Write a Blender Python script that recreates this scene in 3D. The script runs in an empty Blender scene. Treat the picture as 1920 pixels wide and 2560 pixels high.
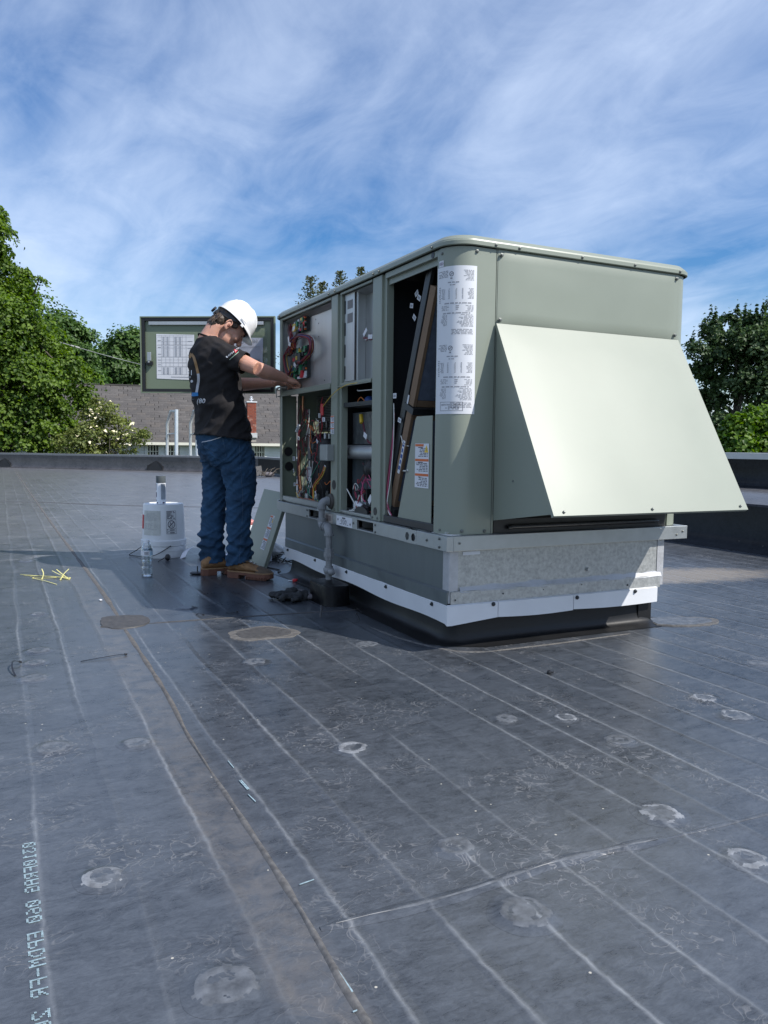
import bpy, bmesh, math, random
import numpy as np
from mathutils import Vector, Matrix, noise
from mathutils.bvhtree import BVHTree
random.seed(7)
rng = np.random.default_rng(7)
scene = bpy.context.scene
COL = scene.collection
V = Vector

# ------------------------------------------------------------------ camera, sky, sun, exposure
CAM_H = 0.86
FPX = 1963.9
ROT = Matrix(((0.8990, 0.0270, -0.4370), (-0.4380, 0.0797, -0.8955), (0.0107, 0.9965, 0.0837)))
_c0 = ROT.col[2].normalized()
_c1 = (ROT.col[1] - _c0 * ROT.col[1].dot(_c0)).normalized()
_c2 = _c1.cross(_c0)
ROT = Matrix((_c2, _c1, _c0)).transposed()
cam = bpy.data.objects.new('camera', bpy.data.cameras.new('camera'))
COL.objects.link(cam)
cam.matrix_world = Matrix.Translation((0, 0, CAM_H)) @ ROT.to_4x4()
cam.data.sensor_fit = 'HORIZONTAL'
cam.data.sensor_width = 36
cam.data.lens = FPX / 1920 * 36
cam.data.clip_start = 0.05
cam.data.clip_end = 4000
scene.camera = cam

SUN_EL = math.radians(46.0)
SUN_AZ = math.atan2(0.622, -0.783)          # clockwise from +Y
SUN = V((math.sin(SUN_AZ) * math.cos(SUN_EL), math.cos(SUN_AZ) * math.cos(SUN_EL), math.sin(SUN_EL)))
sun = bpy.data.objects.new('sun', bpy.data.lights.new('sun', 'SUN'))
COL.objects.link(sun)
sun.data.energy = 5.0
sun.data.angle = math.radians(0.5)
sun.data.color = (1.0, 0.955, 0.89)
sun.rotation_euler = SUN.to_track_quat('Z', 'Y').to_euler()
sun.location = (10, -14, 18)

scene.view_settings.view_transform = 'Standard'
scene.view_settings.look = 'None'
scene.view_settings.gamma = 1
scene.view_settings.use_curve_mapping = False
scene.view_settings.exposure = 0.22


class NT:
    """small node-tree writer"""
    def __init__(s, tree):
        s.t = tree
    def n(s, kind, **kw):
        x = s.t.nodes.new('ShaderNode' + kind)
        for k, v in kw.items():
            if k.startswith('i_'):
                x.inputs[int(k[2:])].default_value = v
            else:
                setattr(x, k, v)
        return x
    def l(s, a, b):
        s.t.links.new(a, b)
    def m(s, op, a, b=None, clamp=False):
        x = s.t.nodes.new('ShaderNodeMath')
        x.operation = op
        x.use_clamp = clamp
        for i, q in enumerate((a, b)):
            if q is None:
                continue
            if isinstance(q, (int, float)):
                x.inputs[i].default_value = q
            else:
                s.l(q, x.inputs[i])
        return x.outputs[0]
    def ramp(s, src, p0, p1, c0=(0, 0, 0, 1), c1=(1, 1, 1, 1)):
        x = s.t.nodes.new('ShaderNodeValToRGB')
        x.color_ramp.elements[0].position = p0
        x.color_ramp.elements[1].position = p1
        x.color_ramp.elements[0].color = c0
        x.color_ramp.elements[1].color = c1
        s.l(src, x.inputs[0])
        return x.outputs[0]
    def mix(s, fac, a, b):
        x = s.t.nodes.new('ShaderNodeMix')
        x.data_type = 'RGBA'
        for i, q in ((0, fac), (6, a), (7, b)):
            if isinstance(q, (int, float)):
                x.inputs[i].default_value = q
            elif isinstance(q, tuple):
                x.inputs[i].default_value = q if len(q) == 4 else (*q, 1)
            else:
                s.l(q, x.inputs[i])
        return x.outputs[2]
    def noise(s, vec, scale, detail=3, rough=0.55, dist=0.0):
        x = s.n('TexNoise')
        x.inputs['Scale'].default_value = scale
        x.inputs['Detail'].default_value = detail
        x.inputs['Roughness'].default_value = rough
        x.inputs['Distortion'].default_value = dist
        if vec is not None:
            s.l(vec, x.inputs['Vector'])
        return x.outputs['Fac']


world = bpy.data.worlds.new('World')
scene.world = world
world.use_nodes = True
W = NT(world.node_tree)
world.node_tree.nodes.clear()
sky = W.n('TexSky')
sky.sky_type = 'NISHITA'
sky.sun_disc = False
sky.sun_elevation = SUN_EL
sky.sun_rotation = SUN_AZ
sky.air_density = 1.0
sky.dust_density = 0.4
sky.ozone_density = 2.2
tc = W.n('TexCoord')
sep = W.n('SeparateXYZ')
W.l(tc.outputs['Generated'], sep.inputs[0])
zz = W.m('ADD', W.m('MAXIMUM', sep.outputs[2], 0.0), 0.16)
cmb = W.n('CombineXYZ')
W.l(W.m('DIVIDE', sep.outputs[0], zz), cmb.inputs[0])
W.l(W.m('DIVIDE', sep.outputs[1], zz), cmb.inputs[1])


def cloudmap(rot, sx, sy, off=(0, 0, 0)):
    mp = W.n('Mapping')
    mp.inputs['Rotation'].default_value = (0, 0, rot)
    mp.inputs['Scale'].default_value = (sx, sy, 1)
    mp.inputs['Location'].default_value = off
    W.l(cmb.outputs[0], mp.inputs[0])
    return mp.outputs[0]


wisp = W.noise(cloudmap(math.radians(9), 1.75, 0.66, (0.813, 8.556, 5)), 0.85, 8, 0.52, 0.6)
fine = W.noise(cloudmap(math.radians(20), 1.5, 1.0, (4, 2, 0)), 3.0, 7, 0.62, 0.6)
big = W.noise(cloudmap(0.4, 0.55, 0.55, (1.350, 6.654, 5)), 0.75, 2, 0.5, 0.3)
dens = W.m('ADD', W.m('MULTIPLY', wisp, 0.75), W.m('ADD', W.m('MULTIPLY', fine, 0.27), W.m('MULTIPLY', big, 0.55)))
cl = W.ramp(dens, 0.60, 1.0)
hs = W.n('HueSaturation', i_1=1.42, i_2=1.12)
hs.inputs['Hue'].default_value = 0.508
W.l(sky.outputs[0], hs.inputs['Color'])
skyc = W.mix(W.m('MULTIPLY', cl, 0.86), hs.outputs[0], (7.3, 8.5, 10.6))
bg = W.n('Background')
bg.inputs[1].default_value = 0.10
W.l(skyc, bg.inputs[0])
wo = W.n('OutputWorld')
W.l(bg.outputs[0], wo.inputs[0])

# ------------------------------------------------------------------ geometry helpers
def at(px, py, depth):
    """world point seen at photo pixel (1920x2560) at a distance along the view axis"""
    return V((0, 0, CAM_H)) + ROT @ V(((px - 960) / FPX * depth, (1280 - py) / FPX * depth, -depth))


class G:
    def __init__(s):
        s.v = []
        s.f = []
    def quad(s, *p):
        i = len(s.v)
        s.v += [tuple(q) for q in p]
        s.f.append(tuple(range(i, i + len(p))))
        return s
    def box(s, x0, x1, y0, y1, z0, z1):
        i = len(s.v)
        s.v += [(x, y, z) for z in (z0, z1) for y in (y0, y1) for x in (x0, x1)]
        s.f += [(i, i + 2, i + 3, i + 1), (i + 4, i + 5, i + 7, i + 6), (i, i + 1, i + 5, i + 4),
                (i + 2, i + 6, i + 7, i + 3), (i, i + 4, i + 6, i + 2), (i + 1, i + 3, i + 7, i + 5)]
        return s
    def obox(s, c, a, b, d):
        """box with centre c and half-axes a, b, d"""
        c, a, b, d = V(c), V(a), V(b), V(d)
        i = len(s.v)
        for k in (-1, 1):
            for j in (-1, 1):
                for h in (-1, 1):
                    s.v.append(tuple(c + a * h + b * j + d * k))
        fs = [(0, 2, 3, 1), (4, 5, 7, 6), (0, 1, 5, 4), (2, 6, 7, 3), (0, 4, 6, 2), (1, 3, 7, 5)]
        if a.cross(b).dot(d) < 0:
            fs = [f[::-1] for f in fs]
        s.f += [tuple(i + q for q in f) for f in fs]
        return s
    def plate(s, pts, th):
        """flat polygon thickened backwards"""
        pts = [V(p) for p in pts]
        n = (pts[1] - pts[0]).cross(pts[2] - pts[1]).normalized() * th
        return s.loft([[p - n for p in pts], pts])
    def loft(s, rings, cap=True, wrap=True):
        i0 = len(s.v)
        n = len(rings[0])
        cap = cap and wrap
        for r in rings:
            s.v += [tuple(p) for p in r]
        for k in range(len(rings) - 1):
            for j in range(n if wrap else n - 1):
                a = i0 + k * n + j
                b = i0 + k * n + (j + 1) % n
                s.f.append((a, b, b + n, a + n))
        if cap:
            s.f.append(tuple(i0 + j for j in range(n))[::-1])
            m = i0 + (len(rings) - 1) * n
            s.f.append(tuple(m + j for j in range(n)))
        return s
    def tube(s, pts, r, n=8, cap=True):
        pts = [V(p) for p in pts]
        rs = r if isinstance(r, (list, tuple)) else [r] * len(pts)
        rings = []
        ref = None
        for k, p in enumerate(pts):
            t = (pts[min(k + 1, len(pts) - 1)] - pts[max(k - 1, 0)]).normalized()
            if ref is None:
                ref = V((0, 0, 1)) if abs(t.z) < 0.9 else V((1, 0, 0))
            a = (ref - t * ref.dot(t)).normalized()
            b = t.cross(a)
            ref = a
            rings.append([p + (a * math.cos(2 * math.pi * j / n) + b * math.sin(2 * math.pi * j / n)) * rs[k] for j in range(n)])
        return s.loft(rings, cap)
    def etube(s, rows, n=20, fwd=(1, 0, 0), cap=True):
        """loft of ellipses in horizontal planes: rows of (centre, semi fwd, semi side)"""
        f = V(fwd).normalized()
        l = V((0, 0, 1)).cross(f)
        return s.loft([[V(c) + f * (a * math.cos(2 * math.pi * j / n)) + l * (b * math.sin(2 * math.pi * j / n)) for j in range(n)] for c, a, b in rows], cap)
    def lathe(s, prof, c=(0, 0, 0), ax=(0, 0, 1), n=20, cap=True):
        c, ax = V(c), V(ax).normalized()
        a = (V((1, 0, 0)) - ax * ax.x).normalized() if abs(ax.x) < 0.9 else (V((0, 1, 0)) - ax * ax.y).normalized()
        b = ax.cross(a)
        return s.loft([[c + ax * h + (a * math.cos(2 * math.pi * j / n) + b * math.sin(2 * math.pi * j / n)) * max(r, 1e-4) for j in range(n)] for r, h in prof], cap)
    def ell(s, c, ax, n=16, m=10):
        """ellipsoid: ax = three semi-axis vectors"""
        c = V(c)
        a, b, d = (V(q) for q in ax)
        rings = []
        for k in range(1, m):
            t = math.pi * k / m
            rings.append([c - d * math.cos(t) + (a * math.cos(2 * math.pi * j / n) + b * math.sin(2 * math.pi * j / n)) * math.sin(t) for j in range(n)])
        return s.loft(rings)
    def sph(s, c, r, n=12, m=8):
        return s.ell(c, ((r, 0, 0), (0, r, 0), (0, 0, r)), n, m)
    def grid(s, fn, nu, nv):
        i = len(s.v)
        for b in range(nv + 1):
            for a in range(nu + 1):
                s.v.append(tuple(fn(a / nu, b / nv)))
        for b in range(nv):
            for a in range(nu):
                k = i + b * (nu + 1) + a
                s.f.append((k, k + 1, k + nu + 2, k + nu + 1))
        return s
    def text(s, body, fn, mirror=False):
        """flat lettering; fn maps (u, v) in letter heights to a point, u from 0 to the returned width"""
        me, wd = text_mesh(body)
        i = len(s.v)
        for q in me[0]:
            u = q[0]
            s.v.append(tuple(fn((wd - u) if mirror else u, q[1])))
        s.f += [tuple(i + k for k in (f[::-1] if mirror else f)) for f in me[1]]
        return wd
    def prints(s, fn, w, h, rows, seed=0, fill=0.6, align='l', word=0.012, gap=0.4):
        """rows of tiny unreadable print as thin bars; fn maps (u, v) metres on the label to a point"""
        r = random.Random(seed)
        for k in range(rows):
            v1 = h - h * k / rows
            v0 = v1 - h / rows * fill
            tot = w * r.uniform(0.55, 1.0)
            u = 0 if align == 'l' else (w - tot if align == 'r' else (w - tot) / 2)
            end = u + tot
            while u < end:
                e = min(u + word * r.uniform(0.6, 2.2), end)
                s.quad(fn(u, v0), fn(e, v0), fn(e, v1), fn(u, v1))
                u = e + word * gap
        return s
    def mesh(s, name, smooth=None):
        me = bpy.data.meshes.new(name)
        me.from_pydata(s.v, [], s.f)
        if smooth is not None:
            me.polygons.foreach_set('use_smooth', [True] * len(me.polygons))
            if smooth < 180:
                me.set_sharp_from_angle(angle=math.radians(smooth))
        me.update()
        return me
    def build(s, name, mat, parent=None, smooth=None, fixn=True, bevel=0):
        me = s.mesh(name, None)
        if fixn:
            bm = bmesh.new()
            bm.from_mesh(me)
            bmesh.ops.recalc_face_normals(bm, faces=bm.faces)
            bm.to_mesh(me)
            bm.free()
        if smooth is not None:
            me.polygons.foreach_set('use_smooth', [True] * len(me.polygons))
            if smooth < 180:
                me.set_sharp_from_angle(angle=math.radians(smooth))
        o = link(name, me, mat, parent)
        if name in ('print', 'small_print', 'printed_code', 'printed_dash', 'shirt_print', 'sleeve_print', 'warning_print', 'barcode', 'seam_stitching', 'clapboards', 'laces', 'sole_lug', 'vent_rib', 'crown_rib', 'mullions', 'fan_grille'):
            o['kind'] = 'stuff'
        if bevel:
            b = o.modifiers.new('bevel', 'BEVEL')
            b.width = bevel
            b.segments = 2
            b.limit_method = 'ANGLE'
        return o


_tm = {}
def text_mesh(body):
    if body not in _tm:
        c = bpy.data.curves.new('lettering', 'FONT')
        c.body = body
        c.size = 1.0
        c.resolution_u = 2
        o = bpy.data.objects.new('lettering', c)
        COL.objects.link(o)
        me = bpy.data.meshes.new_from_object(o)
        vs = [tuple(v.co) for v in me.vertices]
        fs = [tuple(p.vertices) for p in me.polygons]
        bpy.data.objects.remove(o)
        bpy.data.curves.remove(c)
        bpy.data.meshes.remove(me)
        _tm[body] = ((vs, fs), max([v[0] for v in vs] + [0.1]))
    return _tm[body]


def link(name, me, mat, parent=None):
    o = bpy.data.objects.new(name, me)
    COL.objects.link(o)
    if mat is not None and not me.materials:
        me.materials.append(mat)
    if parent is not None:
        o.parent = parent
        if parent.parent is None and parent.type == 'EMPTY':
            # parts are modelled in world coordinates; undo the thing's placement
            o.matrix_parent_inverse = Matrix.Translation(parent.location).inverted()
    return o


def tag(o, label=None, cat=None, group=None, kind=None):
    for k, v in (('label', label), ('category', cat), ('group', group), ('kind', kind)):
        if v:
            o[k] = v
    return o


def thing(name, loc, label, cat, group=None):
    o = bpy.data.objects.new(name, None)
    o.empty_display_size = 0.1
    COL.objects.link(o)
    o.location = loc
    return tag(o, label, cat, group)


def bez(a, b, c, d, n=10):
    a, b, c, d = V(a), V(b), V(c), V(d)
    return [a * (1 - t) ** 3 + b * 3 * t * (1 - t) ** 2 + c * 3 * t * t * (1 - t) + d * t ** 3 for t in [i / n for i in range(n + 1)]]


def spline(pts, n=6):
    pts = [V(p) for p in pts]
    out = []
    for i in range(len(pts) - 1):
        p0, p1, p2, p3 = pts[max(i - 1, 0)], pts[i], pts[i + 1], pts[min(i + 2, len(pts) - 1)]
        for k in range(n):
            t = k / n
            out.append(0.5 * ((2 * p1) + (p2 - p0) * t + (2 * p0 - 5 * p1 + 4 * p2 - p3) * t * t + (3 * p1 - p0 - 3 * p2 + p3) * t ** 3))
    out.append(pts[-1])
    return out

# ------------------------------------------------------------------ materials
def mat(name, col, rough=0.5, metal=0.0, var=0.12, scale=12, bump=0.0, bscale=60, spec=0.5, streak=None, rvar=0.1, coat=0):
    m = bpy.data.materials.new(name)
    m.use_nodes = True
    t = NT(m.node_tree)
    p = m.node_tree.nodes['Principled BSDF']
    tc = t.n('TexCoord')
    vec = tc.outputs['Object']
    if streak:
        mp = t.n('Mapping')
        mp.inputs['Scale'].default_value = streak
        t.l(vec, mp.inputs[0])
        v2 = mp.outputs[0]
    else:
        v2 = vec
    nz = t.noise(v2, scale, 5, 0.6)
    lo = tuple(max(0, c * (1 - var)) for c in col)
    hi = tuple(min(1, c * (1 + var)) for c in col)
    t.l(t.ramp(nz, 0.3, 0.7, (*lo, 1), (*hi, 1)), p.inputs['Base Color'])
    t.l(t.m('ADD', t.m('MULTIPLY', nz, rvar * 2), rough - rvar, True), p.inputs['Roughness'])
    p.inputs['Metallic'].default_value = metal
    p.inputs['Specular IOR Level'].default_value = spec
    p.inputs['Coat Weight'].default_value = coat
    if bump:
        b = t.n('Bump')
        b.inputs['Strength'].default_value = bump
        b.inputs['Distance'].default_value = 0.004
        t.l(t.noise(v2, bscale, 4, 0.6), b.inputs['Height'])
        t.l(b.outputs[0], p.inputs['Normal'])
    return m


PAINT = mat('sage paint', (0.232, 0.258, 0.213), 0.40, 0, 0.03, 3, 0.05, 300, 0.5, rvar=0.03)
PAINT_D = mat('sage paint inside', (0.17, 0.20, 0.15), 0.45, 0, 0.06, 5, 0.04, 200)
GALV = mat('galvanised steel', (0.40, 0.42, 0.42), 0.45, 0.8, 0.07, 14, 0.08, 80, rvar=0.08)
GALV_B = mat('bright galvanised steel', (0.50, 0.51, 0.51), 0.47, 0.9, 0.10, 10, 0.03, 60, streak=(1, 1, 0.15), rvar=0.06)
SPANGLE = mat('weathered zinc sheet', (0.40, 0.41, 0.40), 0.5, 0.55, 0.22, 70, 0.1, 90, rvar=0.1)
WHITE_T = mat('white trim', (0.64, 0.66, 0.69), 0.5, 0, 0.04, 6, rvar=0.05)
BLACK = mat('black plastic', (0.012, 0.012, 0.014), 0.4, 0, 0.2, 20, rvar=0.08)
BLACK_M = mat('black insulation', (0.008, 0.010, 0.014), 0.8, 0, 0.3, 10, 0.2, 60)
DARKSTEEL = mat('dark steel', (0.05, 0.055, 0.06), 0.45, 0.6, 0.2, 12)
DUCT = mat('grey tape', (0.42, 0.43, 0.45), 0.45, 0.2, 0.1, 30, 0.3, 70)
PAPER = mat('white paper', (0.66, 0.675, 0.71), 0.6, 0, 0.02, 8)
INK = mat('grey ink', (0.10, 0.10, 0.12), 0.7, 0, 0.1)
INKL = mat('pale ink', (0.30, 0.31, 0.34), 0.7, 0, 0.1)
ORANGE = mat('warning orange', (0.60, 0.13, 0.03), 0.5)
YELLOW = mat('warning yellow', (0.75, 0.50, 0.03), 0.5)
RED = mat('red print', (0.50, 0.02, 0.03), 0.5)
PIPE = mat('grey pipe paint', (0.22, 0.23, 0.24), 0.5, 0.1, 0.15, 30, 0.15, 90)
COPPER = mat('copper', (0.70, 0.32, 0.18), 0.35, 0.9, 0.15, 20)
BROWN = mat('cardboard', (0.20, 0.13, 0.08), 0.8, 0, 0.12, 15, 0.1, 80)
MEDIA = mat('filter media', (0.12, 0.15, 0.21), 0.9, 0, 0.15, 30, 0.5, 120)
PCB = mat('circuit board green', (0.02, 0.17, 0.08), 0.4, 0, 0.15, 40)
SCREW = mat('screw steel', (0.16, 0.17, 0.16), 0.5, 0.6, 0.2, 60)
FOIL = mat('foil facing', (0.26, 0.28, 0.30), 0.35, 0.7, 0.3, 25, 0.8, 30)
WIRE_C = {k: mat('wire ' + k, c, 0.45, 0, 0.08) for k, c in dict(red=(0.28, 0.02, 0.03), maroon=(0.12, 0.015, 0.03), orange=(0.55, 0.15, 0.03), yellow=(0.6, 0.42, 0.06), white=(0.65, 0.65, 0.62), green=(0.02, 0.16, 0.11), blue=(0.03, 0.08, 0.30), black=(0.012, 0.012, 0.014), pink=(0.45, 0.06, 0.16)).items()}


def membrane_mat(name, base=(0.034, 0.039, 0.047), streaks=True, dusty=1.0, spec=0.62):
    m = bpy.data.materials.new(name)
    m.use_nodes = True
    t = NT(m.node_tree)
    p = m.node_tree.nodes['Principled BSDF']
    geo = t.n('NewGeometry')
    pos = geo.outputs['Position']
    sp = t.n('SeparateXYZ')
    t.l(pos, sp.inputs[0])
    X, Y = sp.outputs[0], sp.outputs[1]
    n1 = t.noise(pos, 1.6, 6, 0.65, 0.6)
    n2 = t.noise(pos, 9, 6, 0.62, 1.2)
    mp = t.n('Mapping')
    mp.inputs['Rotation'].default_value = (0, 0, 0.5)
    mp.inputs['Scale'].default_value = (0.35, 1, 1)
    t.l(pos, mp.inputs[0])
    n3 = t.noise(mp.outputs[0], 26, 5, 0.65, 1.5)
    mp2 = t.n('Mapping')
    mp2.inputs['Rotation'].default_value = (0, 0, -0.7)
    mp2.inputs['Scale'].default_value = (0.45, 1, 1)
    t.l(pos, mp2.inputs[0])
    n4 = t.noise(mp2.outputs[0], 75, 4, 0.65, 2.0)
    dirt = t.m('ADD', t.m('MULTIPLY', n1, 0.26), t.m('ADD', t.m('MULTIPLY', n2, 0.24), t.m('ADD', t.m('MULTIPLY', n3, 0.30), t.m('MULTIPLY', n4, 0.28))))
    c = t.mix(t.ramp(dirt, 0.44, 0.64), (*[b * 0.52 for b in base], 1), (base[0] * 2.0, base[1] * 1.98, base[2] * 1.95, 1))
    if streaks:
        # dusty far back; paler in front and at the sides than by the unit
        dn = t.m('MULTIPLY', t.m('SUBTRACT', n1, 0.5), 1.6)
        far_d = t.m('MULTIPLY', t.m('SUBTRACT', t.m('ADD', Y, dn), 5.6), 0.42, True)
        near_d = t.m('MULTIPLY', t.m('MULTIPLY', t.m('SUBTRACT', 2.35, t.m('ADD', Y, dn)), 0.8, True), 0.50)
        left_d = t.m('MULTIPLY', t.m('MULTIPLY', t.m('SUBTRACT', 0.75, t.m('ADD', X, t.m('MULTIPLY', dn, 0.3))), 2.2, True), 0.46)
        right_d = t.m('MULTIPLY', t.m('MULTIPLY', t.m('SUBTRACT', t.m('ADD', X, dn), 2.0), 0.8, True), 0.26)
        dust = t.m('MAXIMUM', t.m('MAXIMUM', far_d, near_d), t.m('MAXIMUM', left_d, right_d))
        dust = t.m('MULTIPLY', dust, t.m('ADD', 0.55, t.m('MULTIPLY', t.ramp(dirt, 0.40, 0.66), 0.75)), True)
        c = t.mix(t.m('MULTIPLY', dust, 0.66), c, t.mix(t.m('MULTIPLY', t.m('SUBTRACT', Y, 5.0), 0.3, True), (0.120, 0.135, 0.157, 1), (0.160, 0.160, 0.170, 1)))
    # wriggling dried-dirt lines inside scattered patches
    sq = t.noise(pos, 17, 2, 0.5, 1.6)
    band = t.m('SUBTRACT', 1.0, t.m('MULTIPLY', t.m('ABSOLUTE', t.m('SUBTRACT', sq, 0.5)), 42), True)
    msk = t.ramp(t.noise(pos, 3.4, 3, 0.5), 0.49, 0.62)
    sqf = t.m('MULTIPLY', t.m('MULTIPLY', band, msk), 0.55 * dusty)
    c = t.mix(sqf, c, (0.23, 0.23, 0.235, 1))
    hgt = t.m('ADD', t.m('MULTIPLY', n2, 0.4), t.m('MULTIPLY', t.m('ADD', n3, n4), 0.22))
    if streaks:
        wob = t.n('CombineXYZ')
        t.l(t.m('MULTIPLY', X, 2.2), wob.inputs[0])
        t.l(t.m('MULTIPLY', Y, 1.0), wob.inputs[1])
        w1 = t.m('MULTIPLY', t.m('SUBTRACT', t.noise(wob.outputs[0], 1.0, 3, 0.5), 0.5), 0.05)
        w2 = t.m('MULTIPLY', t.m('SUBTRACT', t.noise(pos, 30, 2, 0.5), 0.5), 0.012)
        xs = t.m('ADD', X, t.m('ADD', w1, w2))
        fr = t.m('FRACT', t.m('DIVIDE', t.m('ADD', xs, 8.0 * 0.1628 - 0.05 + 0.0814), 0.1628))
        d = t.m('MULTIPLY', t.m('ABSOLUTE', t.m('SUBTRACT', fr, 0.5)), 0.1628)     # metres from the crease
        wid = t.m('ADD', 0.0035, t.m('MULTIPLY', t.noise(pos, 5, 2), 0.007))
        core = t.m('SUBTRACT', 1.0, t.m('DIVIDE', d, wid), True)
        soft = t.m('SUBTRACT', 1.0, t.m('DIVIDE', d, 0.018), True)
        seg = t.n('CombineXYZ')
        t.l(t.m('MULTIPLY', X, 6.1), seg.inputs[0])
        t.l(t.m('MULTIPLY', Y, 0.75), seg.inputs[1])
        amp = t.ramp(t.noise(seg.outputs[0], 1.0, 3, 0.6), 0.42, 0.66)
        brk = t.ramp(t.noise(pos, 22, 3, 0.6), 0.30, 0.62)
        line = t.m('MULTIPLY', t.m('MULTIPLY', core, amp), t.m('ADD', 0.3, t.m('MULTIPLY', brk, 0.7)))
        c = t.mix(t.m('MULTIPLY', t.m('MULTIPLY', soft, amp), 0.16), c, (0.16, 0.165, 0.17, 1))
        c = t.mix(t.m('MULTIPLY', line, 0.55), c, (0.34, 0.36, 0.38, 1))
        hgt = t.m('ADD', hgt, t.m('MULTIPLY', soft, 0.9))
        # brownish walked-on band beside the long seam
        bnd = t.m('SUBTRACT', 1.0, t.m('DIVIDE', t.m('ABSOLUTE', t.m('SUBTRACT', t.m('ADD', X, t.m('MULTIPLY', w1, 0.5)), 0.425)), 0.075), True)
        bf = t.m('MULTIPLY', t.ramp(bnd, 0.0, 0.45), t.ramp(t.noise(pos, 13, 5, 0.7, 1.0), 0.36, 0.66))
        c = t.mix(t.m('MULTIPLY', bf, 0.7), c, (0.125, 0.119, 0.115, 1))
        # sandy silt that settled right of the unit
        sx_ = t.m('DIVIDE', t.m('SUBTRACT', X, 4.15), 0.85)
        sy_ = t.m('DIVIDE', t.m('SUBTRACT', t.m('ADD', Y, t.m('MULTIPLY', X, 0.15)), 4.52), 0.34)
        sr_ = t.m('ADD', t.m('ADD', t.m('MULTIPLY', sx_, sx_), t.m('MULTIPLY', sy_, sy_)), t.m('MULTIPLY', t.m('SUBTRACT', n2, 0.5), 1.6))
        c = t.mix(t.m('MULTIPLY', t.ramp(sr_, 0.25, 1.0, (1, 1, 1, 1), (0, 0, 0, 1)), 0.8), c, (0.27, 0.235, 0.19, 1))
        # chalky scuffs further back
        ch = t.n('Mapping')
        ch.inputs['Scale'].default_value = (1.4, 3.2, 1)
        t.l(pos, ch.inputs[0])
        chf = t.ramp(t.noise(ch.outputs[0], 2.1, 4, 0.7), 0.555, 0.64)
        far = t.m('MULTIPLY', t.m('SUBTRACT', Y, 5.0, True), 0.35)
        c = t.mix(t.m('MULTIPLY', chf, far), c, (0.33, 0.325, 0.33, 1))
    vo = t.n('TexVoronoi')
    vo.inputs['Scale'].default_value = 21
    t.l(pos, vo.inputs['Vector'])
    spk = t.m('LESS_THAN', vo.outputs['Distance'], 0.055)
    sr = t.n('SeparateXYZ')
    t.l(vo.outputs['Color'], sr.inputs[0])
    spk = t.m('MULTIPLY', spk, t.m('GREATER_THAN', sr.outputs[0], 0.72))
    c = t.mix(t.m('MULTIPLY', spk, 0.85), c, (0.50, 0.47, 0.40, 1))
    t.l(c, p.inputs['Base Color'])
    t.l(t.m('ADD', 0.10, t.m('MULTIPLY', dirt, 0.38)), p.inputs['Roughness'])
    p.inputs['Specular IOR Level'].default_value = spec
    b = t.n('Bump')
    b.inputs['Strength'].default_value = 0.30
    b.inputs['Distance'].default_value = 0.006
    t.l(t.m('ADD', hgt, t.m('MULTIPLY', sqf, 0.5)), b.inputs['Height'])
    t.l(b.outputs[0], p.inputs['Normal'])
    return m


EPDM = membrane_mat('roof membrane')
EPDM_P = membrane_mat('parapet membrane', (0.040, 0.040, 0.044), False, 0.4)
FLASH = mat('curb flashing membrane', (0.011, 0.0115, 0.0125), 0.45, 0, 0.2, 6, 0.15, 20, 0.3)
WORN = mat('worn and highlit membrane bump', (0.098, 0.106, 0.118), 0.36, 0, 0.45, 34, 0.12, 40)  # wear tone, also used to paint highlights on plates and ridge
WORN_HL_L = mat('pale worn and highlit membrane bump', (0.19, 0.20, 0.215), 0.38, 0, 0.5, 30, 0.12, 40)  # paler tone, wear plus the painted rim highlight of the plates
SANDY = mat('dusty seam sealant', (0.100, 0.095, 0.090), 0.75, 0, 0.35, 40, 0.3, 80)
SANDY_D = mat('grey dusty sealant', (0.098, 0.096, 0.095), 0.7, 0, 0.45, 50, 0.3, 80)
PATCH = mat('brown dusty patch', (0.058, 0.056, 0.055), 0.6, 0, 0.35, 45, 0.3, 60)

# ------------------------------------------------------------------ the roof and what lies beyond it
RX0, RX1, RY0 = -14.0, 9.2, -6.0
g = G()
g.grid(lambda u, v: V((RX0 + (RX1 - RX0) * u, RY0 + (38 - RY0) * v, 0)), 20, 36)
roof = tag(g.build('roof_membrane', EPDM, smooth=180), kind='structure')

LAWN = mat('grass', (0.05, 0.085, 0.025), 0.9, 0, 0.4, 0.6)
gr = tag(G().grid(lambda u, v: V((-900 + 1800 * u, -900 + 1800 * v, -4.2)), 8, 8).build('ground', LAWN), kind='structure')

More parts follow.
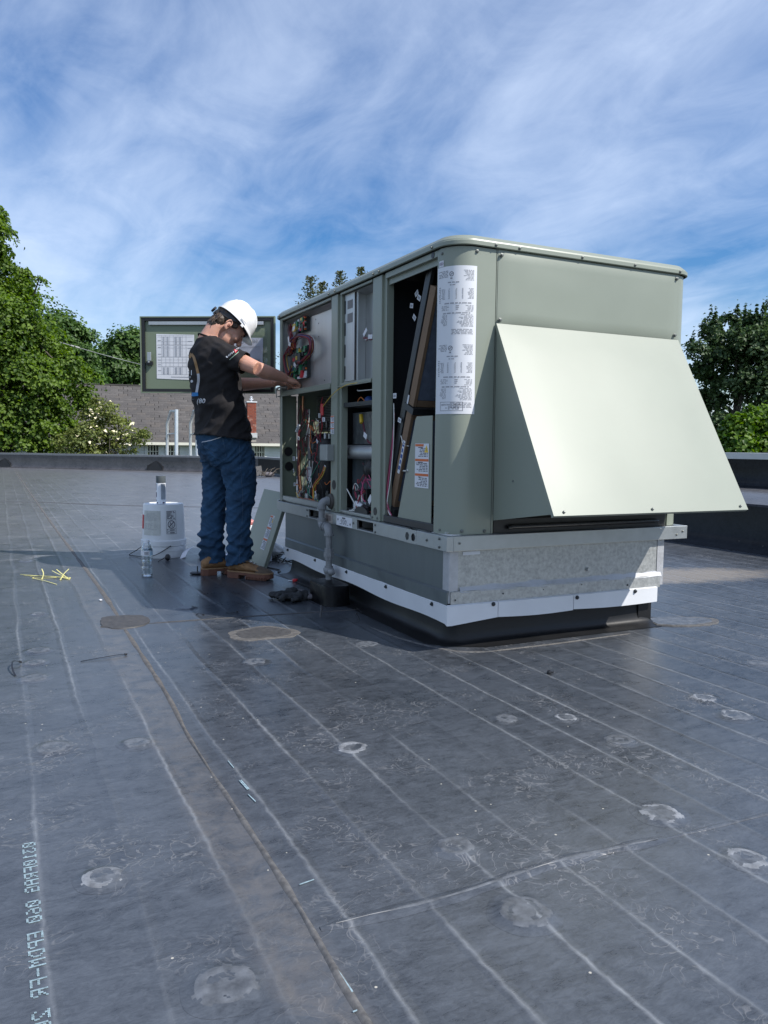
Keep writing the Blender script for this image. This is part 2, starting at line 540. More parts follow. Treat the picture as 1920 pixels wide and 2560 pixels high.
# raised fastener plates telegraphing through the sheet
PL = [(1.42, 2.01, .035, 0), (1.60, 1.94, .033, 1), (1.62, 1.72, .038, 0), (2.17, 1.90, .039, 1), (2.12, 1.73, .046, 1), (1.38, 1.32, .044, 1),
      (2.73, 2.13, .038, 0), (1.39, 1.09, .037, 1), (.85, 1.13, .045, 0), (.86, 1.39, .037, 0), (.11, 2.34, .042, 0), (.33, 2.28, .036, 0),
      (.88, 1.99, .040, 1), (.16, 1.58, .036, 1), (.30, 1.17, .046, 0), (.09, 3.08, .042, 0), (.12, 3.49, .042, 0), (.10, 3.30, .036, 0),
      (.89, 2.97, .039, 0), (1.41, 3.04, .045, 0), (.85, 4.11, .042, 0), (.15, 4.25, .030, 1), (.14, 6.22, .037, 0)]
for (x, y, r, w) in PL:
    g = G()
    q = random.random() * 6
    g.lathe([(r * 1.6, 0.0004), (r * 1.40, 0.0012), (r * 1.25, 0.0026), (r * 1.12, 0.0044), (r * 1.0, 0.0062), (r * 0.9, 0.0074), (r * 0.8, 0.0078), (r * 0.7, 0.0074), (r * 0.6, 0.0070), (r * 0.45, 0.0069), (r * 0.3, 0.0070), (r * 0.15, 0.0071), (0.0001, 0.0071)] if True else [(r * 1.5, 0.0004), (r * 1.34, 0.0014), (r * 1.18, 0.0034), (r * 1.06, 0.0050), (r * 0.94, 0.0060), (r * 0.8, 0.0064), (r * 0.6, 0.0065), (r * 0.3, 0.0065), (0.0001, 0.0064)], (x, y, 0), n=40, cap=False)
    g.v = [(a + 0.002 * math.sin(b * 70 + q), b + 0.002 * math.sin(a * 70 + q), c * 0.75) for a, b, c in g.v]
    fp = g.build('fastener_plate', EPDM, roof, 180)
    fp.data.materials.append(WORN_HL_L if w else WORN)
    fp.data.materials.append(WORN)
    for f in fp.data.polygons:
        c_ = f.center
        d_ = math.hypot(c_.x - x, c_.y - y) / r
        e_ = 0.25 * noise.noise(V((c_.x * 45, c_.y * 45, q)))
        if 0.66 + e_ < d_ < 1.04 + e_:
            f.material_index = 1 if noise.noise(V((c_.x * 26, c_.y * 26, q + 3))) > (-.12 if w else .12) else 2  # broken pale ring paints the highlight on the rim
        elif d_ < 0.8:
            f.material_index = 2 if noise.noise(V((c_.x * 50, c_.y * 50, q))) < 0.15 else 0


def strip(name, pts, w, h, m, wob=0.1, n=60, parent=roof, z0=0.0, taper=1.0):
    """long low ridge following pts on the roof"""
    pts = spline(pts, max(4, n // max(1, len(pts) - 1)))
    rings = []
    for k, p in enumerate(pts):
        t = (pts[min(k + 1, len(pts) - 1)] - pts[max(k - 1, 0)]).normalized()
        s = V((t.y, -t.x, 0))
        ww = w * (1 + (taper - 1) * k / len(pts)) * (1 + wob * 2 * noise.noise(p * 9 + V((3, 1, w * 50))))
        e_ = min(1.0, 6 * min(k, len(pts) - 1 - k) / len(pts) + .25)
        rings.append([p + s * (ww * (.4 + .6 * e_) * u_) + V((0, 0, z0 + h * e_ * q_ + .0003)) for u_, q_ in ((-1, 0), (-.62, .6), (-.2, 1), (.25, .95), (.65, .55), (1, 0))])
    return G().loft(rings, wrap=False).build(name, m, parent, 180, False)


strip('seam_strip', [(.482, .55, 0), (.470, 1.0, 0), (.479, 1.4, 0), (.476, 2.0, 0)], .007, .0035, SANDY_D, .3, 80)
strip('seam_strip', [(.497, 3.74, 0), (.493, 2.75, 0), (.477, 2.3, 0), (.476, 2.0, 0)], .011, .004, SANDY, .25, 80, taper=.35)
strip('seam_strip', [(.505, 4.05, 0), (.506, 5.25, 0), (.47, 9, 0), (.43, 16, 0), (.395, 25, 0)], .013, .004, SANDY, .25, 90)
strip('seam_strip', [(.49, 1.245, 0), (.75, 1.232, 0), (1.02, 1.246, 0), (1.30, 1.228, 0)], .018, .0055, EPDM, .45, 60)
strip('ridge_highlight', [(.52, 1.244, 0), (.75, 1.232, 0), (1.02, 1.246, 0), (1.28, 1.229, 0)], .0045, .0022, WORN, .9, 70, z0=.0042)  # pale line painted along the ridge top for its highlight
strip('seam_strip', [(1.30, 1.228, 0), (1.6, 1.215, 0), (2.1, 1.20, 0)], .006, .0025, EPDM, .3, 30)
strip('seam_strip', [(.60, 3.825, 0), (1.2, 3.775, 0), (1.83, 3.70, 0)], .006, .003, PATCH, .3, 40)
strip('seam_strip', [(-2, 12.9, 0), (.2, 12.45, 0), (1.69, 11.2, 0), (4.5, 9.6, 0)], .05, .004, PATCH, .3, 50)
strip('seam_strip', [(1.83, 2.728, 0), (2.2, 2.722, 0), (2.62, 2.735, 0)], .006, .003, SANDY, .4, 60)
strip('seam_strip', [(1.56, 3.35, 0), (1.60, 3.05, 0), (1.70, 2.80, 0), (1.83, 2.728, 0)], .009, .002, SANDY_D, .5, 40)
strip('seam_strip', [(1.62, 4.98, 0), (1.66, 4.30, 0), (1.42, 3.62, 0)], .008, .003, PATCH, .3, 40)


def patch(name, outline, h, m):
    c = sum((V((x, y, 0)) for x, y in outline), V()) / len(outline)
    ring = spline([(x, y, 0) for x, y in outline] + [(*outline[0], 0)], 6)[:-1]
    ring = [p + V((noise.noise(p * 25), noise.noise(p * 25 + V((9, 0, 0))), 0)) * 0.012 for p in ring]
    return G().loft([ring[::-1], [c + (p - c) * 0.985 + V((0, 0, h)) for p in ring[::-1]]]).build(name, m, roof, 40)


patch('membrane_patch', [(.40, 3.83), (.43, 4.03), (.52, 4.05), (.62, 4.0), (.63, 3.88), (.58, 3.78), (.48, 3.76)], .004, PATCH)
patch('sealant_ring', [(.895, 3.42), (.93, 3.50), (1.10, 3.55), (1.20, 3.44), (1.22, 3.37), (1.16, 3.30), (1.03, 3.30), (.92, 3.33)], .003, SANDY)
patch('membrane_patch', [(.935, 3.425), (.96, 3.48), (1.10, 3.52), (1.17, 3.44), (1.185, 3.38), (1.14, 3.325), (1.03, 3.325), (.95, 3.35)], .0045, PATCH)
patch('membrane_patch', [(2.86, 2.80), (2.90, 2.93), (3.08, 2.91), (3.24, 2.80), (3.16, 2.72), (2.98, 2.73)], .0055, SANDY_D)
patch('membrane_patch', [(2.87, 2.81), (2.91, 2.92), (3.07, 2.90), (3.20, 2.80), (3.14, 2.735), (2.98, 2.745)], .0075, WORN)

# ink-jet dot lettering on the sheet, running along the roll and mirrored as in the photograph
DOT = {'0': '0e11131519110e', '1': '040c040404040e', '3': '1f02040201110e', '6': '0608101e11110e', 'F': '1f10101e101010', 'R': '1e11111e141211',
       'A': '0e11111f111111', 'G': '0e11101711110f', 'E': '1f10101e10101f', 'P': '1e11111e101010', 'D': '1c12111111121c', 'M': '111b1515111111',
       '-': '0000001f000000', '2': '0e11010204081f', ':': '00040400040400', ' ': '00000000000000'}
g = G()
yy = 1.792
for ch in '0310FRAG 060 EPDM-FR 20:2':
    cw = 0.0265
    rows = [int(DOT[ch][i:i + 2], 16) for i in range(0, 14, 2)]
    for r_, bits in enumerate(rows):
        for c_ in range(5):
            if bits >> (4 - c_) & 1:
                for k in range(2):
                    x = 0.019 + 0.026 * (r_ + 0.25 + 0.5 * k) / 7
                    y = yy - cw * 0.8 * (c_ + 0.5) / 5
                    x += 0.0006 * noise.noise(V((x * 400, y * 300, 0)))
                    g.obox((x, y, 0.0011), (0.00085, 0.0004, 0), (-0.0003, 0.0014, 0), (0, 0, 0.0004))
    yy -= cw
LETT = mat('pale blue print', (0.25, 0.34, 0.38), 0.6, 0, 0.35, 90)
g.build('printed_code', LETT, roof)
g = G()
for (x, y, dx, dy) in [(.535, 2.02, .0, -.05), (.53, 1.88, .002, -.06), (.534, 1.88, .002, -.06), (.528, 1.80, .003, -.045), (.52, 1.395, .03, .005), (.475, 1.10, .0, -.06), (.466, 1.03, .012, 0)]:
    g.obox((x, y, .0022), (dx / 2 + .001, dy / 2, 0), (-dy / 2 * .05, .001, 0), (0, 0, .0006))
g.build('printed_dash', LETT, roof)

# parapets
CAPM = mat('parapet coping metal', (0.20, 0.21, 0.22), 0.45, 0.4, 0.1, 8)
PATCH_D = mat('dark sealant patch', (0.012, 0.012, 0.013), 0.5)


def wall_run(name, a, b, h, th, label, cap_m, cap_h=0.03, face=None):
    """parapet from a to b; inner face on the line, thickness to the far side"""
    a, b = V(a), V(b)
    t = (b - a).normalized()
    nrm = V((-t.y, t.x, 0))
    o = thing(name, tuple(a), label, 'parapet wall')
    n = 60
    prof = [(-0.10, 0.0), (-0.05, 0.015), (-0.015, 0.06), (0, 0.12), (0.004, h * 0.6), (0, h), (th, h), (th, -4)]
    rings = []
    for k in range(n + 1):
        p = a + (b - a) * (k / n)
        w = 0.012 * noise.noise(p * 1.3)
        rings.append([p + nrm * (d + (w if 0 < z < h else 0)) + V((0, 0, z)) for d, z in prof])
    G().loft(rings).build('membrane_face', face or EPDM_P, o, 40)
    rings = []
    for k in range(n + 1):
        p = a + (b - a) * (k / n)
        w = 0.006 * noise.noise(p * 0.9)
        rings.append([p + nrm * d + V((0, 0, z + w)) for d, z in ((-0.012, h - 0.035), (-0.012, h + cap_h), (th + 0.03, h + cap_h + 0.004), (th + 0.03, h - 0.035))])
    G().loft(rings).build('coping', cap_m, o, 30)
    return o


EPDM_SHADE = membrane_mat('black membrane with painted shade', (0.009, 0.010, 0.012), False, 0.0, 0.18)  # black sheet, base darkened further to paint the shade on these faces
K1, K2 = V((2.31, 27.25, 0)), V((6.95, 22.9, 0))
dirn = (K1 - K2).normalized()
far_par = wall_run('parapet_wall', K2 + dirn * 34, K2, 0.475, 0.3, 'low grey membrane parapet along the far edge behind the worker', CAPM, 0.02)
# (nrm of this run points away from the roof)
for (x, y) in [(0.1, 29.3), (4.35, 25.32)]:
    p = V((x, y, 0))
    q = K2 + dirn * (p - K2).dot(dirn)
    n_ = V((dirn.y, -dirn.x, 0)) if V((dirn.y, -dirn.x, 0)).y < 0 else V((-dirn.y, dirn.x, 0))
    G().plate([q + n_ * .03 + V((-.30 * dirn.x, -.30 * dirn.y, .02)), q + n_ * .03 + V((.30 * dirn.x, .30 * dirn.y, .02)), q + n_ * .03 + V((.26 * dirn.x, .26 * dirn.y, .17)), q + n_ * .03 + V((.05, 0, .33)), q + n_ * .03 + V((-.26 * dirn.x, -.26 * dirn.y, .16))], .012).build('sealant_patch', PATCH_D, far_par)
wall_run('parapet_wall', (6.95, 22.9, 0), (7.02, 9.0, 0), 0.475, 0.3, 'short dark parapet in shade between the worker and the unit', CAPM, 0.02, EPDM_SHADE)
hp = wall_run('parapet_wall', (8.35, 14.0, .395), (8.35, -4.0, .395), 0.385, 0.3, 'tall dark parapet with bright metal coping right of the rain hood', mat('bright coping metal', (0.45, 0.46, 0.47), 0.4, 0.6, 0.1, 8), 0.04, EPDM_SHADE)
# raised roof level in front of the right parapet
g = G()
LEDGE = membrane_mat('ledge membrane', (0.06, 0.06, 0.064), False, 0.6)
rings = []
for k in range(41):
    y = -4 + 18 * k / 40
    w = 0.012 * noise.noise(V((y * 1.1, 0, 3)))
    rings.append([V((5.62, y, 0.0)), V((5.70 + w, y, 0.05)), V((5.73 + w, y, 0.12)), V((5.74 + w, y, 0.382)), V((5.76, y, 0.396)), V((8.34, y, 0.396)), V((8.34, y, 0.0))])
ledge = tag(G().loft([r_[3:] for r_ in rings]).build('raised_roof', LEDGE, smooth=40), kind='structure')
g = G()
for r_ in rings:
    g.v += [tuple(q) for q in r_[:5]]
for k in range(len(rings) - 1):
    for j in range(4):
        a = k * 5 + j
        g.f.append((a, a + 1, a + 6, a + 5))
g.v = [(x - (.004 if z > .3 else 0), y, z + (.004 if z > .39 else 0)) for x, y, z in g.v]
g.build('ledge_flashing', EPDM_SHADE, ledge, 40)  # dark face sheet, shade put into its colour


# house beyond the far parapet
SIDING = mat('white siding', (0.62, 0.63, 0.62), 0.6, 0, 0.05, 3)
TRIMW = mat('cream window trim', (0.66, 0.65, 0.57), 0.6, 0, 0.05, 3)
GLASS = mat('dark window glass', (0.015, 0.014, 0.014), 0.1, 0, 0.2, 2)
SHING = [mat('roof shingle ' + n, c, 0.9, 0, 0.2, 9, 0.2, 40) for n, c in (('dark', (0.074, 0.069, 0.067)), ('mid', (0.084, 0.078, 0.075)), ('light', (0.098, 0.091, 0.087)), ('warm', (0.090, 0.081, 0.075)))]
BRICK = [mat('chimney brick ' + n, c, 0.85, 0, 0.15, 20) for n, c in (('red', (0.27, 0.075, 0.045)), ('dark', (0.19, 0.055, 0.04)), ('pale', (0.36, 0.17, 0.13)))]
MORTAR = mat('mortar', (0.34, 0.31, 0.28), 0.9, 0, 0.15, 20)
EL, ER = at(180, 1106.5, 39.0), at(760, 1113.5, 42.5)
EL.z = ER.z = 0.90
hx = (ER - EL).normalized()
hy = V((-hx.y, hx.x, 0))
HL = (ER - EL).length
RISE, RUN = 3.22, 5.2
house = thing('house', (EL.x, EL.y, -4.2), 'white sided house with a big grey shingle roof and small windows beyond the far parapet', 'house')


def hp_(u, d, z):
    return EL + hx * u + hy * d + V((0, 0, z - EL.z))


WZ1 = 0.86
# wall with window openings
WIN = []
for px0, px1 in ((368, 397), (419, 450), (647, 674)):
    u0, u1 = ((at(px, 1125, 40.5) - EL).dot(hx) for px in (px0, px1))
    WIN.append((u0, u1))
g = G()
edges = [-3.0] + [e for w_ in WIN for e in w_] + [HL]
for i in range(0, len(edges), 2):
    g.obox((hp_((edges[i] + edges[i + 1]) / 2, 0.35, (WZ1 - 4.2) / 2)), hx * ((edges[i + 1] - edges[i]) / 2), hy * 0.1, V((0, 0, (WZ1 + 4.2) / 2)))
for (u0, u1) in WIN:
    g.obox(hp_((u0 + u1) / 2, 0.35, (0.06 - 4.2) / 2), hx * ((u1 - u0) / 2), hy * 0.1, V((0, 0, (4.26) / 2)))
    g.obox(hp_((u0 + u1) / 2, 0.35, (0.80 + WZ1) / 2), hx * ((u1 - u0) / 2), hy * 0.1, V((0, 0, (WZ1 - 0.80) / 2)))
hw = g.build('wall', SIDING, house)
g = G()
for k in range(9):
    z = WZ1 - 0.12 * k
    for i in range(0, len(edges), 2):
        e0, e1 = edges[i] + (0.12 if i else 0), edges[i + 1] - (0.12 if i < len(edges) - 2 else 0)
        g.loft([[hp_(e, 0.249, z), hp_(e, 0.235, z - 0.11), hp_(e, 0.249, z - 0.112)] for e in (e0, e1)])
cb = g.build('clapboards', SIDING, hw)
cb['kind'] = 'stuff'
for (u0, u1) in WIN:
    um = (u0 + u1) / 2
    w = G()
    for a, b, z0, z1 in ((u0 - .12, u0, -.06, .86), (u1, u1 + .12, -.06, .86), (u0, u1, .79, .86), (u0, u1, -.06, .06)):
        w.obox(hp_((a + b) / 2, .23, (z0 + z1) / 2), hx * ((b - a) / 2), hy * .03, V((0, 0, (z1 - z0) / 2)))
    wo_ = w.build('window', SIDING, house)
    w = G()
    w.obox(hp_(um, .36, .42), hx * ((u1 - u0) / 2), hy * .02, V((0, 0, .38)))
    w.build('pane', GLASS, wo_)
    w = G()
    for k in range(1, 4):
        w.obox(hp_(u0 + (u1 - u0) * k / 4, .31, .42), hx * .022, hy * .02, V((0, 0, .37)))
    for k in (0, 1):
        w.obox(hp_(u0 + .02 + (u1 - u0 - .04) * k, .31, .42), hx * .02, hy * .02, V((0, 0, .37)))
    w.obox(hp_(um, .31, .46), hx * ((u1 - u0) / 2), hy * .015, V((0, 0, .02)))
    w.build('mullions', TRIMW, wo_)
# roof slab and its shingles
sl = V((0, 0, RISE)) + hy * RUN
sln = sl.normalized()
rn = hx.cross(sln)
U0, U1 = -4.5, HL + 3
g = G()
g.plate([hp_(U0, -.1, .88), hp_(U1, -.1, .88), hp_(U1, -.1, .88) + sl, hp_(U0, -.1, .88) + sl], .12)
g.plate([hp_(U1, 2 * RUN - .1, .88), hp_(U0, 2 * RUN - .1, .88), hp_(U0, -.1, .88) + sl, hp_(U1, -.1, .88) + sl], .12)
hroof = g.build('roof', mat('roof felt', (0.05, 0.048, 0.048), 0.9), house)
G().obox(hp_((U0 + U1) / 2, -.13, .86), hx * ((U1 - U0) / 2), hy * .03, V((0, 0, .07))).build('gutter', TRIMW, house)
SLL = sl.length
NR = 24
rh = SLL / NR
SW = 0.46
me_s = []
for m_ in SHING:
    gg = G().obox((0, 0, 0), hx * (SW / 2 - .003), sln * (rh / 2 - .003), rn * .012)
    me_s.append(gg.mesh('shingle'))
    me_s[-1].materials.append(m_)
rest = [G() for _ in SHING]
cands = []
for r_ in range(NR):
    n_ = int((U1 - U0) / SW)
    for k in range(n_):
        u = U0 + SW * (k + 0.5 + 0.5 * (r_ % 2)) + random.uniform(-.03, .03)
        c = hp_(u, -.1, .88) + sln * (rh * (r_ + .5)) + rn * (.016 + random.uniform(0, .005))
        cands.append((c, random.choices(range(4), (4, 4, 2, 2))[0]))
cen = hp_(HL * .42, 0, .9) + sln * (SLL * .4)
cands.sort(key=lambda q: (q[0] - cen).length)
for c, k in cands[:290]:
    o = bpy.data.objects.new('shingle', me_s[k])
    COL.objects.link(o)
    o.parent = hroof
    o.location = c
for c, k in cands[290:]:
    rest[k].obox(c, hx * (SW / 2 - .003), sln * (rh / 2 - .003), rn * .012)
gall = G()
o = None
me = bpy.data.meshes.new('shingle_field')
vs, fs, mi = [], [], []
for k, gg in enumerate(rest):
    b = len(vs)
    vs += gg.v
    fs += [tuple(b + i for i in f) for f in gg.f]
    mi += [k] * len(gg.f)
me.from_pydata(vs, [], fs)
for m_ in SHING:
    me.materials.append(m_)
me.polygons.foreach_set('material_index', mi)
o = link('shingle_field', me, None, hroof)
o['kind'] = 'stuff'
G().obox(hp_((U0 + U1) / 2, -.1, .88) + sl + V((0, 0, .03)), hx * ((U1 - U0) / 2), hy * .12, V((0, 0, .03))).build('ridge_cap', SHING[0], hroof)
# chimney stack standing on the slope
cb0, cb1 = at(619, 1080, 40.6), at(641, 1080, 40.6)
cu = (cb0 + cb1) / 2
cw = (cb1 - cb0).length / 2
top = at(630, 1006, 40.6).z
d_ = (cu - EL).dot(hy) + cw
u_ = (cu - EL).dot(hx)
G().obox(hp_(u_, d_, (top + 1.0) / 2), hx * (cw - .012), hy * (cw - .012), V((0, 0, (top - 1.0) / 2))).build('chimney', MORTAR, house)
chim = [c for c in house.children if c.name.startswith('chimney')][0]
nb = 0
zb = 1.32
row = 0
while zb < top - .04:
    for face in (0, 1, 2, 3):
        ax, bx = ((hx, -hy), (hy, hx), (-hx, hy), (-hy, -hx))[face]
        L = 2 * cw
        k = 0
        while k < 3:
            wdt = L / 2.5
            a0 = -cw + wdt * (k - (0.5 if row % 2 else 0))
            a1 = min(a0 + wdt - .014, cw)
            a0 = max(a0, -cw)
            if a1 - a0 > .03 and (face in (0, 3)):
                gg = G().obox(hp_(u_, d_, zb + .03) + ax * ((a0 + a1) / 2) + bx * (cw - .004), ax * ((a1 - a0) / 2), bx * .016, V((0, 0, .03)))
                gg.build('brick', random.choices(BRICK, (5, 3, 1))[0], chim)
                nb += 1
            k += 1
    zb += .074
    row += 1
G().obox(hp_(u_, d_, top + .02), hx * (cw + .04), hy * (cw + .04), V((0, 0, .03))).lathe([(.05, 0), (.05, .08), (.11, .10), (.11, .13), (.04, .15), (.04, .2), (.08, .22), (.02, .26)], hp_(u_, d_, top + .05), n=10).build('chimney_cap', WHITE_T, chim, 40)
G().obox(hp_(u_, d_ - cw * .2, 1.34), hx * (cw + .04), hy * (cw * 1.1), V((0, 0, .12))).build('flashing', mat('chimney flashing', (0.55, 0.56, 0.56), 0.5, 0.3), chim)

# access ladder rails standing over the far parapet
LADM = mat('ladder aluminium', (0.62, 0.64, 0.64), 0.38, 0.7, 0.08, 8)
lp = at(452, 1145, 25.6)
lad = thing('access_ladder', (lp.x, lp.y, 0), 'aluminium ladder rails rising over the far parapet left of the worker', 'ladder')
for px0, px1 in ((441, 418), (493, 476)):
    a, b = at(px0, 1146, 25.5), at(px0, 1024, 25.5)
    G().tube([a, b], .062, 10).build('rail', LADM, lad, 60)
    c, d, e = at(px1, 1146, 25.9), at(px1, 1060, 25.9), at(px1 + 9, 1028, 25.7)
    G().tube([c, d, e, b - V((0, 0, .06))], .05, 8).build('side_rail', LADM, lad, 60)
    G().tube([at(px1, 1086, 25.9), at(px0, 1083, 25.5)], .025, 8).build('brace', LADM, lad, 60)
G().obox(at(450, 1150, 25.35), V((.45, -.41, 0)), V((.04, .045, 0)), V((0, 0, .055))).obox(at(419, 1157, 25.35), V((.04, -.036, 0)), V((.04, .045, 0)), V((0, 0, .08))).obox(at(481, 1158, 25.35), V((.04, -.036, 0)), V((.04, .045, 0)), V((0, 0, .08))).build('mounting_bracket', DARKSTEEL, lad)

# overhead utility cable
cab = G()
cab.tube([at(110, 835, 51)] + [at(152 + (350 - 152) * t, 856 + 55 * t + 6 * t * (1 - t), 51 - t) for t in [i / 10 for i in range(11)]] + [at(420, 925, 50)], .022, 6)
cab.lathe([(.02, -.3), (.06, -.25), (.06, .25), (.02, .3)], at(188, 867, 50.6), V((1, .2, -.2)), 8)
tag(cab.build('utility_cable', mat('pale cable', (0.32, 0.33, 0.31), 0.6), smooth=60), 'pale overhead cable sloping across the trees left of the open door', 'cable')

# ------------------------------------------------------------------ trees
def leaf_mat(name, lo, hi, trans=0.35):
    m = bpy.data.materials.new(name)
    m.use_nodes = True
    t = NT(m.node_tree)
    p = m.node_tree.nodes['Principled BSDF']
    geo = t.n('NewGeometry')
    nz = t.noise(geo.outputs['Position'], 0.55, 3, 0.6)
    f = t.m('ADD', t.m('MULTIPLY', geo.outputs['Random Per Island'], 0.55), t.m('MULTIPLY', nz, 0.55))
    c = t.ramp(f, 0.2, 0.85, (*lo, 1), (*hi, 1))
    t.l(c, p.inputs['Base Color'])
    p.inputs['Roughness'].default_value = 0.5
    p.inputs['Specular IOR Level'].default_value = 0.35
    tr = t.n('BsdfTranslucent')
    hs = t.n('HueSaturation', i_1=1.15, i_2=1.3)
    t.l(c, hs.inputs['Color'])
    t.l(hs.outputs[0], tr.inputs[0])
    mx = t.n('MixShader', i_0=trans)
    t.l(p.outputs[0], mx.inputs[1])
    t.l(tr.outputs[0], mx.inputs[2])
    t.l(mx.outputs[0], m.node_tree.nodes['Material Output'].inputs[0])
    return m


def leaf_mesh(name, pos, nrm, size, rs, m, parent, fold=0.25):
    """many small folded kite leaves as one crown"""
    n = len(pos)
    t = rs.normal(size=(n, 3))
    nrm = nrm / (np.linalg.norm(nrm, axis=1, keepdims=True) + 1e-9)
    t -= nrm * (t * nrm).sum(1, keepdims=True)
    t /= np.linalg.norm(t, axis=1, keepdims=True) + 1e-9
    b = np.cross(nrm, t)
    s = (size * rs.uniform(0.6, 1.35, n))[:, None]
    base = pos - t * s * 0.5
    tip = pos + t * s * 0.5 - nrm * s * 0.12
    l = pos + b * s * 0.42 + nrm * s * fold - t * s * .08
    r = pos - b * s * 0.42 + nrm * s * fold - t * s * .08
    vs = np.stack([base, r, tip, l], 1).reshape(-1, 3)
    me = bpy.data.meshes.new(name)
    me.vertices.add(4 * n)
    me.vertices.foreach_set('co', vs.astype(np.float32).ravel())
    k = np.arange(n)[:, None] * 4
    tri = np.concatenate([k + np.array([0, 1, 2]), k + np.array([0, 2, 3])], 1).reshape(-1)
    me.loops.add(6 * n)
    me.loops.foreach_set('vertex_index', tri.astype(np.int32))
    me.polygons.add(2 * n)
    me.polygons.foreach_set('loop_start', np.arange(2 * n, dtype=np.int32) * 3)
    me.polygons.foreach_set('loop_total', np.full(2 * n, 3, dtype=np.int32))
    me.update()
    me.validate()
    return link(name, me, m, parent)


BARK = mat('bark', (0.10, 0.085, 0.07), 0.9, 0, 0.3, 8, 0.5, 20)


def tree(name, label, blobs, base, nclump, nleaf, size, m, seed, group=None, flat=0.55, spiky=0.0, cr=0.24, trunk_r=0.22, cat='tree', droop=0.0):
    """blobs: (centre, radius) lobes of the crown"""
    rs = np.random.default_rng(seed)
    o = thing(name, tuple(base), label, cat, group)
    tot = sum(r ** 2 for _, r in blobs)
    P, N, cl = [], [], []
    for c, r in blobs:
        c = np.array(c)
        k = max(3, int(nclump * r * r / tot))
        d = rs.normal(size=(k, 3))
        d[:, 2] = np.where(d[:, 2] < -0.4, -d[:, 2] * .6, d[:, 2])
        d /= np.linalg.norm(d, axis=1, keepdims=True)
        rad = r * np.where(rs.uniform(size=k) < .16, rs.uniform(1.0, 1.28, k), rs.uniform(0.35, 1.0, k) ** 0.5)
        cc = c + d * rad[:, None]
        for q, dd in zip(cc, d):
            R = r * cr * rs.uniform(0.6, 1.5)
            R = min(max(R, size * 2.2), 1.1)
            n = max(12, int(nleaf / nclump * rs.uniform(0.5, 1.5)))
            if spiky and rs.uniform() < spiky:
                e = rs.normal(size=(n, 3)) * np.array([.34, .34, 1.0]) * R * 0.75
                e[:, :2] *= np.clip(1.2 - e[:, 2:3] / R, .2, 1.5)
            else:
                e = rs.normal(size=(n, 3)) * np.array([1, 1, flat]) * R * 0.62
                e[:, 2] -= (e[:, :2] ** 2).sum(1) / R * (0.30 + droop)
            P.append(q + e)
            N.append(e / R * 0.5 + dd * 0.45 + np.array([0, 0, 0.75]) + rs.normal(size=(n, 3)) * 0.38)
            cl.append(q)
    leaf_mesh('crown', np.concatenate(P), np.concatenate(N), size, rs, m, o)
    top = max((c for c, r in blobs), key=lambda c: c[2])
    g = G()
    mid = V((np.mean([c[0] for c, r in blobs]), np.mean([c[1] for c, r in blobs]), base[2] * 0.35 + top[2] * 0.65))
    b = V(base)
    st = bez(b, b + (mid - b) * .4 + V((.1, .1, 0)), mid + V((-.15, .1, -.8)), mid, 8)
    g.tube(st, [trunk_r * (1 - .65 * i / 8) for i in range(9)], 9)
    for j in rs.choice(len(cl), min(len(cl), 26), replace=False):
        q = V(cl[j])
        s0 = st[int(rs.integers(3, 9))]
        g.tube(bez(s0, s0 + (q - s0) * .35 + V((0, 0, .25)), q - (q - s0) * .25 + V((0, 0, -.1)), q, 5), [trunk_r * .28 * (1 - .8 * i / 5) for i in range(6)], 5)
    g.build('trunk', BARK, o, 60)
    return o


def B(lst, depth, jit=0.0):
    out = []
    for k, (px, py, r) in enumerate(lst):
        d = depth + (k % 3 - 1) * jit
        out.append((tuple(at(px, py, d)), r / FPX * d))
    return out


L_BIG = leaf_mat('maple leaves', (0.018, 0.055, 0.008), (0.16, 0.25, 0.032), 0.42)
L_MID = leaf_mat('far maple leaves', (0.02, 0.056, 0.016), (0.11, 0.19, 0.05))
L_DOG = leaf_mat('dogwood leaves', (0.06, 0.095, 0.02), (0.22, 0.25, 0.07))
L_RIGHT = leaf_mat('blue green leaves', (0.020, 0.052, 0.020), (0.115, 0.17, 0.07), 0.3)
L_LOW = leaf_mat('bright maple leaves', (0.02, 0.065, 0.008), (0.14, 0.24, 0.022))
L_SPR = leaf_mat('spruce needles', (0.05, 0.07, 0.035), (0.19, 0.20, 0.10), 0.25)
GZ = -4.2


def gnd(px, depth):
    p = at(px, 1110, depth)
    return (p.x, p.y, GZ)


tree('maple_tree', 'large bright green maple filling the left edge of the picture', B([(-60, 600, 85), (-4, 560, 24), (-12, 530, 14), (8, 610, 30), (-30, 720, 100), (45, 690, 34), (75, 708, 28), (40, 770, 62), (85, 770, 26), (-60, 840, 170), (60, 860, 80), (110, 880, 46), (60, 960, 100), (150, 925, 66), (205, 945, 32), (-60, 1010, 180), (100, 1050, 90), (185, 1010, 52), (60, 1110, 90), (150, 1095, 60), (215, 985, 26), (-160, 900, 160)], 33, .9), gnd(-40, 33), 620, 82000, .145, L_BIG, 11, flat=.34, cr=.24, trunk_r=.3, droop=.3)
tree('maple_tree', 'dense round maple behind the cable between the large maple and the house', B([(140, 815, 32), (165, 840, 50), (205, 850, 34), (120, 870, 60), (205, 900, 42), (165, 930, 55), (215, 945, 34), (140, 985, 70), (230, 985, 30)], 55, 1.2), gnd(170, 55), 260, 20000, .25, L_MID, 12, 'round maples behind the house')
tree('maple_tree', 'dark round maple rising over the house ridge beside the open door', B([(310, 865, 44), (345, 850, 36), (275, 885, 34), (300, 925, 55), (360, 900, 60), (265, 945, 36), (330, 960, 60), (410, 890, 60), (240, 970, 26)], 62, 1.5), gnd(310, 62), 230, 15000, .30, L_MID, 13, 'round maples behind the house')
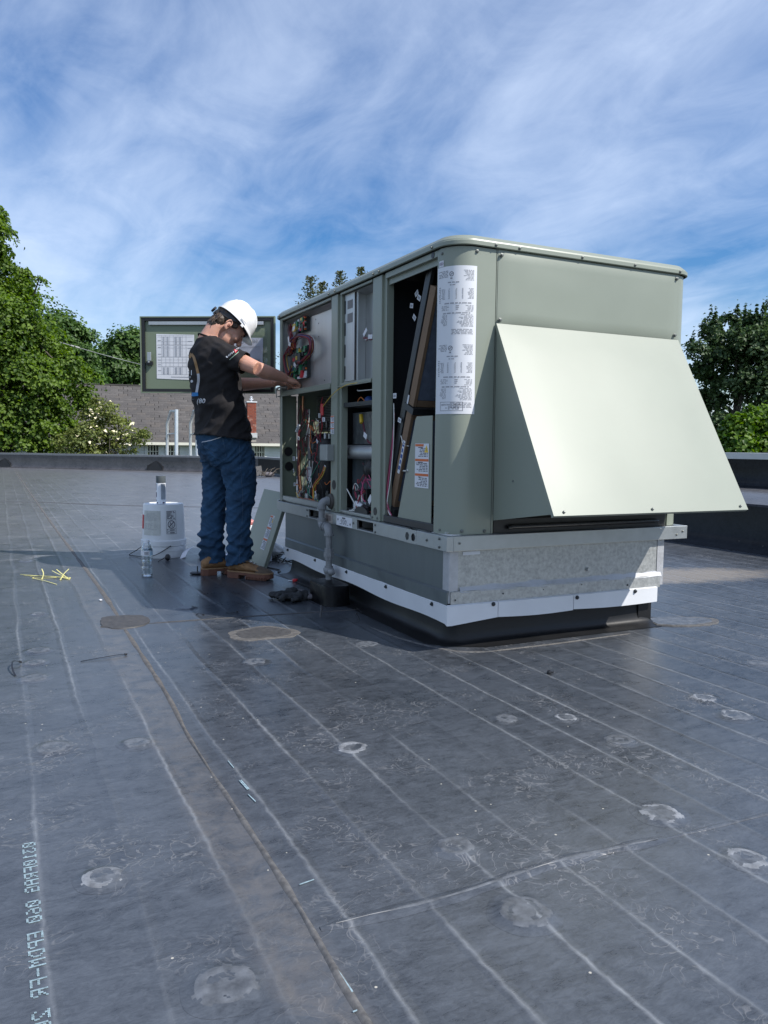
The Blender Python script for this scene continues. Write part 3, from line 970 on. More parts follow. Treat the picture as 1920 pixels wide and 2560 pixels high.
dog = tree('dogwood_tree', 'pale leafy dogwood with cream blossoms in front of the house', B([(270, 1030, 26), (235, 1050, 34), (285, 1062, 34), (215, 1090, 46), (270, 1095, 44), (320, 1100, 28), (345, 1090, 18), (245, 1010, 14), (300, 1125, 40), (190, 1120, 50), (360, 1085, 10), (240, 1130, 40)], 31, .5), gnd(260, 31), 130, 6200, .115, L_DOG, 14, flat=.45, cr=.34, trunk_r=.09)
rs = np.random.default_rng(5)
bl = B([(255, 1040, 40), (225, 1085, 50), (290, 1080, 50), (250, 1110, 60)], 30.7)
P_ = np.concatenate([np.array(c) + rs.normal(size=(26, 3)) * r * .55 for c, r in bl])
leaf_mesh('blossom', P_, rs.normal(size=P_.shape) * .4 + np.array([0, -.3, 1]), .15, rs, mat('cream blossom', (0.72, 0.66, 0.45), 0.7, 0, 0.1), dog)['kind'] = 'stuff'
tree('maple_tree', 'tall dark green maple with upright tufts behind the right parapet', B([(1790, 815, 24), (1775, 850, 32), (1830, 800, 20), (1835, 845, 34), (1885, 800, 22), (1880, 850, 40), (1745, 880, 22), (1790, 895, 44), (1850, 905, 46), (1910, 890, 60), (1740, 925, 20), (1775, 950, 42), (1840, 960, 44), (1900, 955, 50), (1770, 1010, 40), (1790, 1075, 50), (1905, 1000, 34), (1960, 850, 90), (1980, 980, 110), (2060, 900, 120), (1740, 1080, 60)], 27, .6), gnd(1850, 27.5), 430, 52000, .125, L_RIGHT, 15, spiky=.5, cr=.32, trunk_r=.25)
tree('maple_tree', 'low bright green maple just above the right parapet coping', B([(1850, 1062, 26), (1885, 1040, 24), (1900, 1070, 36), (1840, 1100, 32), (1890, 1110, 44), (1950, 1075, 60), (1820, 1120, 30), (1980, 1120, 60)], 23, .4), gnd(1900, 23), 120, 8000, .15, L_LOW, 16, flat=.4, droop=.2, cr=.34, trunk_r=.12)
tree('maple_tree', 'shadowed leafy tree closing the gap behind the house on the left', B([(60, 930, 120), (200, 1000, 60), (-100, 900, 160), (120, 1060, 90)], 52), gnd(60, 52), 120, 7000, .34, L_MID, 17, 'round maples behind the house')


def spruce(px, py, depth, h, seed, label):
    rs = np.random.default_rng(seed)
    tip = at(px, py, depth)
    o = thing('spruce_tree', (tip.x, tip.y, GZ), label, 'tree', 'spruces behind the unit')
    P, N = [], []
    for k in range(95):
        f = (k / 95) ** 1.15
        z = tip.z - .1 - f * h
        L = (.34 + 3.2 * f) * rs.uniform(.55, 1.15)
        a = k * 2.39996 + rs.uniform(-.2, .2)
        n = int(22 + 46 * f)
        t = rs.uniform(0.1, 1, n)
        r = L * t
        w = rs.normal(size=(n, 3)) * np.array([.10, .10, .07]) * (.6 + f)
        P.append(np.stack([tip.x + math.cos(a) * r, tip.y + math.sin(a) * r, z + .34 * t * t * L + .05], 1) + w)
        N.append(rs.normal(size=(n, 3)) * .5 + np.array([0, 0, 1]))
    leaf_mesh('crown', np.concatenate(P), np.concatenate(N), .15, rs, L_SPR, o, .1)
    G().tube([(tip.x, tip.y, GZ), tuple(tip - V((0, 0, .1)))], [.22, .02], 8).build('trunk', BARK, o, 60)


spruce(776, 692, 58, 8, 31, 'spruce with the leftmost pointed tip over the unit top')
spruce(805, 706, 61, 7, 32, 'small spruce between the two taller ones over the unit top')
spruce(850, 678, 58, 8, 33, 'spruce with the tallest tip over the unit top')
spruce(903, 668, 64, 8, 34, 'spruce mostly hidden by the unit top, rightmost of its row')

# ------------------------------------------------------------------ rooftop unit
XL, XR, YN, YF = 1.70, 3.06, 2.86, 5.19
ZB, ZT = 0.484, 1.705
CR = 0.11
unit = thing('rooftop_unit', (2.36, 4.02, 0.42), 'large sage green rooftop heating and cooling unit with open doors and a sloping rain hood', 'rooftop unit')


def rrect(x0, x1, y0, y1, r, n=7):
    out = []
    for cx, cy, a0 in ((x1 - r, y1 - r, 0), (x0 + r, y1 - r, 90), (x0 + r, y0 + r, 180), (x1 - r, y0 + r, 270)):
        for k in range(n + 1):
            a = math.radians(a0 + 90 * k / n)
            out.append((cx + r * math.cos(a), cy + r * math.sin(a)))
    return out


def arc_post(corner, l1, l2, z0, z1, th=0.004):
    """sheet-metal corner post: straight run, quarter round, straight run"""
    sx = 1 if corner[0] == 'l' else -1          # direction from corner into the unit along x
    sy = 1 if corner[1] == 'n' else -1
    x = XL if corner[0] == 'l' else XR
    y = YN if corner[1] == 'n' else YF
    cx, cy = x + sx * CR, y + sy * CR

    def path(off):
        p = [(cx + sx * l1, y + sy * off)] if l1 else []
        for k in range(11):
            a = math.radians(90 * k / 10)
            p.append((cx - sx * (CR - off) * math.sin(a), cy - sy * (CR - off) * math.cos(a)))
        if l2:
            p.append((x + sx * off, cy + sy * l2))
        return p
    outl = path(0) + path(th)[::-1]
    return G().loft([[(a, b, z0) for a, b in outl], [(a, b, z1) for a, b in outl]])


# --- base rail with fork pockets
g = G()
rz0, rz1 = 0.418, 0.482
rx, ry = 1.675, 2.832
rails = [(2.83, 3.100), (3.215, 3.556), (3.76, 4.288), (4.482, 5.06)]
for a, b in rails:
    g.box(rx, rx + .035, a, b, rz0, rz1)
for a, b in ((3.556, 3.76), (4.288, 4.482)):
    g.box(rx, rx + .035, a, b, rz0, rz0 + .008)
    g.box(rx, rx + .035, a, b, rz1 - .010, rz1)
    g.box(rx + .01, 2.9, a - .004, a, rz0 + .009, rz1 - .011)
    g.box(rx + .01, 2.9, b, b + .004, rz0 + .009, rz1 - .011)
# round holes near the corner
for yc in (3.187, 3.128):
    pass
sec = [(3.100, 3.215)]
bm = bmesh.new()
outer = [bm.verts.new((rx, y, z)) for y, z in ((3.100, rz0), (3.215, rz0), (3.215, rz1), (3.100, rz1))]
ed = [bm.edges.new((outer[i], outer[(i + 1) % 4])) for i in range(4)]
for yc in (3.187, 3.128):
    ring = [bm.verts.new((rx, yc + .0185 * math.cos(t), .448 + .0185 * math.sin(t))) for t in [2 * math.pi * k / 16 for k in range(16)]]
    ed += [bm.edges.new((ring[i], ring[(i + 1) % 16])) for i in range(16)]
bmesh.ops.triangle_fill(bm, edges=ed, use_beauty=True)
bm.verts.index_update()
i0 = len(g.v)
g.v += [tuple(v.co) for v in bm.verts]
g.f += [tuple(i0 + v.index for v in f.verts) for f in bm.faces]
bm.free()
g.box(rx + .05, rx + .055, 3.06, 3.25, rz0, rz1)
g.box(rx + .0355, 3.062, ry, ry + .035, rz0, rz1)
g.box(rx, rx + .035, 2.8 + .032, 2.8301, rz0, rz1) if False else None
g.box(3.027, 3.062, ry + .036, 5.2, rz0, rz1)
g.box(rx + .036, 3.02, 5.165, 5.2, rz0, rz1)
g.build('base_rail', GALV, unit, bevel=.002)
rail = [c for c in unit.children if c.name.startswith('base_rail')][0]
g = G()
for p in ((rx - .001, 3.0, .45), (rx - .001, 2.89, .468), (rx - .001, 2.89, .432), (rx - .001, 3.53, .466), (rx - .001, 3.53, .43), (rx - .001, 3.80, .45), (rx - .001, 4.50, .466), (rx - .001, 4.50, .43)):
    G().lathe([(.006, 0), (.006, .003), (.003, .005)], p, (-1, 0, 0), 8).build('rivet', SCREW, rail)
for p in ((1.74, ry - .001, .452), (3.03, ry - .001, .455), (2.99, ry - .001, .44)):
    G().lathe([(.005, 0), (.005, .003), (.002, .005)], p, (0, -1, 0), 8).build('rivet', SCREW, rail)

# --- floor pan, dividers, rear walls (dark inside)
G().box(1.715, 3.0, 2.9, 5.16, .484, .494).build('floor_pan', GALV, unit)
G().box(3.046, 3.056, 2.975, 5.075, .495, 1.69).build('rear_panel', PAINT, unit)
g = G()
g.box(1.725, 3.0, 3.565, 3.575, .496, 1.69)
g.box(1.80, 3.0, 4.245, 4.255, .496, 1.69)
g.box(2.95, 2.96, 2.95, 3.56, .496, 1.69)
g.box(2.2, 2.21, 3.58, 4.12, .496, 1.69)
g.box(1.74, 2.95, 2.925, 2.935, .60, 1.69)
g.build('divider', BLACK_M, unit)
g = G()
g.box(1.715, 1.818, 5.098, 5.104, .495, 1.19)
g.box(1.826, 1.834, 5.075, 5.098, .495, 1.19)
g.box(1.83, 3.0, 5.090, 5.096, .495, 1.69)
for y_, z_ in ((1.760, .815), (1.765, .715)):
    g.lathe([(.030, 0), (.034, .003), (.036, 0)], (y_, 5.0975, z_), (0, -1, 0), 20)
g.build('end_panel', PAINT_D, unit)
g = G()
for x_, z_, r_ in ((1.760, .815, .030), (1.765, .715, .029), (1.872, .674, .028)):
    g.lathe([(r_, 0), (r_, .002)], (x_, 5.0965 if x_ < 1.83 else 5.0895, z_), (0, -1, 0), 20)
g.build('knockout', BLACK, unit)

# --- top cap: rolled lip, chamfer, flat sheet with the condenser fan opening
g = G()
prof = [(0.010, 1.697), (0.016, 1.700), (0.016, 1.715), (0.011, 1.718), (0.009, 1.724), (-0.010, 1.742), (-0.03, 1.746)]
rings = []
for off, z in prof:
    rings.append([(x, y, z) for x, y in rrect(XL - off, XR + off, YN - off, YF + off, CR + off * .6, 9)])
g.loft(rings, False)
bm = bmesh.new()
ov = [bm.verts.new(p) for p in rings[-1]]
ed = [bm.edges.new((ov[i], ov[(i + 1) % len(ov)])) for i in range(len(ov))]
FC, FR = V((2.44, 4.35, 1.746)), 0.26
iv = [bm.verts.new((FC.x + FR * math.cos(2 * math.pi * k / 36), FC.y + FR * math.sin(2 * math.pi * k / 36), 1.746)) for k in range(36)]
ed += [bm.edges.new((iv[i], iv[(i + 1) % 36])) for i in range(36)]
bmesh.ops.triangle_fill(bm, edges=ed, use_beauty=True)
bm.verts.index_update()
i0 = len(g.v)
g.v += [tuple(v.co) for v in bm.verts]
g.f += [tuple(i0 + v.index for v in f.verts) for f in bm.faces]
bm.free()
g.loft([[(FC.x + FR * math.cos(2 * math.pi * k / 36), FC.y + FR * math.sin(2 * math.pi * k / 36), z) for k in range(36)] for z in (1.746, 1.68)], False)
cap = g.build('top_cap', PAINT, unit, 28)
g = G()
for k in range(7):
    r = .04 + .042 * k
    g.tube([FC + V((r * math.cos(t), r * math.sin(t), .012)) for t in [2 * math.pi * j / 24 for j in range(25)]], .003, 4)
for k in range(8):
    a = math.pi * k / 8
    g.tube([FC + V((.32 * math.cos(a), .32 * math.sin(a), .006)), FC + V((-.32 * math.cos(a), -.32 * math.sin(a), .006))], .003, 4)
g.build('fan_grille', BLACK, cap)
g = G()
for p, ax in ([((x, YN - .017, 1.708), (0, -1, 0)) for x in (1.90, 2.02, 2.36, 2.67, 2.955)] + [((XL - .017, y, 1.708), (-1, 0, 0)) for y in (3.01, 3.535, 3.60, 4.10, 4.19, 5.06)]):
    G().lathe([(.007, 0), (.007, .0015), (.0045, .002), (.0045, .005), (.0025, .006)], p, ax, 8).build('screw', SCREW, cap, 40)

# --- posts
pn = arc_post('ln', 0.103, 0.0, ZB, 1.694).build('corner_post', PAINT, unit, 30)
g = G()
for p, ax in (((1.816, YN - .001, 1.676), (0, -1, 0)), ((1.771, YN + .006, .50), (-.35, -1, 0)), ((1.881, YN - .001, .497), (0, -1, 0)), ((1.708, 2.94, .50), (-1, -.25, 0)), ((1.704, 2.952, 1.672), (-1, -.2, 0))):
    G().lathe([(.008, 0), (.008, .002), (.0055, .003), (.0055, .007), (.003, .008)], p, ax, 8).build('screw', SCREW, pn, 40)
arc_post('lf', 0.0, 0.028, ZB, 1.694).build('corner_post', PAINT, unit, 30)
arc_post('rn', 0.0, 0.0, ZB, 1.694).build('corner_post', PAINT, unit, 30)
arc_post('rf', 0.0, 0.0, ZB, 1.694).build('corner_post', PAINT, unit, 30)
G().box(2.942, 2.956, 2.866, 2.90, ZB, 1.37).build('door_jamb', PAINT, unit)
G().box(1.917, 1.925, 2.861, 2.885, ZB, 1.70).build('door_jamb', PAINT, unit)
g = G()
g.box(XL + .001, XL + .022, 2.972, 2.990, ZB, 1.694)
g.box(XL + .022, XL + .05, 2.972, 2.976, ZB, 1.694)
g.build('door_jamb', PAINT, unit, bevel=.0015)
for y0, y1 in ((4.062, 4.198), (3.500, 3.648)):
    g = G()
    g.box(XL, XL + .004, y0 + .036, y1 - .012, ZB, 1.694)
    g.box(XL + .012, XL + .016, y0, y0 + .036, ZB, 1.694)
    g.box(XL, XL + .0165, y0 + .032, y0 + .0358, ZB, 1.694)
    g.box(XL + .012, XL + .016, y1 - .012, y1, ZB, 1.694)
    g.box(XL + .0165, XL + .05, y0, y0 + .003, ZB, 1.694)
    g.box(XL + .0165, XL + .05, y1 - .003, y1, ZB, 1.694)
    mu = g.build('mullion', PAINT, unit, bevel=.0012)
    g = G()
    for z in (.497,):
        for yy in (y0 + .06, y1 - .03):
            G().lathe([(.007, 0), (.007, .002), (.004, .006)], (XL - .0005, yy, z), (-1, 0, 0), 8).build('screw', SCREW, mu)
G().lathe([(.027, 0), (.027, .0015)], (XL - .0004, 4.135, .637), (-1, 0, 0), 20).lathe([(.02, 0), (.02, .0015)], (XL - .0004, 3.585, .530), (-1, 0, 0), 20).build('knockout', BLACK, unit)
g = G()
g.box(XL + .001, XL + .02, 2.991, 3.498, 1.668, 1.694)
g.box(XL + .001, XL + .014, 3.65, 4.06, 1.682, 1.694)
g.box(XL + .001, XL + .014, 4.2, 5.05, 1.680, 1.694)
g.box(XL + .021, XL + .026, 2.991, 3.498, 1.640, 1.694)
g.build('header_rail', PAINT, unit, bevel=.0015)
G().lathe([(.013, 0), (.013, .0015)], (XL + .0004, 3.03, 1.682), (-1, 0, 0), 16).build('knockout', BLACK, unit)
g = G()
g.box(XL - .006, XL + .01, 4.20, 5.135, 1.182, 1.189)
g.box(XL - .002, XL + .02, 4.20, 5.06, 1.190, 1.205)
g.box(XL + .004, XL + .03, 4.20, 5.05, 1.206, 1.216)
g.box(XL - .004, XL + .01, 3.65, 4.09, 1.182, 1.188)
g.box(XL - .001, XL + .02, 3.65, 4.06, 1.189, 1.203)
g.build('sill_rail', PAINT, unit, bevel=.0015)
G().box(XL + .002, XL + .03, 2.992, 3.498, .4845, .52).build('threshold_gasket', BLACK, unit, bevel=.004)
G().box(XL + .003, XL + .03, 3.65, 4.06, .4945, .502).box(XL + .003, XL + .03, 4.2, 5.06, .4945, .520).build('threshold_rail', GALV, unit)

# --- right face: upper panel, hood
def oil(u, v, a=.0022, s=3.0, q=0):
    e = min(1, 8 * min(u, 1 - u, v, 1 - v))
    return e * a * (noise.noise(V((u * s, v * s * .6, q))) * 1.5 + .6 * math.sin(math.pi * u) * math.sin(math.pi * v))


PX0, PX1 = 1.922, 2.957
def up(u, v):
    e = 1 if 0 < u < 1 and 0 < v < 1 else 0
    return V((PX0 + (PX1 - PX0) * u, 2.853 - oil(u, v) + (0.0 if e else .006), 1.388 + (1.697 - 1.388) * v))
pf = G().grid(up, 30, 12).build('front_panel', PAINT, unit, 50)
g = G()
for x, z in ((1.935, 1.672), (1.933, 1.402), (2.944, 1.675), (2.944, 1.408)):
    G().lathe([(.009, 0), (.009, .002), (.006, .003), (.006, .008), (.003, .009)], (x, 2.853, z), (0, -1, 0), 8).build('screw', SCREW, pf, 40)
HA, HB, HC, HD = V((1.914, 2.850, 1.386)), V((2.966, 2.850, 1.386)), V((2.958, 2.400, .598)), V((1.893, 2.400, .600))
hn = (HB - HA).cross(HC - HB).normalized()
if hn.y > 0:
    hn = -hn
def hood(u, v):
    p = (HA * (1 - u) + HB * u) * v + (HD * (1 - u) + HC * u) * (1 - v)
    return p + hn * oil(u, v, .003, 2.2, 5)
hd = G()
hd.grid(hood, 30, 30)
for a, b in ((HA, HD), (HB, HC)):
    hd.quad(a, b, b - hn * .016, a - hn * .016)
hd.quad(HD, HC, HC - hn * .016, HD - hn * .016)
hf = hd.build('rain_hood', PAINT, unit, 40)
g = G()
for xx in (1.945, 2.40, 2.915):
    G().lathe([(.006, 0), (.006, .002), (.003, .005)], (xx, 2.405, .614), hn, 8).build('screw', SCREW, hf, 40)
for xa, xb in ((1.920, 1.903), (2.955, 2.950)):
    G().plate([(xa, 2.852, 1.36), (xb, 2.412, .606), (xa + .004, 2.852, .542)], .003).build('hood_cheek', PAINT, hf)
g = G()
for z, yy in ((.72, 2.70), (.76, 2.55)):
    G().lathe([(.005, 0), (.004, .003)], (1.913, yy, z), (-1, 0, 0), 8).build('screw', SCREW, hf)
g = G()
for k in range(150):
    x = 1.93 + 1.02 * k / 149
    g.obox((x, 2.635, .588), (.0012, 0, 0), V((0, .215, -.025)), (0, 0, .0012))
for k in range(34):
    t = k / 33
    g.obox((2.44, 2.42 + .43 * t, .613 - .05 * t), (.51, 0, 0), (0, .0012, 0), (0, 0, .0012))
ms = g.build('mesh_screen', GALV_B, hf)
ms['kind'] = 'stuff'
G().box(1.93, 2.94, 2.862, 2.872, .4845, .545).box(1.93, 2.94, 2.90, 2.905, .4845, 1.37).build('intake_panel', BLACK, unit)
G().tube([(2.0, 2.852, .508), (2.02, 2.846, .512), (2.86, 2.846, .512), (2.88, 2.852, .508)], .010, 10).build('intake_ridge', mat('gloss black', (0.015, 0.016, 0.018), 0.2), unit, 60)

# --- rating label wrapped round the corner post
LR = CR + .0012


def pl(s, z):
    """s = metres along the label from its left edge"""
    a = (s - .012) / CR
    if a < 0:
        return V((XL - .0012, YN + CR - (s - .012), z))
    if a < math.pi / 2:
        return V((XL + CR - LR * math.cos(a), YN + CR - LR * math.sin(a), z))
    return V((XL + CR + (s - .012 - CR * math.pi / 2), YN - .0012, z))


LW, LZ0, LZ1 = .192, .999, 1.615
lab = G().grid(lambda u, v: pl(LW * u, LZ0 + (LZ1 - LZ0) * v), 16, 2).build('rating_label', PAPER, unit, 60)


def pl2(s, z):
    p = pl(s, z)
    q = V((XL + CR, YN + CR, z))
    d = (p - q)
    d.z = 0
    return p + (d.normalized() * .0006)


g = G()
gi = G()
for top in (1.612, 1.305):
    f = lambda s, z, top=top: pl2(.008 + s, top - .30 + z)
    # column blocks of small print, mirrored layout as photographed
    g.prints(lambda u, v: f(u, v + .255), .058, .030, 5, 1 + int(top * 9), .62, 'r', .010)
    g.prints(lambda u, v: f(u + .125, v + .24), .045, .045, 8, 2, .55, 'r', .008)
    g.prints(lambda u, v: f(u + .045, v + .232), .075, .006, 1, 3, .8, 'c', .01)
    g.prints(lambda u, v: f(u + .06, v + .222), .04, .005, 1, 4, .8, 'c', .01)
    for cx, w_, h_, zz_ in ((.006, .012, .07, .15), (.02, .024, .045, .165), (.060, .007, .045, .165), (.092, .007, .045, .165), (.118, .007, .045, .165), (.142, .028, .045, .165)):
        g.prints(lambda u, v: f(u + cx, v + zz_), w_, h_, 9, int(cx * 999), .55, 'r', .008)
    g.prints(lambda u, v: f(u + .03, v + .145), .13, .007, 1, 6, .8, 'r', .012)
    g.prints(lambda u, v: f(u + .02, v + .118), .05, .022, 4, 7, .5, 'c', .01)
    g.prints(lambda u, v: f(u + .09, v + .118), .022, .022, 3, 8, .5, 'c', .01)
    g.prints(lambda u, v: f(u + .125, v + .112), .045, .028, 5, 9, .5, 'r', .01)
    g.prints(lambda u, v: f(u + .02, v + .105), .15, .006, 1, 10, .9, 'c', .012)
    g.prints(lambda u, v: f(u + .022, v + .055), .034, .046, 9, 11, .55, 'r', .01)
    g.prints(lambda u, v: f(u + .10, v + .05), .07, .052, 10, 12, .5, 'r', .01)
    g.prints(lambda u, v: f(u + .03, v + .018), .14, .024, 4, 13, .6, 'r', .012)
    # round approval mark
    gi.grid(lambda u, v: pl2(.082 + .010 * (1 - .25 * v) * math.cos(2 * math.pi * u), top - .030 + .010 * (1 - .25 * v) * math.sin(2 * math.pi * u)), 20, 1)
    gi.quad(*[pl2(.082 + a, top - .030 + b) for a, b in ((-.006, -.002), (-.004, -.004), (.006, .002), (.004, .004))])
    gi.prints(lambda u, v: pl2(.074 + u, top - .052 + v), .016, .007, 2, 3, .6, 'c', .006)
    wt = text_mesh('Packaged Unit')[1]
gi.quad(*[pl2(s, z) for s, z in ((.004, 1.3075), (.188, 1.3075), (.188, 1.309), (.004, 1.309))])
# framed certification mark
for a0, a1, b0, b1 in ((.035, .140, 1.012, 1.0135), (.035, .140, 1.0485, 1.05), (.035, .0365, 1.012, 1.05), (.1385, .140, 1.012, 1.05)):
    gi.grid(lambda u, v: pl2(a0 + (a1 - a0) * u, b0 + (b1 - b0) * v), 8, 1)
gi.text('CERTIFIED', lambda u, v: pl2(.041 + u * .011, 1.034 + v * .011), True)
gi.text('AHRI', lambda u, v: pl2(.1000 + u * .014, 1.034 + v * .014), True)
gi.prints(lambda u, v: pl2(.05 + u, 1.016 + v), .075, .014, 3, 3, .5, 'r', .012)
g.build('small_print', INKL, lab, fixn=False)
gi.build('print', INK, lab, fixn=False)
sl_ = G().grid(lambda u, v: pl2(.012 + .030 * u, 1.6165 + .026 * v), 4, 1).build('flame_sticker', PAPER, unit)
g = G()
for k in range(4):
    a, b = math.pi / 2 * k, math.pi / 2 * (k + 1)
    g.quad(*[pl2(.031 + r * math.cos(t), 1.6295 + r * math.sin(t)) + V((-.0006, -.0004, 0)) for r, t in ((.010, a), (.010, b), (.0082, b), (.0082, a))])
g.quad(*[pl2(.031 + a, 1.6295 + b) + V((-.0006, -.0004, 0)) for a, b in ((-.003, -.004), (.003, -.004), (.002, .001), (0, .005), (-.002, .001))])
g.prints(lambda u, v: pl2(.0135 + u, 1.622 + v) + V((-.0006, -.0004, 0)), .009, .014, 3, 1, .6, 'r', .004)
g.build('print', mat('purple ink', (0.12, 0.05, 0.14), 0.6), sl_, fixn=False)


def warn_label(name, fn, w, h, parent, tri=True, seed=0):
    """white label of three orange-headed warning blocks; fn(u, v, lift)"""
    o = G().quad(fn(0, 0, .001), fn(w, 0, .001), fn(w, h, .001), fn(0, h, .001)).build(name, PAPER, parent, fixn=False)
    go, gk = G(), G()
    for k in range(3):
        z1 = h * (1 - k / 3) - h * .012
        go.quad(*[fn(u, v, .0016) for u, v in ((w * .02, z1 - h * .055), (w * .98 if k or not tri else w * .62, z1 - h * .055), (w * .98 if k or not tri else w * .62, z1), (w * .02, z1))])
        gk.prints(lambda u, v: fn(w * .2 + u, z1 - h * .09 + v, .0016), w * .4, h * .022, 1, seed + k, .9, 'c', w * .2)
        gk.prints(lambda u, v: fn(w * .06 + u, h * (2 - k) / 3 + h * .02 + v, .0016), w * .86, h * .21, 6, seed + 9 + k, .5, 'r', w * .12)
    go.build('warning_bar', ORANGE, o, fixn=False)
    gk.build('print', INK, o, fixn=False)
    if tri:
        gt = G().quad(fn(w * .68, h * .80, .0018), fn(w * .96, h * .80, .0018), fn(w * .82, h * .97, .0018))
        gt.build('warning_triangle', YELLOW, o, fixn=False)
        G().quad(*[fn(u * w, v * h, .0022) for u, v in ((.80, .83), (.83, .83), (.85, .87), (.815, .88), (.835, .925), (.79, .87), (.82, .865))]).build('bolt_mark', INK, o, fixn=False)
    return o


# --- left face, opening 3: filter rack and loose cover plate
fl = lambda c, a, b, n: (V(c), V(a), V(b), n)
T0, T1 = V((1.755, 3.165, 1.665)), V((1.755, 3.585, .575))
dv = (T1 - T0).normalized()
nv = V((0, -dv.z, dv.y)) if -dv.z > 0 else V((0, dv.z, -dv.y))   # towards the near corner
nv = V((0, -abs(dv.z), -abs(dv.y)))
rackl = (T1 - T0).length
mid = (T0 + T1) / 2
xx = V((.55, 0, 0))
rack = G().obox(mid + V((.55, 0, 0)), xx, dv * (rackl / 2), nv * .016).build('filter_rack', BLACK, unit, bevel=.004)
G().obox(mid + V((.005, 0, 0)) + nv * .030, (.010, 0, 0), dv * (rackl / 2), nv * .012).build('rack_channel', DARKSTEEL, rack, bevel=.002)
for a, b in ((.06, .535), (.565, .985)):
    L = (b - a) * rackl
    c = T0 + dv * (rackl * (a + b) / 2) + nv * .075
    g = G()
    g.obox(c + V((.008, 0, 0)), (.008, 0, 0), dv * (L / 2), nv * .026)
    for s_ in (-1, 1):
        g.obox(c + V((.50, 0, 0)) + dv * (s_ * (L / 2 - .015)), (.48, 0, 0), dv * .015, nv * .026)
    fb = g.build('filter', BROWN, unit)
    G().obox(c + V((.50, 0, 0)) + nv * .004, (.48, 0, 0), dv * (L / 2 - .032), nv * .018).build('filter_media', MEDIA, fb)
c = T0 + dv * (rackl * .55) + nv * .075
G().obox(c + V((.3, 0, 0)), (.31, 0, 0), dv * .015, nv * .05).build('rack_channel', DARKSTEEL, rack)
c = T0 + dv * (rackl * 1.0) + nv * .08
G().obox(c + V((.3, 0, 0)), (.31, 0, 0), dv * .02, nv * .05).build('rack_channel', DARKSTEEL, rack)
c = T0 + dv * (rackl * .76) + nv * .082
fs = G().obox(c + V((-.0012, 0, 0)), (.0008, 0, 0), dv * .085, nv * .011).build('filter_sticker', PAPER, rack)
g = G()
for k in range(5):
    g.obox(c + V((-.0026, 0, 0)) + dv * (-.065 + .03 * k), (.0004, 0, 0), dv * .010, nv * (.006 if k % 2 else .008))
g.build('print', mat('blue ink', (0.03, 0.08, 0.3), 0.6), fs)
for q, s_ in ((.52, .022), (.955, .022)):
    c = T0 + dv * (rackl * q) + nv * .045
    G().obox(c + V((-.004, 0, 0)), (.0008, 0, 0), dv * s_, nv * .008).build('tag', PAPER, rack)
# cover plate
CX = 1.716
cp = G().plate([(CX, 3.033, .508), (CX, 3.033, .996), (CX, 3.178, .996), (CX, 3.190, .985), (CX, 3.362, .508)][::-1], .004).build('cover_plate', PAINT, unit, bevel=.001)
warn_label('warning_label', lambda u, v, k: V((CX - k - .0052, 3.185 - u, .673 + v)), .130, .200, cp, True, 5)
G().lathe([(.008, 0), (.008, .004), (.004, .006), (.004, .012)], (CX - .001, 3.262, .745), (-1, 0, 0), 8).tube([(CX - .01, 3.262, .745), (CX - .014, 3.285, .745)], .004, 6).build('latch', GALV_B, cp)


def wire(name, col, pts, r, parent, n=6, sm=6):
    return G().tube(spline(pts, sm), r, n).build(name, WIRE_C[col], parent, 180)


wire('wire', 'maroon', [(1.74, 3.47, .95), (1.725, 3.475, .80), (1.72, 3.50, .65), (1.72, 3.49, .55), (1.73, 3.46, .505)], .003, unit)
wire('wire', 'white', [(1.75, 3.49, 1.07), (1.735, 3.455, 1.0), (1.735, 3.46, .86), (1.73, 3.475, .70), (1.722, 3.495, .56), (1.73, 3.44, .505)], .003, unit)
wire('wire', 'pink', [(1.74, 3.46, 1.02), (1.73, 3.462, .85), (1.725, 3.50, .60), (1.73, 3.45, .51)], .003, unit)
wire('wire', 'white', [(1.76, 3.44, .93), (1.75, 3.40, .90), (1.75, 3.38, .87), (1.77, 3.36, .86)], .0025, unit)
wire('wire', 'yellow', [(1.95, 3.35, 1.55), (1.93, 3.36, 1.50), (1.92, 3.33, 1.44), (1.93, 3.30, 1.42)], .003, unit)
wire('wire', 'white', [(1.95, 3.44, 1.62), (1.93, 3.44, 1.52), (1.92, 3.43, 1.46)], .003, unit)
wire('wire', 'blue', [(1.93, 3.36, 1.46), (1.92, 3.31, 1.42), (1.94, 3.27, 1.39)], .004, unit)
G().sph((1.90, 3.44, 1.02), .055).build('actuator', BLACK, unit, 60)
for (y, z, a, w_) in ((3.41, 1.535, .2, .02), (3.335, 1.56, .5, .022), (3.38, 1.475, .7, .020), (3.36, 1.585, -.5, .02), (3.405, .985, .3, .020), (3.46, 1.105, .02, .022)):
    w_ *= .8
    c = V((1.80 if z > 1.2 else 1.74, y, z))
    tg = G().obox(c, (.0005, 0, 0), V((0, math.cos(a), math.sin(a))) * w_, V((0, -math.sin(a), math.cos(a))) * (w_ * .7)).build('tag', PAPER, unit)
    G().obox(c + V((-.0012, 0, 0)), (.0003, 0, 0), V((0, math.cos(a), math.sin(a))) * w_ * .6, V((0, -math.sin(a), math.cos(a))) * (w_ * .35)).build('print', INKL, tg)

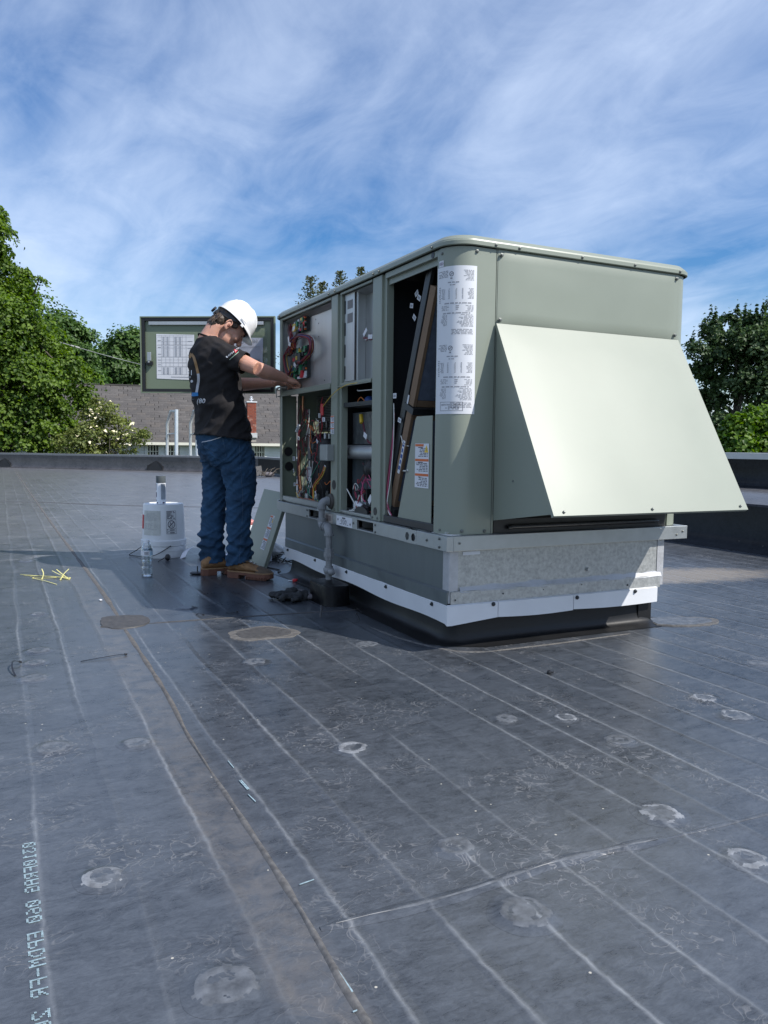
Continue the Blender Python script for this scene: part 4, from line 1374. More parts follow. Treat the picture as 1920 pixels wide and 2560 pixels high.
# --- opening 1: control panel
BPX = 1.765
bp = G().box(BPX, BPX + .003, 4.2, 5.085, 1.218, 1.678).build('control_backplate', GALV_B, unit)
g = G()
g.box(1.716, BPX, 4.20, 5.07, 1.206, 1.212)
g.box(1.716, BPX, 4.199, 4.203, 1.217, 1.68)
g.box(1.712, BPX, 5.078, 5.084, 1.217, 1.68)
g.plate([(BPX - .002, 5.07, 1.66), (BPX - .002, 4.205, 1.655), (1.725, 4.205, 1.678), (1.725, 5.07, 1.678)], .002)
g.box(1.722, 1.732, 5.055, 5.062, 1.22, 1.67)
g.build('control_box', GALV, unit)
g = G()
for y, z in ((4.55, 1.60), (4.55, 1.52), (4.32, 1.60), (4.32, 1.45), (4.32, 1.31), (4.45, 1.25), (4.6, 1.63)):
    G().lathe([(.0045, 0), (.0045, .001)], (BPX - .0005, y, z), (-1, 0, 0), 8).build('screw_hole', BLACK, bp)


def board(y0, y1, z0, z1, seed, dark):
    r = random.Random(seed)
    x = BPX - .022
    o = G().box(x, x + .003, y0, y1, z0, z1).build('circuit_board', PCB, unit)
    cols = [BLACK, BLACK, WHITE_T, DARKSTEEL, PCB, BLACK, DARKSTEEL, GALV, PCB, WIRE_C['yellow'], BLACK, WIRE_C['blue'], RED]
    for k in range(46):
        h = r.uniform(.004, .020)
        a, b = r.uniform(.005, .022), r.uniform(.005, .020)
        y, z = r.uniform(y0 + .01, y1 - .01), r.uniform(z0 + .01, z1 - .01)
        if k < 6:
            a, b, h = r.uniform(.012, .028), r.uniform(.015, .035), r.uniform(.012, .028)
        G().obox((x - h / 2, y, z), (h / 2, 0, 0), (0, min(a, y1 - y, y - y0), 0), (0, 0, min(b, z1 - z, z - z0))).build('component', r.choice(cols), o)
    for k in range(9):
        z = z0 + .012 + (z1 - z0 - .024) * k / 8
        G().box(x - .012, x, y0 - .003, y0 + .010, z - .006, z + .006).build('terminal', r.choice([WHITE_T, BLACK, PCB, ORANGE]), o)
    G().box(x, BPX - .001, y0 - .012, y0 - .003, z0, z1).build('bracket', BLACK, o)
    return o


board(4.71, 4.90, 1.575, 1.665, 3, 0)
board(4.70, 4.94, 1.285, 1.485, 4, 1)
g = G().box(BPX - .035, BPX - .024, 4.70, 4.84, 1.283, 1.297)
g.build('terminal_strip', WHITE_T, unit)
for z in (1.595, 1.535):
    G().box(BPX - .03, BPX - .001, 4.955, 4.985, z - .018, z + .018).build('relay', WHITE_T, unit, bevel=.003)
    G().box(BPX - .034, BPX - .03, 4.962, 4.978, z - .010, z + .010).build('relay', WIRE_C['blue'], unit)
G().box(BPX - .004, BPX - .001, 4.93, 5.05, 1.305, 1.345).build('cable_slot', BLACK, unit)
r = random.Random(21)
for k in range(46):
    col = r.choice(['maroon', 'maroon', 'red', 'maroon', 'orange', 'yellow', 'black', 'maroon', 'red', 'white', 'blue'])
    xw = BPX - r.uniform(.030, .062)
    a = V((xw, 4.88 + r.uniform(-.05, .05), r.uniform(1.47, 1.60)))
    if k < 16:       # loops to the right of the boards
        q = r.uniform(.0, .05)
        pts = [a, V((xw - .006, 4.74, 1.53 + q * .5)), V((xw, 4.60 - q, 1.50 + q * .3)), V((xw, 4.58 - q * .9, 1.43)), V((xw, 4.66 + q * .3, 1.385 + q * .2)), V((xw, 4.78, 1.40 - q))]
    elif k < 30:     # loops to the left
        q = r.uniform(0, .05)
        pts = [a, V((xw, 4.95, 1.50 - q)), V((xw, 5.02 + q * .6, 1.45)), V((xw, 5.01 + q * .5, 1.39)), V((xw, 4.96, 1.34 - q)), V((xw, 4.90, 1.33 + q))]
    elif k < 38:     # bundle down from the upper board
        q = r.uniform(-.012, .012)
        pts = [V((xw, 4.95 + q, 1.645 + q)), V((xw, 4.965 + q, 1.60)), V((xw, 4.93 + q, 1.555)), V((xw, 4.91 + q, 1.50)), V((xw, 4.93 - q, 1.45))]
    else:
        pts = [V((xw, 4.90 + r.uniform(-.06, .06), 1.50 + r.uniform(-.03, .03))) for _ in range(5)]
    wire('wire', col, pts, .0026, unit, 5, 5)
for (y, z, a) in ((4.82, 1.60, -.4), (4.80, 1.368, .5), (4.92, 1.54, 1.3), (4.90, 1.51, .3)):
    c = V((BPX - .066, y, z))
    G().obox(c, (.0006, 0, 0), V((0, math.cos(a), math.sin(a))) * .020, V((0, -math.sin(a), math.cos(a))) * .012).build('tag', PAPER, unit)
wire('wire', 'white', [(1.70, 5.17, 1.20), (1.685, 5.13, 1.235), (1.685, 5.06, 1.243), (1.70, 4.98, 1.235)], .004, unit)
wire('wire', 'white', [(1.69, 5.14, 1.18), (1.68, 5.11, 1.20), (1.685, 5.10, 1.235), (1.70, 5.02, 1.24)], .004, unit)
wire('wire', 'yellow', [(1.70, 3.82, 1.190), (1.685, 3.92, 1.186), (1.68, 4.05, 1.163), (1.685, 4.18, 1.125), (1.70, 4.31, 1.085)], .0022, unit)

# --- opening 2
b2 = G().box(1.79, 1.793, 3.64, 4.07, 1.21, 1.685).build('control_backplate', GALV_B, unit)
g = G()
g.box(1.735, 1.789, 3.915, 3.921, 1.212, 1.68)
g.box(1.735, 1.741, 3.895, 3.914, 1.212, 1.68)
g.box(1.717, 1.79, 3.655, 3.660, 1.212, 1.68)
g.plate([(1.72, 4.05, 1.208), (1.72, 3.66, 1.208), (1.788, 3.66, 1.222), (1.788, 4.05, 1.222)], .002)
g.plate([(1.788, 4.05, 1.668), (1.788, 3.66, 1.668), (1.722, 3.66, 1.680), (1.722, 4.05, 1.680)], .002)
g.build('partition', GALV_B, unit)
g = G().box(1.725, 1.728, 3.922, 4.055, 1.212, 1.68)
sb = g.build('side_plate', GALV_B, unit)
g = G()
for k in range(4):
    z = 1.615 - .118 * k
    g.loft([[(x, 4.046 + .0085 * math.cos(t), z + .038 * (1 if math.sin(t) > 0 else -1) * .75 + .0085 * math.sin(t)) for t in [2 * math.pi * j / 16 for j in range(16)]] for x in (1.7248, 1.7235)])
g.build('cable_slot', BLACK, sb)['kind'] = 'stuff'
GREYL = mat('grey label', (0.17, 0.16, 0.16), 0.6)
G().box(1.7238, 1.7248, 3.945, 4.015, 1.60, 1.645).box(1.7238, 1.7248, 3.945, 4.015, 1.525, 1.575).build('label', GREYL, sb)
lb = G().box(1.789, 1.7895, 3.68, 3.745, 1.555, 1.605).build('label', PAPER, unit)
wl = [(BPX, 3.87, 1.47), (1.755, 3.865, 1.445), (1.75, 3.82, 1.42), (1.75, 3.77, 1.425), (1.755, 3.72, 1.40), (1.78, 3.665, 1.385)]
for k in range(6):
    q = V((0, 0, .006 * (k - 2.5)))
    wire('wire', ['maroon', 'red', 'maroon', 'black', 'white', 'maroon'][k], [V(p) + q * (1 if i % 2 else -.6) for i, p in enumerate(wl)], .0026, unit, 5)
for y, z, a in ((3.82, 1.455, -.6), (3.755, 1.425, .1)):
    G().obox((1.742, y, z), (.0006, 0, 0), V((0, math.cos(a), math.sin(a))) * .026, V((0, -math.sin(a), math.cos(a))) * .011).build('tag', PAPER, unit)
wire('wire', 'white', [(1.77, 3.715, 1.40), (1.765, 3.73, 1.37), (1.765, 3.735, 1.34)], .002, unit)
wire('wire', 'white', [(1.77, 3.705, 1.40), (1.765, 3.705, 1.37), (1.765, 3.71, 1.345)], .002, unit)

# --- lower opening 1: condenser section
comp = G().lathe([(.05, .50), (.11, .505), (.118, .52), (.118, .88), (.105, .915), (.06, .935), (.0001, .94)], (1.93, 4.80, 0), n=24).build('compressor', BLACK, unit, 50)
G().box(1.806, 1.809, 4.80, 4.85, .77, .84).build('label', GREYL, comp)
cl_ = G().box(1.805, 1.809, 4.79, 4.86, .585, .72).build('label', PAPER, comp)
G().box(1.8035, 1.8048, 4.795, 4.855, .655, .660).box(1.8035, 1.8048, 4.795, 4.855, .70, .715).build('print', INKL, cl_)
coil = G().box(1.965, 1.97, 4.45, 5.05, .95, 1.19).build('condenser_coil', BLACK, unit)
g = G()
for k in range(22):
    g.box(1.945, 1.9645, 4.45, 5.05, .955 + .0107 * k, .960 + .0107 * k)
g.build('coil_fin', GALV, coil)['kind'] = 'stuff'
G().tube(spline([(1.85, 5.06, 1.19), (1.85, 5.06, 1.08), (1.84, 5.0, 1.03), (1.83, 4.88, .985), (1.83, 4.80, .955)], 5), .009, 10).build('copper_pipe', COPPER, unit, 60)
G().tube(spline([(1.79, 4.95, .83), (1.785, 4.95, .78), (1.785, 4.945, .70), (1.79, 4.945, .62), (1.80, 4.94, .52)], 5), .009, 10).build('copper_pipe', COPPER, unit, 60)
G().tube([(1.84, 4.95, .795), (1.84, 4.87, .80)], .008, 8).build('copper_pipe', COPPER, unit, 60)
G().tube([(1.86, 4.935, .52), (1.86, 4.935, .98)], .02, 12).build('suction_line', GALV_B, unit, 60)
G().box(1.83, 1.85, 4.86, 4.90, .76, .84).build('contactor', BLACK, unit, bevel=.003)
for (y, z, q) in ((4.93, .535, .02), (4.62, .53, .022), (4.78, .525, .018)):
    G().lathe([(q, 0), (q, .05), (q * .7, .055)], (1.78, y, z - .03), n=12).build('capacitor', GALV, unit, 40)
for col, pts in (('maroon', [(1.78, 4.90, 1.12), (1.775, 4.95, 1.05), (1.775, 4.93, .97), (1.77, 4.945, .85), (1.775, 4.95, .74), (1.78, 4.95, .60), (1.78, 4.90, .53)]),
                 ('maroon', [(1.79, 4.86, 1.10), (1.78, 4.90, 1.0), (1.775, 4.94, .93), (1.775, 4.92, .80), (1.78, 4.955, .70)]),
                 ('maroon', [(1.79, 4.83, 1.09), (1.785, 4.84, 1.03), (1.78, 4.90, .99), (1.775, 4.935, .96)]),
                 ('maroon', [(1.785, 4.80, 1.09), (1.78, 4.79, 1.02), (1.78, 4.85, .98), (1.78, 4.90, .95)]),
                 ('red', [(1.76, 4.47, 1.15), (1.755, 4.49, 1.08), (1.755, 4.46, .98), (1.76, 4.51, .92), (1.77, 4.52, .88)]),
                 ('maroon', [(1.76, 4.44, 1.12), (1.755, 4.46, 1.0), (1.76, 4.50, .90)]),
                 ('green', [(1.80, 4.84, .80), (1.785, 4.83, .74), (1.78, 4.88, .69), (1.785, 4.94, .66)]),
                 ('green', [(1.78, 4.70, .66), (1.775, 4.74, .58), (1.77, 4.72, .545), (1.765, 4.62, .525), (1.765, 4.45, .51)]),
                 ('green', [(1.775, 4.72, .655), (1.77, 4.76, .60), (1.77, 4.74, .55)]),
                 ('green', [(1.75, 4.43, .80), (1.75, 4.52, .74), (1.755, 4.62, .68), (1.76, 4.68, .655)]),
                 ('orange', [(1.74, 4.385, .735), (1.74, 4.44, .68), (1.745, 4.58, .61), (1.75, 4.60, .53), (1.755, 4.58, .50)]),
                 ('yellow', [(1.745, 4.38, .73), (1.745, 4.43, .675), (1.748, 4.57, .605), (1.752, 4.592, .53)]),
                 ('orange', [(1.75, 4.92, .60), (1.75, 4.87, .60), (1.75, 4.84, .57), (1.75, 4.88, .54)]),
                 ('orange', [(1.75, 4.85, .52), (1.745, 4.75, .515), (1.745, 4.66, .52), (1.745, 4.55, .515), (1.74, 4.40, .505)]),
                 ('red', [(1.75, 4.82, .51), (1.745, 4.70, .52), (1.745, 4.55, .51), (1.742, 4.38, .515)]),
                 ('yellow', [(1.745, 4.90, .55), (1.742, 4.86, .525), (1.74, 4.83, .515)]),
                 ('yellow', [(1.74, 4.50, .52), (1.738, 4.46, .505), (1.738, 4.44, .51)]),
                 ('white', [(1.75, 4.90, .56), (1.745, 4.87, .53), (1.742, 4.85, .512)]),
                 ('black', [(1.79, 4.80, .76), (1.785, 4.84, .70), (1.785, 4.81, .64), (1.79, 4.76, .60)]),
                 ('black', [(1.79, 4.90, .90), (1.785, 4.82, .92), (1.79, 4.76, .93), (1.80, 4.66, .93)])):
    wire('wire', col, pts, .0034, unit, 6)
G().box(1.748, 1.756, 4.435, 4.475, 1.04, 1.11).build('wire_connector', RED, unit, bevel=.003)
G().tube([(1.765, 4.90, .99), (1.765, 4.945, .95)], .011, 8).build('wire_connector', WHITE_T, unit, 60)
for y, z, a, w_ in ((4.965, .770, 0, .028), (4.875, .905, .2, .020), (4.43, 1.015, .05, .024), (4.95, .60, -.1, .022), (4.66, .645, .15, .024), (4.54, .885, .6, .018), (4.41, .72, -1.0, .024), (4.56, .56, 1.1, .018), (4.97, .69, 1.2, .016)):
    w_ *= .85
    c = V((1.752, y, z))
    tg = G().obox(c, (.0006, 0, 0), V((0, math.cos(a), math.sin(a))) * w_, V((0, -math.sin(a), math.cos(a))) * (w_ * .62)).build('tag', PAPER, unit)
    G().obox(c + V((-.0014, 0, 0)), (.0004, 0, 0), V((0, math.cos(a), math.sin(a))) * w_ * .45, V((0, -math.sin(a), math.cos(a))) * (w_ * .4)).build('print', INKL, tg)

r = random.Random(77)
for k in range(26):
    y, z = r.uniform(4.46, 4.97), r.uniform(.56, 1.10)
    pts = [V((1.78 + r.uniform(-.01, .05), y, z))]
    for q in range(4):
        pts.append(pts[-1] + V((r.uniform(-.012, .012), r.uniform(-.07, .05), r.uniform(-.11, .03))))
    for q in pts:
        q.z = max(q.z, .505)
        q.y = min(max(q.y, 4.40), 5.02)
    wire('wire', r.choice(['maroon', 'black', 'maroon', 'red', 'black', 'green', 'orange', 'blue', 'white']), pts, .0028, unit, 5, 5)
for k in range(12):
    y = r.uniform(4.42, 4.95)
    z = r.choice([.51, .525, .54, .90, .97, 1.03])
    a_, b_, c_ = r.uniform(.008, .02), r.uniform(.010, .025), r.uniform(.008, .022)
    G().box(1.80, 1.80 + a_, y, y + b_, z, z + c_ + .02).build('relay', r.choice([BLACK, DARKSTEEL, GALV, BLACK, WHITE_T]), unit, bevel=.002)
for k in range(12):
    pts = [V((1.765 + r.uniform(0, .03), r.uniform(3.70, 4.02), r.uniform(.52, .70)))]
    for q in range(4):
        pts.append(pts[-1] + V((r.uniform(-.01, .01), r.uniform(-.05, .05), r.uniform(-.06, .05))))
    for q in pts:
        q.z = max(q.z, .505)
        q.y = min(max(q.y, 3.67), 4.05)
    wire('wire', r.choice(['maroon', 'black', 'red', 'black', 'white', 'pink', 'blue']), pts, .0026, unit, 5, 5)

# --- lower opening 2: gas section
G().box(1.725, 1.95, 3.655, 4.07, 1.072, 1.078).box(1.725, 1.729, 3.655, 4.07, 1.079, 1.095).build('shelf', DARKSTEEL, unit)
G().box(1.86, 1.87, 3.66, 4.24, .87, 1.05).build('insulated_wall', FOIL, unit)
G().box(1.84, 1.859, 3.66, 3.74, .87, 1.06).build('burner_box', GALV, unit)
tb = [(1.80, 4.24, .825, .034), (1.80, 4.20, .825, .037), (1.80, 4.16, .825, .040), (1.80, 3.75, .825, .040), (1.80, 3.71, .825, .037), (1.80, 3.66, .825, .034)]
G().tube([p[:3] for p in tb], [p[3] for p in tb], 20).build('flue_tube', GALV_B, unit, 60)
G().box(1.86, 1.868, 3.66, 4.24, .50, .785).build('vestibule_panel', mat('blue grey panel', (0.10, 0.13, 0.15), 0.5), unit)
im = G().lathe([(.052, 0), (.055, .004), (.055, .03), (.058, .032), (.058, .05), (.045, .06), (.045, .14)], (1.81, 3.87, .735), (0, -1, 0), 24).build('inducer_motor', BLACK, unit, 40)
G().lathe([(.008, -.004), (.008, 0)], (1.81, 3.87, .735), (0, -1, 0), 10).build('motor_shaft', DARKSTEEL, im)
gv = G().box(1.77, 1.83, 3.86, 4.02, .50, .555).build('gas_valve', GALV, unit, bevel=.006)
G().box(1.775, 1.825, 3.965, 4.015, .556, .61).box(1.785, 1.825, 3.88, 3.94, .556, .625).build('valve_coil', BLACK, gv, bevel=.005)
G().lathe([(.010, 0), (.010, .035)], (1.775, 3.95, .556), n=10).lathe([(.010, 0), (.010, .04)], (1.775, 3.905, .556), n=10).build('valve_knob', GALV_B, gv, 40)
G().box(1.7685, 1.7695, 3.985, 4.015, .508, .535).build('label', PAPER, gv)
ct = G().tube([(1.745, 3.925, .545), (1.745, 3.83, .530)], .015, 12).build('wire_sleeve', WHITE_T, unit, 60)
G().tube([(1.745, 3.829, .530), (1.745, 3.75, .522)], .017, 12).build('wire_sleeve', BLACK, unit, 60)
for col, pts in (('white', [(1.73, 4.02, .62), (1.728, 3.95, .575), (1.728, 3.89, .535)]), ('white', [(1.735, 3.90, .535), (1.73, 3.95, .505), (1.728, 3.99, .50)]), ('white', [(1.735, 3.86, .52), (1.73, 3.92, .508), (1.728, 3.98, .503)]),
                 ('pink', [(1.77, 3.87, .68), (1.75, 3.86, .63), (1.745, 3.84, .58), (1.75, 3.81, .56)]), ('red', [(1.76, 3.84, .62), (1.74, 3.86, .59), (1.735, 3.88, .55), (1.733, 3.86, .52)]),
                 ('red', [(1.733, 3.90, .545), (1.73, 3.875, .51), (1.735, 3.82, .512), (1.74, 3.70, .515)]), ('yellow', [(1.75, 3.70, .70), (1.745, 3.69, .66), (1.745, 3.69, .56)]), ('orange', [(1.75, 3.69, .78), (1.74, 3.70, .72), (1.745, 3.69, .68)]),
                 ('maroon', [(1.80, 3.97, .99), (1.79, 3.92, .93), (1.785, 3.87, .89), (1.79, 3.80, .865)]), ('maroon', [(1.80, 3.96, .99), (1.79, 3.90, .91), (1.785, 3.85, .875), (1.79, 3.78, .875)]),
                 ('white', [(1.75, 3.93, 1.165), (1.74, 3.90, 1.155), (1.74, 3.80, 1.152), (1.74, 3.68, 1.15)]), ('orange', [(1.76, 3.96, 1.09), (1.755, 3.90, 1.12), (1.755, 3.85, 1.10)])):
    wire('wire', col, pts, .003, unit, 6)
G().tube([(1.80, 3.99, 1.03), (1.795, 3.97, .985)], .012, 8).build('wire_connector', YELLOW, unit, 60)
G().obox((1.78, 3.89, .915), (.0006, 0, 0), V((0, .9, .4)) * .022, V((0, -.4, .9)) * .014).build('tag', PAPER, unit)
G().obox((1.735, 3.725, .58), (.0006, 0, 0), V((0, .7, -.7)) * .024, V((0, .7, .7)) * .016).build('tag', PAPER, unit)
G().sph((1.80, 3.88, 1.10), .03).build('blue_sensor', WIRE_C['blue'], unit, 60)
G().loft([[(x, 3.80 + .085 * math.cos(t), .503 + .035 * max(0, math.sin(t))) for t in [2 * math.pi * j / 20 for j in range(20)]] for x in (1.716, 1.732)]).build('grommet_flap', BLACK, unit)

# --- labels, boxes on the left face
warn_label('warning_label', lambda u, v, k: V((XL - k - .001, 4.198 - .012 - u, .925 + v)), .052, .103, unit, False, 2)
g = G().box(XL - .045, XL - .0005, 4.135, 4.245, .773, .865)
bx = g.build('transformer_cover', GALV, unit, bevel=.003)
g = G()
for k in range(12):
    z = .780 + .0066 * k
    g.box(XL - .0475, XL - .0455, 4.14, 4.24, z, z + .003)
g.build('vent_rib', GALV_B, bx)
ar = G().box(rx - .0015, rx - .0005, 3.816, 4.033, .421, .474).build('arrow_label', PAPER, unit)
g = G()
for y0, s in ((4.018, 1), (3.832, -1)):
    g.quad(*[(rx - .0022, y0 - s * a, .447 + b - (.008 if s < 0 else -.006)) for a, b in ((0, 0), (.010, .010), (.010, .004), (.016, .004), (.016, -.004), (.010, -.004), (.010, -.010))])
g.prints(lambda u, v: V((rx - .0022, 3.965 - u, .460 + v)), .08, .009, 1, 3, .9, 'c', .03)
g.prints(lambda u, v: V((rx - .0022, 3.99 - u, .427 + v)), .13, .030, 5, 4, .45, 'c', .02)
g.build('print', INK, ar, fixn=False)
bl_ = G().box(rx - .0015, rx - .0005, 4.092, 4.215, .421, .471).build('bar_label', mat('tan label', (0.36, 0.33, 0.30), 0.7), unit)
g = G()
for k in range(9):
    g.box(rx - .0022, rx - .0016, 4.11 + .010 * k, 4.114 + .010 * k + (.003 if k % 3 else 0), .432, .462)
g.build('print', mat('brown ink', (0.17, 0.13, 0.12), 0.7), bl_)

# --- open control door hinged at the far post
D0, D1 = V((1.700, 5.196, 0)), V((.889, 5.672, 0))
dx_ = (D1 - D0).normalized()
DN = V((dx_.y, -dx_.x, 0))
if DN.y > 0:
    DN = -DN
DW = (D1 - D0).length
DZ0, DZ1 = 1.208, 1.728


def dp(u, z, n=0.0):
    return D0 + dx_ * u + V((0, 0, z)) + DN * n


g = G()
g.obox(dp(DW / 2, (DZ0 + DZ1) / 2, -.012), dx_ * (DW / 2), DN * .002, V((0, 0, (DZ1 - DZ0) / 2)))
for u in (.004, DW - .004):
    g.obox(dp(u, (DZ0 + DZ1) / 2, .001), dx_ * .004, DN * .011, V((0, 0, (DZ1 - DZ0) / 2)))
for z in (DZ0 + .004, DZ1 - .004):
    g.obox(dp(DW / 2, z, .001), dx_ * (DW / 2 - .009), DN * .011, V((0, 0, .004)))
door = g.build('door', mat('sage paint door', (0.165, 0.205, 0.14), 0.45, 0, 0.03, 4), unit)
g = G()
for u in (.020, DW - .020):
    g.obox(dp(u, (DZ0 + DZ1) / 2, -.001), dx_ * .011, DN * .008, V((0, 0, (DZ1 - DZ0) / 2 - .009)))
for z in (DZ0 + .019, DZ1 - .019):
    g.obox(dp(DW / 2, z, -.001), dx_ * (DW / 2 - .032), DN * .008, V((0, 0, .010)))
g.build('gasket', BLACK, door)
st_ = G().obox(dp(DW / 2 + .01, DZ1 - .045, 0), dx_ * (DW / 2 - .07), DN * .006, V((0, 0, .011))).build('stiffener', GALV_B, door)
lt = G().obox(dp(DW - .066, 1.455, .018), dx_ * .014, DN * .003, V((0, 0, .030)), ).obox(dp(DW - .062, 1.418, .006), dx_ * .006, DN * .016, V((0, 0, .006))).build('latch', GALV_B, door, bevel=.003)
G().obox(dp(DW - .062, 1.412, .001), dx_ * .022, DN * .008, V((0, 0, .012))).build('latch_base', BLACK, door)
# wiring chart
PU0, PU1, PZ0, PZ1 = DW - .108, DW - .375, 1.302, 1.612
sh = G().quad(dp(PU0, PZ0 + .006, -.008), dp(PU1, PZ0 - .004, -.008), dp(PU1, PZ1 - .006, -.008), dp(PU0, PZ1, -.008)).build('wiring_chart', PAPER, door, fixn=False)


def cf(u, v):
    return dp(PU0 + (PU1 - PU0) * u, PZ0 + (PZ1 - PZ0) * v, -.0072)


g = G()
rowsz = [.965, .93, .83, .76, .75, .69, .50, .485, .43, .375, .36, .29, .275, .11]
for v in rowsz:
    g.quad(cf(.03, v), cf(.97, v), cf(.97, v + .004), cf(.03, v + .004))
for u in (.135, .245, .355, .45, .575, .685, .785):
    for v0, v1 in ((.76, .965), (.50, .75), (.375, .485), (.29, .36), (.11, .275)):
        g.quad(cf(u, v0), cf(u + .005, v0), cf(u + .005, v1), cf(u, v1))
for v in [.11 + .018 * k for k in range(9)] + [.51 + .02 * k for k in range(12)] + [.77 + .02 * k for k in range(9)]:
    for u0, u1 in ((.145, .24), (.25, .35), (.46, .57), (.58, .68)):
        g.quad(cf(u0 + .02, v), cf(u1 - .02, v), cf(u1 - .02, v + .008), cf(u0 + .02, v + .008))
for v in (.85, .70, .55, .42, .32, .19):
    g.quad(cf(.04, v), cf(.12, v), cf(.12, v + .012), cf(.04, v + .012))
    g.quad(cf(.83, v - .02), cf(.95, v - .02), cf(.95, v - .008), cf(.83, v - .008))
g.quad(cf(.38, .05), cf(.94, .045), cf(.94, .057), cf(.38, .062))
g.build('print', INKL, sh, fixn=False)
# clear sleeve with the manual
BU0, BU1 = DW - .50, .075
mn = G().quad(dp(BU0 - .02, 1.36, -.006), dp(BU1 + .015, 1.365, -.004), dp(BU1 + .01, 1.585, -.004), dp(BU0 - .02, 1.585, -.006)).build('manual', mat('lilac manual paper', (0.55, 0.56, 0.66), 0.6), door, fixn=False)
g = G()
g.text('668190', lambda u, v: dp(BU1 + .175 - u * .034, 1.553 + v * .030, -.0025), True) if False else None
wt = text_mesh('668190')[1]
g.text('668190', lambda u, v: dp(BU1 + .045 + wt * .036 - u * .036, 1.552 + v * .034, -.0025), True)
g.quad(dp(BU1 + .03, 1.522, -.0025), dp(BU1 + .25, 1.522, -.0025), dp(BU1 + .25, 1.525, -.0025), dp(BU1 + .03, 1.525, -.0025))
for k in range(9):
    g.quad(dp(BU1 + .035 + .008 * k, 1.425, -.0025), dp(BU1 + .039 + .008 * k, 1.425, -.0025), dp(BU1 + .039 + .008 * k, 1.443, -.0025), dp(BU1 + .035 + .008 * k, 1.443, -.0025))
g.build('print', INKL, mn, fixn=False)
PLASTIC = bpy.data.materials.new('clear plastic film')
PLASTIC.use_nodes = True
t = NT(PLASTIC.node_tree)
mx = t.n('MixShader')
fr_ = t.n('Fresnel', i_0=1.5)
t.l(t.m('ADD', t.m('MULTIPLY', fr_.outputs[0], 0.9), 0.06, True), mx.inputs[0])
tb_ = t.n('BsdfTransparent')
tb_.inputs[0].default_value = (.93, .95, .95, 1)
gl_ = t.n('BsdfGlossy', i_1=.15)
bp_ = t.n('Bump', i_0=.6)
bp_.inputs['Distance'].default_value = .01
t.l(t.noise(t.n('TexCoord').outputs['Object'], 14, 3), bp_.inputs['Height'])
t.l(bp_.outputs[0], gl_.inputs['Normal'])
t.l(tb_.outputs[0], mx.inputs[1])
t.l(gl_.outputs[0], mx.inputs[2])
t.l(mx.outputs[0], PLASTIC.node_tree.nodes['Material Output'].inputs[0])
G().grid(lambda u, v: dp(BU0 + .01 + (BU1 - BU0 - .03) * u, 1.345 + .29 * v, .002 + .005 * noise.noise(V((u * 4, v * 5, 2)))), 14, 14).build('plastic_sleeve', PLASTIC, door, 180)

# ------------------------------------------------------------------ roof curb carrying the unit
curb = thing('roof_curb', (2.3, 3.9, 0), 'galvanised roof curb with white trim strip and black flashing under the unit', 'roof curb')
g = G().box(1.712, 2.935, 2.862, 2.868, .235, .417)
g.build('curb_sheet', SPANGLE, curb)
GALV_SHADE = mat('shade-darkened galvanised side', (0.15, 0.175, 0.18), 0.40, 0.6, 0.14, 5, 0.03, 40, streak=(1, 1, .2))  # galvanised steel darkened and blued to paint the shaded side
G().box(1.706, 1.712, 2.869, 5.0, .235, .417).box(1.712, 2.935, 4.995, 5.0, .235, .417).box(2.929, 2.935, 2.869, 4.99, .235, .417).build('curb_sheet', GALV_SHADE, curb)
g = G()
g.loft([[(1.712 + 1.2 * k / 30, 2.850 + .004 * noise.noise(V((k * .5, 0, 0))), z + .002 * noise.noise(V((k * .7, z * 9, 2)))) for z in (.180, .240)] + [(1.712 + 1.2 * k / 30, 2.861, .244)] for k in range(31)])
g.build('curb_flange', SPANGLE, curb)
g = G()
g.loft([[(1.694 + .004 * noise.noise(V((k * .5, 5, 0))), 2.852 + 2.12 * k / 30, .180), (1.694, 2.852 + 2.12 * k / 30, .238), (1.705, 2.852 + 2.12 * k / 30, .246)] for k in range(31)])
g.build('curb_flange', GALV_SHADE, curb)
g = G()


def trim_ring(p, n, zb_, zt_):
    p, n = V(p), V(n)
    return [p + n * .0 + V((0, 0, zt_)), p + n * .010 + V((0, 0, zt_ - .004)), p + n * .010 + V((0, 0, zb_)), p + n * .004 + V((0, 0, zb_))]


rg = []
for k in range(31):
    y = 4.975 - (4.975 - 2.862) * k / 30
    rg.append(trim_ring((1.700, y, 0), (-1, 0, 0), .112 + .006 * math.sin(k * .5) - .012 * (k / 30) ** 4, .186))
rg.append(trim_ring((1.700, 2.853, 0), (-.8, -.8, 0), .096, .186))
for k in range(7):
    rg.append(trim_ring((1.712 + .235 * k / 6, 2.848, 0), (0, -1, 0), .097 + .019 * (k / 6), .186))
G().loft(rg).build('trim_strip', WHITE_T, curb, 35)
for x0, x1 in ((1.950, 2.365), (2.368, 2.885)):
    G().loft([trim_ring((x0 + (x1 - x0) * k / 12, 2.8485, 0), (0, -1, 0), .116 - .006 * math.sin(math.pi * k / 12) - .004 * k / 12, .186) for k in range(13)]).build('trim_strip', WHITE_T, curb, 35)
g = []
for x, z in ((1.922, .176), (2.385, .170), (2.739, .174)):
    G().lathe([(.010, 0), (.010, .003), (.006, .004), (.006, .009), (.003, .011)], (x, 2.838, z), (0, -1, 0), 8).build('screw', DARKSTEEL, curb, 40)
for y in (2.97, 3.43, 3.92, 4.40, 4.90):
    G().lathe([(.010, 0), (.010, .003), (.006, .004), (.006, .009), (.003, .011)], (1.690, y, .170), (-1, 0, 0), 8).build('screw', DARKSTEEL, curb, 40)
G().lathe([(.009, 0), (.009, .003), (.006, .012)], (2.459, 2.861, .295), (0, -1, 0), 10).build('screw', GALV_B, curb, 40)
